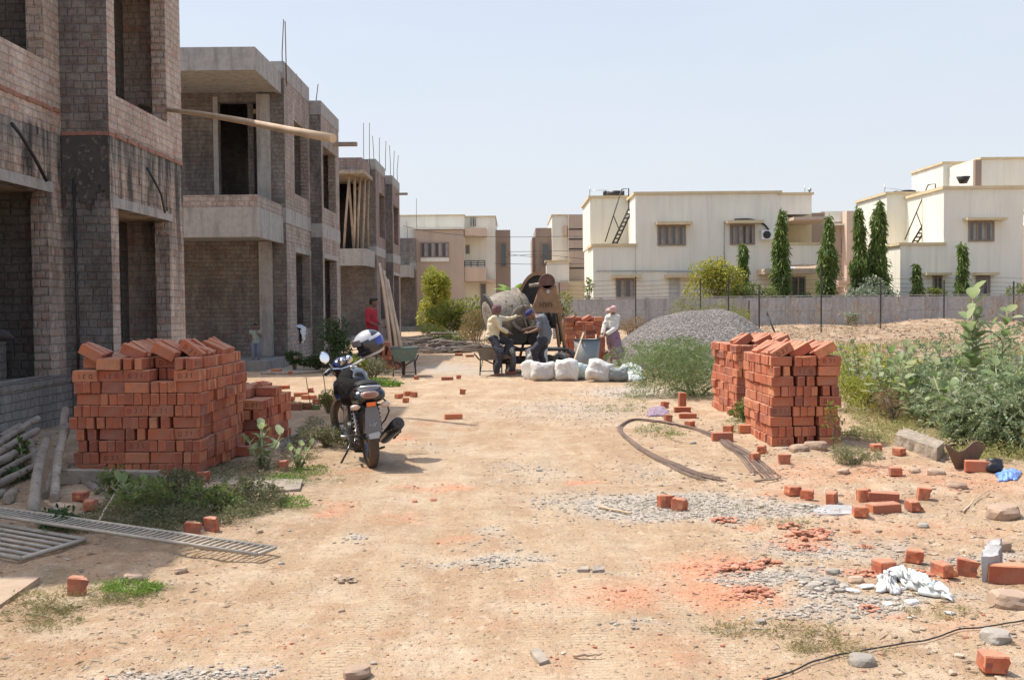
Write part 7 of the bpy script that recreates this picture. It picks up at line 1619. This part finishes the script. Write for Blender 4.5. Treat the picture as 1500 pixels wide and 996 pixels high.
def blobpts(n, c, r, g, shell=.55, low=-.85):
    d = g.normal(size=(n, 3)); d /= np.linalg.norm(d, axis=1, keepdims=True); d[:, 2] = np.maximum(d[:, 2], low); rad = shell + (1 - shell) * g.random(n) ** .7
    return np.array(c) + d * np.array(r) * rad[:, None], d
def crown(name, blobs, n, size, wr, mat, parent, seed, droop=.15, shell=.5):
    g = np.random.default_rng(seed); Ps = []; Ds = []; vol = [b[1][0] * b[1][1] * b[1][2] for b in blobs]; tv = sum(v ** .67 for v in vol)
    for b, v in zip(blobs, vol): P, D = blobpts(max(20, int(n * v ** .67 / tv)), b[0], b[1], g, shell); Ps.append(P); Ds.append(D + g.normal(size=D.shape) * .7)
    return leaves(name, np.concatenate(Ps), np.concatenate(Ds), size, wr, mat, parent, droop, seed=seed)
def bush(name, label, cat, base, w_, d_, h, n, size, mat, seed, nb=9, wr=.45, trunk=.03, droop=.1, group=None, extra=None, stems=4, lowz=.25, frond=0):
    t = thing(name, label, cat, base, group=group); r = random.Random(seed); bl = []
    for k in range(nb):
        a = r.uniform(0, 6.28); q = math.sqrt(r.random()); z = h * r.uniform(lowz, .82); s = (1 - .45 * z / h); bl.append(((math.cos(a) * q * w_ * .36 * s * 1.3, math.sin(a) * q * d_ * .36, z), (w_ * r.uniform(.16, .27), d_ * r.uniform(.16, .27), h * r.uniform(.12, .22))))
    if frond:
        g = np.random.default_rng(seed); nf = n // 16; Ps = []; Ds = []
        for q in range(nf):
            b_ = bl[int(g.integers(len(bl)))]; P, D = blobpts(1, b_[0], b_[1], g, .55); d = D[0] + np.array([0, 0, .35]) + g.normal(size=3) * .45; d /= np.linalg.norm(d); sd = np.cross(d, g.normal(size=3)); sd /= np.linalg.norm(sd)
            for s_ in np.linspace(.1, 1, 8):
                c = P[0] + d * frond * s_ - np.array([0, 0, 1]) * frond * .45 * s_ * s_
                for w_ in (-1, 1): Ps.append(c); Ds.append(sd * w_ + d * .55)
        leaves('foliage', np.array(Ps), np.array(Ds), size, wr, mat, t, .05, .25, seed)
    else: crown('foliage', bl, n, size, wr, mat, t, seed, droop)
    mb = MB()
    for k in range(min(len(bl), stems)):
        c = Vector(bl[k][0]); mb.tube([(c.x * .1, c.y * .1, -.05), (c.x * .35, c.y * .35, c.z * .45), tuple(c)], [trunk, trunk * .7, trunk * .35], 6)
    mb.build('stem', BARK, t)
    if extra: crown(extra[0], bl, extra[1], extra[2], .6, extra[3], t, seed + 5, 0, .85)
    return t
def ashoka(label, u, vt, vb, wpx, Y, mat, seed, grp='narrow columnar trees along the far wall'):
    b = at_y(u, vb, Y); tp = at_y(u, vt, Y); zb = max(hz(b.x, Y), .3) if Y < 45 else .5; H = tp.z - zb; W = wpx * Y / F / 2; g = np.random.default_rng(seed); r = random.Random(seed)
    t = thing('columnar_tree', label, 'tree', (b.x, Y, zb), group=grp); Ps = []; Ds = []; nt_ = int(26 * H / 4)
    for k in range(nt_):
        z = H * (.02 + .96 * k / nt_); f = (1 - z / H); rad = W * min(1, (.10 + 1.15 * f ** .72)) * r.uniform(.6, 1.22) * (1 + .18 * math.sin(z * 2.1 + seed)); lx = .05 * math.sin(z * .9 + seed * 2)
        for q in range(7):
            a = r.uniform(0, 6.28); cx, cy = lx + math.cos(a) * rad * .66, math.sin(a) * rad * .66; n = 40
            if r.random() < .12: continue
            P = np.array([cx, cy, z]) + g.normal(size=(n, 3)) * np.array([rad * .24, rad * .24, H * .022]); P[:, 2] -= np.abs(g.normal(size=n)) * .14
            D = np.stack([P[:, 0] * 1.2, P[:, 1] * 1.2, -np.full(n, .55)], 1) + g.normal(size=(n, 3)) * .3; Ps.append(P); Ds.append(D)
    leaves('crown', np.concatenate(Ps), np.concatenate(Ds), .20, .30, mat, t, .3, seed=seed); mb = MB(); mb.tube([(0, 0, -.6), (0, 0, H * .5), (0, 0, H * .96)], [.09, .06, .015], 8); mb.build('trunk', BARK, t); return t
LASH = LM('leaf_ashoka', [(.08, .13, .03), (.15, .21, .045), (.22, .29, .07), (.10, .16, .03)])
for a in (('tallest columnar tree beside the air conditioner of the cream house', 1145, 304, 436, 28, 46.5, 1), ('columnar tree before the balcony, right of the tallest', 1212, 313, 436, 29, 46.5, 2), ('left one of the touching pair of columnar trees', 1259, 300, 434, 28, 46.5, 3), ('right one of the touching pair of columnar trees', 1287, 291, 432, 32, 46.5, 4),
    ('short dark columnar tree right of the yellow-flowering bush', 1088, 352, 436, 24, 46.5, 5), ('small columnar tree in front of the right-hand house', 1408, 352, 432, 21, 45.8, 6), ('smallest columnar tree left of the right-hand house door', 1343, 382, 434, 18, 45.8, 7)):
    ashoka(a[0], a[1], a[2], a[3], a[4], a[5], LASH, a[6])
def bu(u, v, Y, z=None): p = at_y(u, v, Y); return (p.x, p.y, hz(p.x, p.y) if z is None else z)
bush('flowering_bush', 'tall bush dotted with yellow flowers before the cream house', 'bush', bu(1046, 440, 45.2, .5), 2.6, 1.8, 3.0, 6500, .13, LBY, 11, 18, extra=('blossom', 900, .10, LYF))
bush('bush', 'green bush between yellow-flowering bush and tallest columnar tree', 'bush', bu(1108, 440, 45.4, .5), 2.1, 1.2, 2.3, 3400, .13, LG, 12, 9)
bush('bush', 'low leafy bush under the porch behind the wall', 'bush', bu(1178, 440, 46.5, .5), .9, .9, 1.6, 900, .13, LD, 13, 6)
bush('white_leaved_bush', 'large bush with whitish leaves in front of the paired columnar trees', 'bush', bu(1270, 440, 45.2, .5), 2.9, 1.4, 2.2, 2600, .15, LWH, 14, 12)
bush('bush', 'round yellowish-green bush left of the right-hand house window', 'bush', bu(1366, 440, 45.6, .5), 1.3, 1.0, 1.7, 1400, .11, LY, 15, 7)
bush('bush', 'green shrub at the right edge above the wall', 'bush', bu(1488, 440, 45.0, .5), 2.0, 1.4, 1.9, 2000, .14, LG, 16, 9)
bush('bush', 'feathery pale green bush rising behind the gravel heap', 'bush', bu(1035, 450, 39), 3.0, 1.6, 1.25, 3200, .07, LY, 17, 12, wr=.3)
bush('bush', 'feathery bush on the right slope of the gravel heap', 'bush', bu(1085, 470, 33), 1.2, 1.4, 1.1, 1500, .06, LY, 18, 8, wr=.3)
bush('bush', 'dry grassy tuft left of the gravel heap', 'bush', bu(921, 475, 36), 1.2, .8, .9, 900, .10, LDRY, 19, 7, wr=.2)
bush('bush', 'pale grey-green plant in front of the far wall', 'bush', bu(1240, 462, 40), 1.0, .7, .55, 500, .10, LWH, 20, 5)
tr = bush('tree', 'leafy green tree standing against the end of the brick row', 'tree', bu(637, 480, 56, 0), 1.6, 2.2, 3.7, 4600, .20, LBY, 21, 18, wr=.5, trunk=.09, lowz=.12)
bush('bush', 'pale green bush left of the mixer drum', 'bush', bu(672, 490, 44), 2.7, 2.0, 1.9, 3800, .13, LY, 22, 14)
bush('bush', 'brownish flowering bush right behind the seated worker', 'bush', bu(697, 495, 36), 1.9, 1.5, 1.55, 2800, .08, LM('leaf_brownish', [(.30, .17, .09), (.2, .2, .07), (.36, .22, .12), (.16, .18, .05)]), 23, 10, wr=.35)
bush('bush', 'low green weeds in front of the pale green bush', 'bush', bu(645, 490, 41), 2.2, 1.2, .8, 1800, .09, LG, 24, 8)
bush('bush', 'thin green plant behind the hoist frame of the mixer', 'bush', bu(818, 470, 38), 1.3, .8, 2.2, 1200, .10, LY, 25, 8)
bush('bush', 'green creeper growing against the side of the cream house', 'bush', bu(861, 440, 49, .5), .5, .5, 2.6, 500, .15, LG, 26, 6)
# banana plant beyond the mixer
t = thing('banana_plant', 'banana plant with broad leaves seen through the sky gap', 'plant', bu(757, 470, 52, 0)); mb = MB(); mb.tube([(0, 0, 0), (.05, 0, 2.0)], [.13, .09], 8); mb.build('stem', BARK, t); r = random.Random(3)
for k, (a, e) in enumerate(((.2, .9), (1.2, .7), (2.4, .9), (2.9, .5), (3.6, .8), (4.9, .9), (5.8, .5), (.0, .35))):
    mb = MB(); n = 8; prev = None
    for i in range(n + 1):
        s = i / n; rr = 1.5 * s; c = Vector((math.cos(a) * rr * math.cos(e * .6), math.sin(a) * rr * .7, 1.95 + 1.5 * s * e - 1.3 * s * s * (1.2 - e) - .35 * s * s)); w_ = .26 * math.sin(PI * min(.97, s * .9 + .08)); sd = Vector((-math.sin(a), math.cos(a), 0)); row = (c + sd * w_ - Vector((0, 0, w_ * .4)), c, c - sd * w_ - Vector((0, 0, w_ * .4)))
        if prev: mb.quad([prev[0], row[0], row[1], prev[1]], None, 0, True); mb.quad([prev[1], row[1], row[2], prev[2]], None, 0, True)
        prev = row
    mb.build('leaf', LBR, t)
# dark bush by the second house and shaded greenery there
bush('bush', 'dark shaded bush growing before the second brick house', 'bush', bu(492, 538, 23.6), .9, .7, 1.25, 2200, .07, LD, 31, 12)
bush('bush', 'dark low weeds along the foot of the second brick house', 'bush', bu(462, 541, 24), 1.1, .5, .42, 1700, .06, LD, 32, 9)
bush('bush', 'shaded weeds at the corner column of the second brick house', 'bush', bu(432, 542, 24), .5, .4, .5, 700, .06, LD, 33, 6)
A = at_y(430, 524, 23.9); B = at_y(516, 518, 24.4); log('log', A, B, .04, .03, 'pole lying across the dark weeds of the second brick house', grp='poles in the weeds')
bush('bush', 'grey-green weeds between motorcycle and left wheelbarrow', 'bush', bu(545, 545, 21.5), 1.2, .8, .45, 1800, .06, LSH, 34, 9); bush('bush', 'yellowish leafy weed directly under the helmet', 'bush', bu(520, 530, 20), .6, .5, .55, 500, .12, LY, 35, 6)
bush('bush', 'sunlit weed patch right of the motorcycle seat', 'bush', bu(560, 560, 19.5), .7, .5, .14, 800, .06, LBR, 36, 6); bush('bush', 'sunlit dry weed left of the motorcycle tank', 'bush', bu(482, 588, 14.8), .45, .3, .38, 900, .045, LY, 37, 7, wr=.3); bush('bush', 'small bright weed among bricks left of the motorcycle', 'bush', bu(447, 590, 15.2), .45, .3, .12, 500, .04, LG, 38, 5)
bush('bush', 'weeds beneath the motorcycle front wheel in the shade', 'bush', bu(480, 640, 11.2), .75, .7, .26, 3200, .035, LSH, 39, 12, wr=.35); bush('bush', 'small plant against the plinth behind the low brick pile', 'bush', bu(318, 545, 20), .4, .3, .3, 300, .05, LD, 40, 5)
# shaded weed mass bottom left + sunlit tips
def weeds(label, pts, n, h, size, mat, seed, kind='stuff', wr=.25, name='weeds'):
    """pts: list of (u, v, ru, rv) patches"""
    g = np.random.default_rng(seed); Ps = []; Ds = []; tot = sum(p[2] * p[3] for p in pts)
    for (u, v, ru, rv) in pts:
        k = int(n * ru * rv / tot); a = g.uniform(0, 2 * PI, k); q = np.sqrt(g.random(k))
        for i in range(0, k, 12):
            p = G(u + ru * math.cos(a[i]) * q[i], v + rv * math.sin(a[i]) * q[i]); hh = h * (1 - .6 * q[i]) * g.uniform(.4, 1.1); m = 12
            z = g.random(m) * hh; sp = .02 + z * .35; P = np.stack([p.x + g.normal(size=m) * sp, p.y + g.normal(size=m) * sp, p.z + z], 1); D = np.stack([g.normal(size=m), g.normal(size=m), g.uniform(.1, 1.2, m)], 1); Ps.append(P); Ds.append(D)
    o = leaves(name, np.concatenate(Ps), np.concatenate(Ds), size, wr, mat, None, .1, seed=seed); return tag(o, label, 'weeds', kind=kind)
weeds('fine grey-green weeds spreading in the shade behind the long steel grille', [(250, 740, 60, 30), (190, 758, 55, 26), (310, 745, 70, 26), (370, 738, 50, 20), (210, 720, 45, 22), (250, 770, 50, 16)], 19000, .13, .030, LSH, 51)
weeds('bright green weeds where the sun reaches the shaded patch', [(430, 738, 26, 9), (190, 864, 42, 10), (455, 690, 30, 8), (420, 705, 30, 10)], 3600, .06, .026, LBR, 52)
weeds('low dusty weeds around concrete slab and leafy plant', [(370, 690, 80, 12), (440, 660, 30, 22), (300, 700, 50, 8), (120, 770, 60, 12), (460, 630, 20, 20)], 8000, .08, .026, LSH, 53)
weeds('sprigs of green growing between logs at the far left', [(30, 655, 18, 14), (20, 700, 20, 10), (90, 770, 20, 12), (10, 690, 16, 10)], 1800, .14, .05, LD, 54, wr=.4)
weeds('thin grass on the lower left of the track', [(90, 880, 80, 18), (60, 905, 60, 24), (200, 880, 60, 8), (350, 800, 50, 5), (480, 700, 40, 8)], 3000, .035, .03, LM('thin_grass', [(.20, .20, .07), (.30, .26, .11), (.14, .16, .05)]), 55, wr=.12, name='grass')
weeds('thin yellowing grass on the lower right of the track', [(1130, 925, 110, 12), (1230, 955, 80, 10), (1010, 700, 60, 6), (1200, 940, 60, 14), (1090, 745, 40, 4), (1380, 900, 60, 10), (1150, 770, 50, 8)], 2600, .03, .028, LM('yellow_grass', [(.36, .28, .12), (.28, .24, .09), (.22, .22, .07)]), 56, wr=.12, name='grass')
weeds('green grass inside and beyond the loop of steel rods', [(962, 632, 32, 10), (990, 640, 20, 5), (930, 585, 30, 8), (900, 600, 50, 6), (1085, 625, 26, 12), (925, 580, 30, 6)], 3200, .07, .03, LG, 57, wr=.2, name='grass')
bush('weed_tuft', 'round dry pale weed tuft right of the front brick pile', 'weed', bu(1252, 688, 9.6), .52, .4, .22, 2600, .035, LM('pale_dry_weed', [(.34, .32, .17), (.24, .26, .12), (.42, .38, .22)]), 61, 8, wr=.15, lowz=.1)
bush('weed', 'leafy weed growing at the gap between the right brick piles', 'weed', bu(1092, 618, 13.2), .42, .4, .34, 600, .055, LG, 62, 6); bush('weed', 'thin thorny weed in front of the front right brick pile', 'weed', bu(1222, 650, 10.75), .25, .2, .50, 130, .04, LY, 63, 6, trunk=.006)
for k_, (u_, v_, w_, h_, lb_) in enumerate(((205, 748, .42, .26, 'bushy grey-green weed nearest the logs in the shaded patch'), (262, 735, .40, .30, 'tallest bushy weed in the middle of the shaded patch'), (318, 752, .45, .24, 'bushy weed behind the two dark half bricks by the grille'), (372, 735, .45, .22, 'bushy weed at the right end of the shaded patch'), (170, 725, .30, .22, 'small bushy weed against the timber beam'))):
    g_ = G(u_, v_); bush('weed_clump', lb_, 'weed', (g_.x, g_.y, g_.z), w_, w_ * .8, h_, 1700, .032, LSH if k_ % 2 else LG, 140 + k_, 9, wr=.3, trunk=.006, group='bushy weeds in the shaded patch', lowz=.15, stems=7, frond=.07)
# big feathery shrub centre right (in front of the gravel)
bush('thorn_shrub', 'wide feathery green shrub between gravel heap and brick piles', 'shrub', bu(1018, 578, 17.0), 1.95, 1.6, 1.0, 22000, .04, LM('leaf_feathery', [(.13, .19, .06), (.20, .27, .10), (.26, .31, .13), (.09, .14, .04)]), 71, 26, wr=.3, lowz=.12, frond=.24)
bush('thorn_shrub', 'smaller feathery shrub left of the wide one, over grey chips', 'shrub', bu(965, 545, 21), 2.6, 1.8, .75, 12000, .045, LM('leaf_feathery2', [(.16, .22, .07), (.24, .30, .11), (.12, .17, .05)]), 72, 16, wr=.3, lowz=.1, frond=.24)
# milkweed plants with big paired leaves
def milkweed(label, base, stems, leaf, seed, mat=LCAL, flowers=0, grp='broad-leaved milkweed plants', stem_r=.012):
    t = thing('milkweed', label, 'plant', base, group=grp); r = random.Random(seed); Ps = []; Ds = []; Ns = []; mb = MB(); fl = []
    for (dx, dy, h) in stems:
        P = [Vector((dx * .1, dy * .1, -.03)), Vector((dx * .5, dy * .5, h * .45)), Vector((dx, dy, h))]; mb.tube(P, [stem_r, stem_r * .8, stem_r * .5], 6); n = max(3, int(h / (leaf * .62))); sm = .45 if h > 1.3 else .1; a = r.uniform(0, 3.1)
        for k in range(n):
            s = sm + (1 - sm) * (k + .6) / n; c = P[0].lerp(P[1], s * 2) if s < .5 else P[1].lerp(P[2], s * 2 - 1); a += PI / 2 + r.uniform(-.35, .35)
            for q in (0, PI):
                el = r.uniform(.15, .9) + (.5 if k == n - 1 else 0); d = Vector((math.cos(a + q) * math.cos(el), math.sin(a + q) * math.cos(el), math.sin(el))); up = Vector((-math.cos(a + q) * math.sin(el), -math.sin(a + q) * math.sin(el), math.cos(el)))
                Ps.append(c); Ds.append(d); Ns.append(up + Vector((r.uniform(-.3, .3), r.uniform(-.3, .3), 0)))
        if r.random() < flowers: fl.append(P[2])
    mb.build('stem', pmat('pale_stem', (.40, .36, .22), (.3, .27, .17), 6, .8, .2), t); rleaves('leaves', np.array([p[:] for p in Ps]), np.array([p[:] for p in Ds]), np.array([p[:] for p in Ns]), leaf, .55, mat, t, seed=seed)
    if fl:
        for q_, f in enumerate(fl):
            g = np.random.default_rng(seed + q_); P = np.array(f[:]) + g.normal(size=(24, 3)) * .028; leaves('blossom', P, g.normal(size=P.shape), .025, .8, PINK, t, 0, seed=seed)
    return t
def mw(label, u, v, spread, hh, n, leaf, seed, Y=None, **k):
    b = G(u, v) if Y is None else Vector(bu(u, v, Y)); r = random.Random(seed); milkweed(label, b, [(r.uniform(-1, 1) * spread, r.uniform(-.7, .7) * spread, hh * r.uniform(.55, 1.05)) for _ in range(n)], leaf, seed, **k)
mw('broad-leaved plant growing against the right side of the left brick piles', 385, 688, .25, .50, 6, .115, 81); mw('sunlit broad-leaved sprig beside the shaded leafy plant', 438, 686, .12, .24, 4, .085, 82); mw('broad-leaved sprout behind the timber beam', 195, 735, .16, .20, 5, .10, 83)
mw('green sprout rising between logs at the left edge', 36, 682, .08, .30, 3, .10, 84, mat=LG)
# right hand side jungle
for k, a in enumerate((('left milkweed plant of the right-hand thicket, among pale flowers', 1300, 0, .45, .95, 8, .14, 13.6), ('milkweed in the middle of the right-hand thicket above the kerb', 1350, 0, .45, .95, 9, .17, 12.6), ('tall milkweed rising above all others against the far wall', 1425, 0, .32, 1.62, 3, .21, 12.4), ('second tall milkweed whose tip overlaps the far wall', 1452, 0, .25, 1.68, 2, .20, 13.4),
    ('milkweed cut off by the right edge of the photo', 1500, 0, .30, 1.3, 3, .2, 13.0), ('milkweed with a yellow leaf behind the kerb', 1385, 0, .4, .62, 7, .15, 11.9), ('broad-leaved milkweed rising in front of the blue-green shrub by the kerb', 1405, 0, .35, .8, 7, .15, 10.9), ('milkweed leaning over the blue wrapper', 1470, 0, .35, .95, 6, .15, 10.6), ('far milkweed at the left rim of the right-hand thicket', 1262, 0, .4, .85, 7, .13, 16.5))):
    mw(a[0], a[1], a[2] + 560, a[3], a[4], a[5], a[6], 90 + k, Y=a[7], flowers=.5)
BL = [('dense blue-green shrub over the broken tin sheet', 1440, 10.9, 1.5, 1.1, .78, 9500), ('blue-green shrub at the right edge behind the blue wrapper', 1510, 10.4, 1.3, 1.0, 1.0, 7500), ('blue-green shrub behind the kerb in the middle of the thicket', 1380, 13.4, 1.7, 1.3, 1.0, 6500), ('tall blue-green shrub at the back right of the thicket', 1470, 13.6, 1.9, 1.3, 1.25, 7500)]
for k, (lb, u, Y, w_, d_, h_, n) in enumerate(BL): bush('shrub', lb, 'shrub', bu(u, 600, Y), w_, d_, h_, int(n * 1.1), .04, LB, 110 + k, 20, wr=.5, frond=.17, group='blue-green shrubs in the right-hand thicket', lowz=.2)
bush('shrub', 'yellowish shrub behind the right brick piles', 'shrub', bu(1262, 560, 20), 2.6, 2.0, .75, 6000, .06, LBY, 120, 16, wr=.3, lowz=.12); bush('shrub', 'green shrub between front right pile and milkweeds', 'shrub', bu(1262, 600, 14.3), 1.4, 1.2, .55, 6000, .045, LBY, 121, 14, wr=.35, lowz=.1)
bush('shrub', 'olive undergrowth behind the milkweeds', 'shrub', bu(1390, 560, 17.5), 3.0, 1.6, .5, 3500, .065, LG, 122, 16, wr=.3, lowz=.12); bush('shrub', 'dry brown stalks under the left milkweed', 'shrub', bu(1310, 620, 12.9), .7, .5, .45, 500, .09, LDRY, 123, 7, wr=.1, lowz=.1)
bush('shrub', 'yellow-green undergrowth at the right edge beyond the thicket', 'shrub', bu(1500, 560, 19), 2.6, 1.8, .6, 2500, .07, LBY, 124, 12, wr=.3)
weeds('mixed weeds and grass filling the ground of the right-hand thicket', [(1300, 600, 60, 30), (1400, 620, 90, 26), (1260, 560, 40, 40), (1350, 560, 120, 30), (1480, 640, 50, 30), (1290, 640, 60, 12), (1450, 670, 60, 10)], 30000, .22, .05, LM('thicket_grass', [(.26, .30, .08), (.36, .36, .12), (.46, .40, .18), (.18, .22, .07)]), 58, wr=.18)
g = np.random.default_rng(91); n = 2600; y = 4 + 11 * g.random(n) ** 1.3; x = g.uniform(-.55, .55, n) * y; keep = (np.abs(x + .2) > .9 + .6 * g.random(n)); x = x[keep]; y = y[keep]
P = np.stack([x, y, np.array([hz(a, b_) + .006 for a, b_ in zip(x, y)])], 1); D = np.stack([g.normal(size=len(x)), g.normal(size=len(x)), g.uniform(-.02, .12, len(x))], 1)
tag(leaves('leaf_litter', P, D, .045, .22, LM('dry_litter', [(.36, .26, .15), (.22, .15, .09), (.48, .40, .28), (.55, .52, .45)]), None, 0, .6, seed=3), 'dry leaves and straw bits littering both sides of the track', 'litter', kind='stuff')
def field(label, n, xr, yr, h, size, mat, seed, cond=lambda x, y: True):
    g = np.random.default_rng(seed); Ps = []; Ds = []
    k = 0
    while k < n:
        y = g.uniform(*yr); x = g.uniform(*xr) * y
        if not cond(x, y) or (svn(x * .6, y * .6, seed)) < .5: continue
        m = 10; z = g.random(m) * h; P = np.stack([x + g.normal(size=m) * .12, y + g.normal(size=m) * .12, hz(x, y) + z], 1); D = np.stack([g.normal(size=m) * .5, g.normal(size=m) * .5, g.uniform(.5, 1.5, m)], 1); Ps.append(P); Ds.append(D); k += 1
    return tag(leaves('dry_scrub', np.concatenate(Ps), np.concatenate(Ds), size, .07, mat, None, .05, seed=seed), label, 'scrub', kind='stuff')
field('dry scrub and stalks scattered over the waste ground', 420, (.22, .56), (22, 43), .22, .13, LDRY, 131); field('green scrub scattered over the nearer waste ground', 900, (.28, .56), (18, 30), .2, .12, LG, 132)
field('thin dry stalks standing near the far wall', 70, (.22, .5), (36, 43), .9, .3, LDRY, 133)
print('SCENE BUILT', len(bpy.data.objects), flush=True)
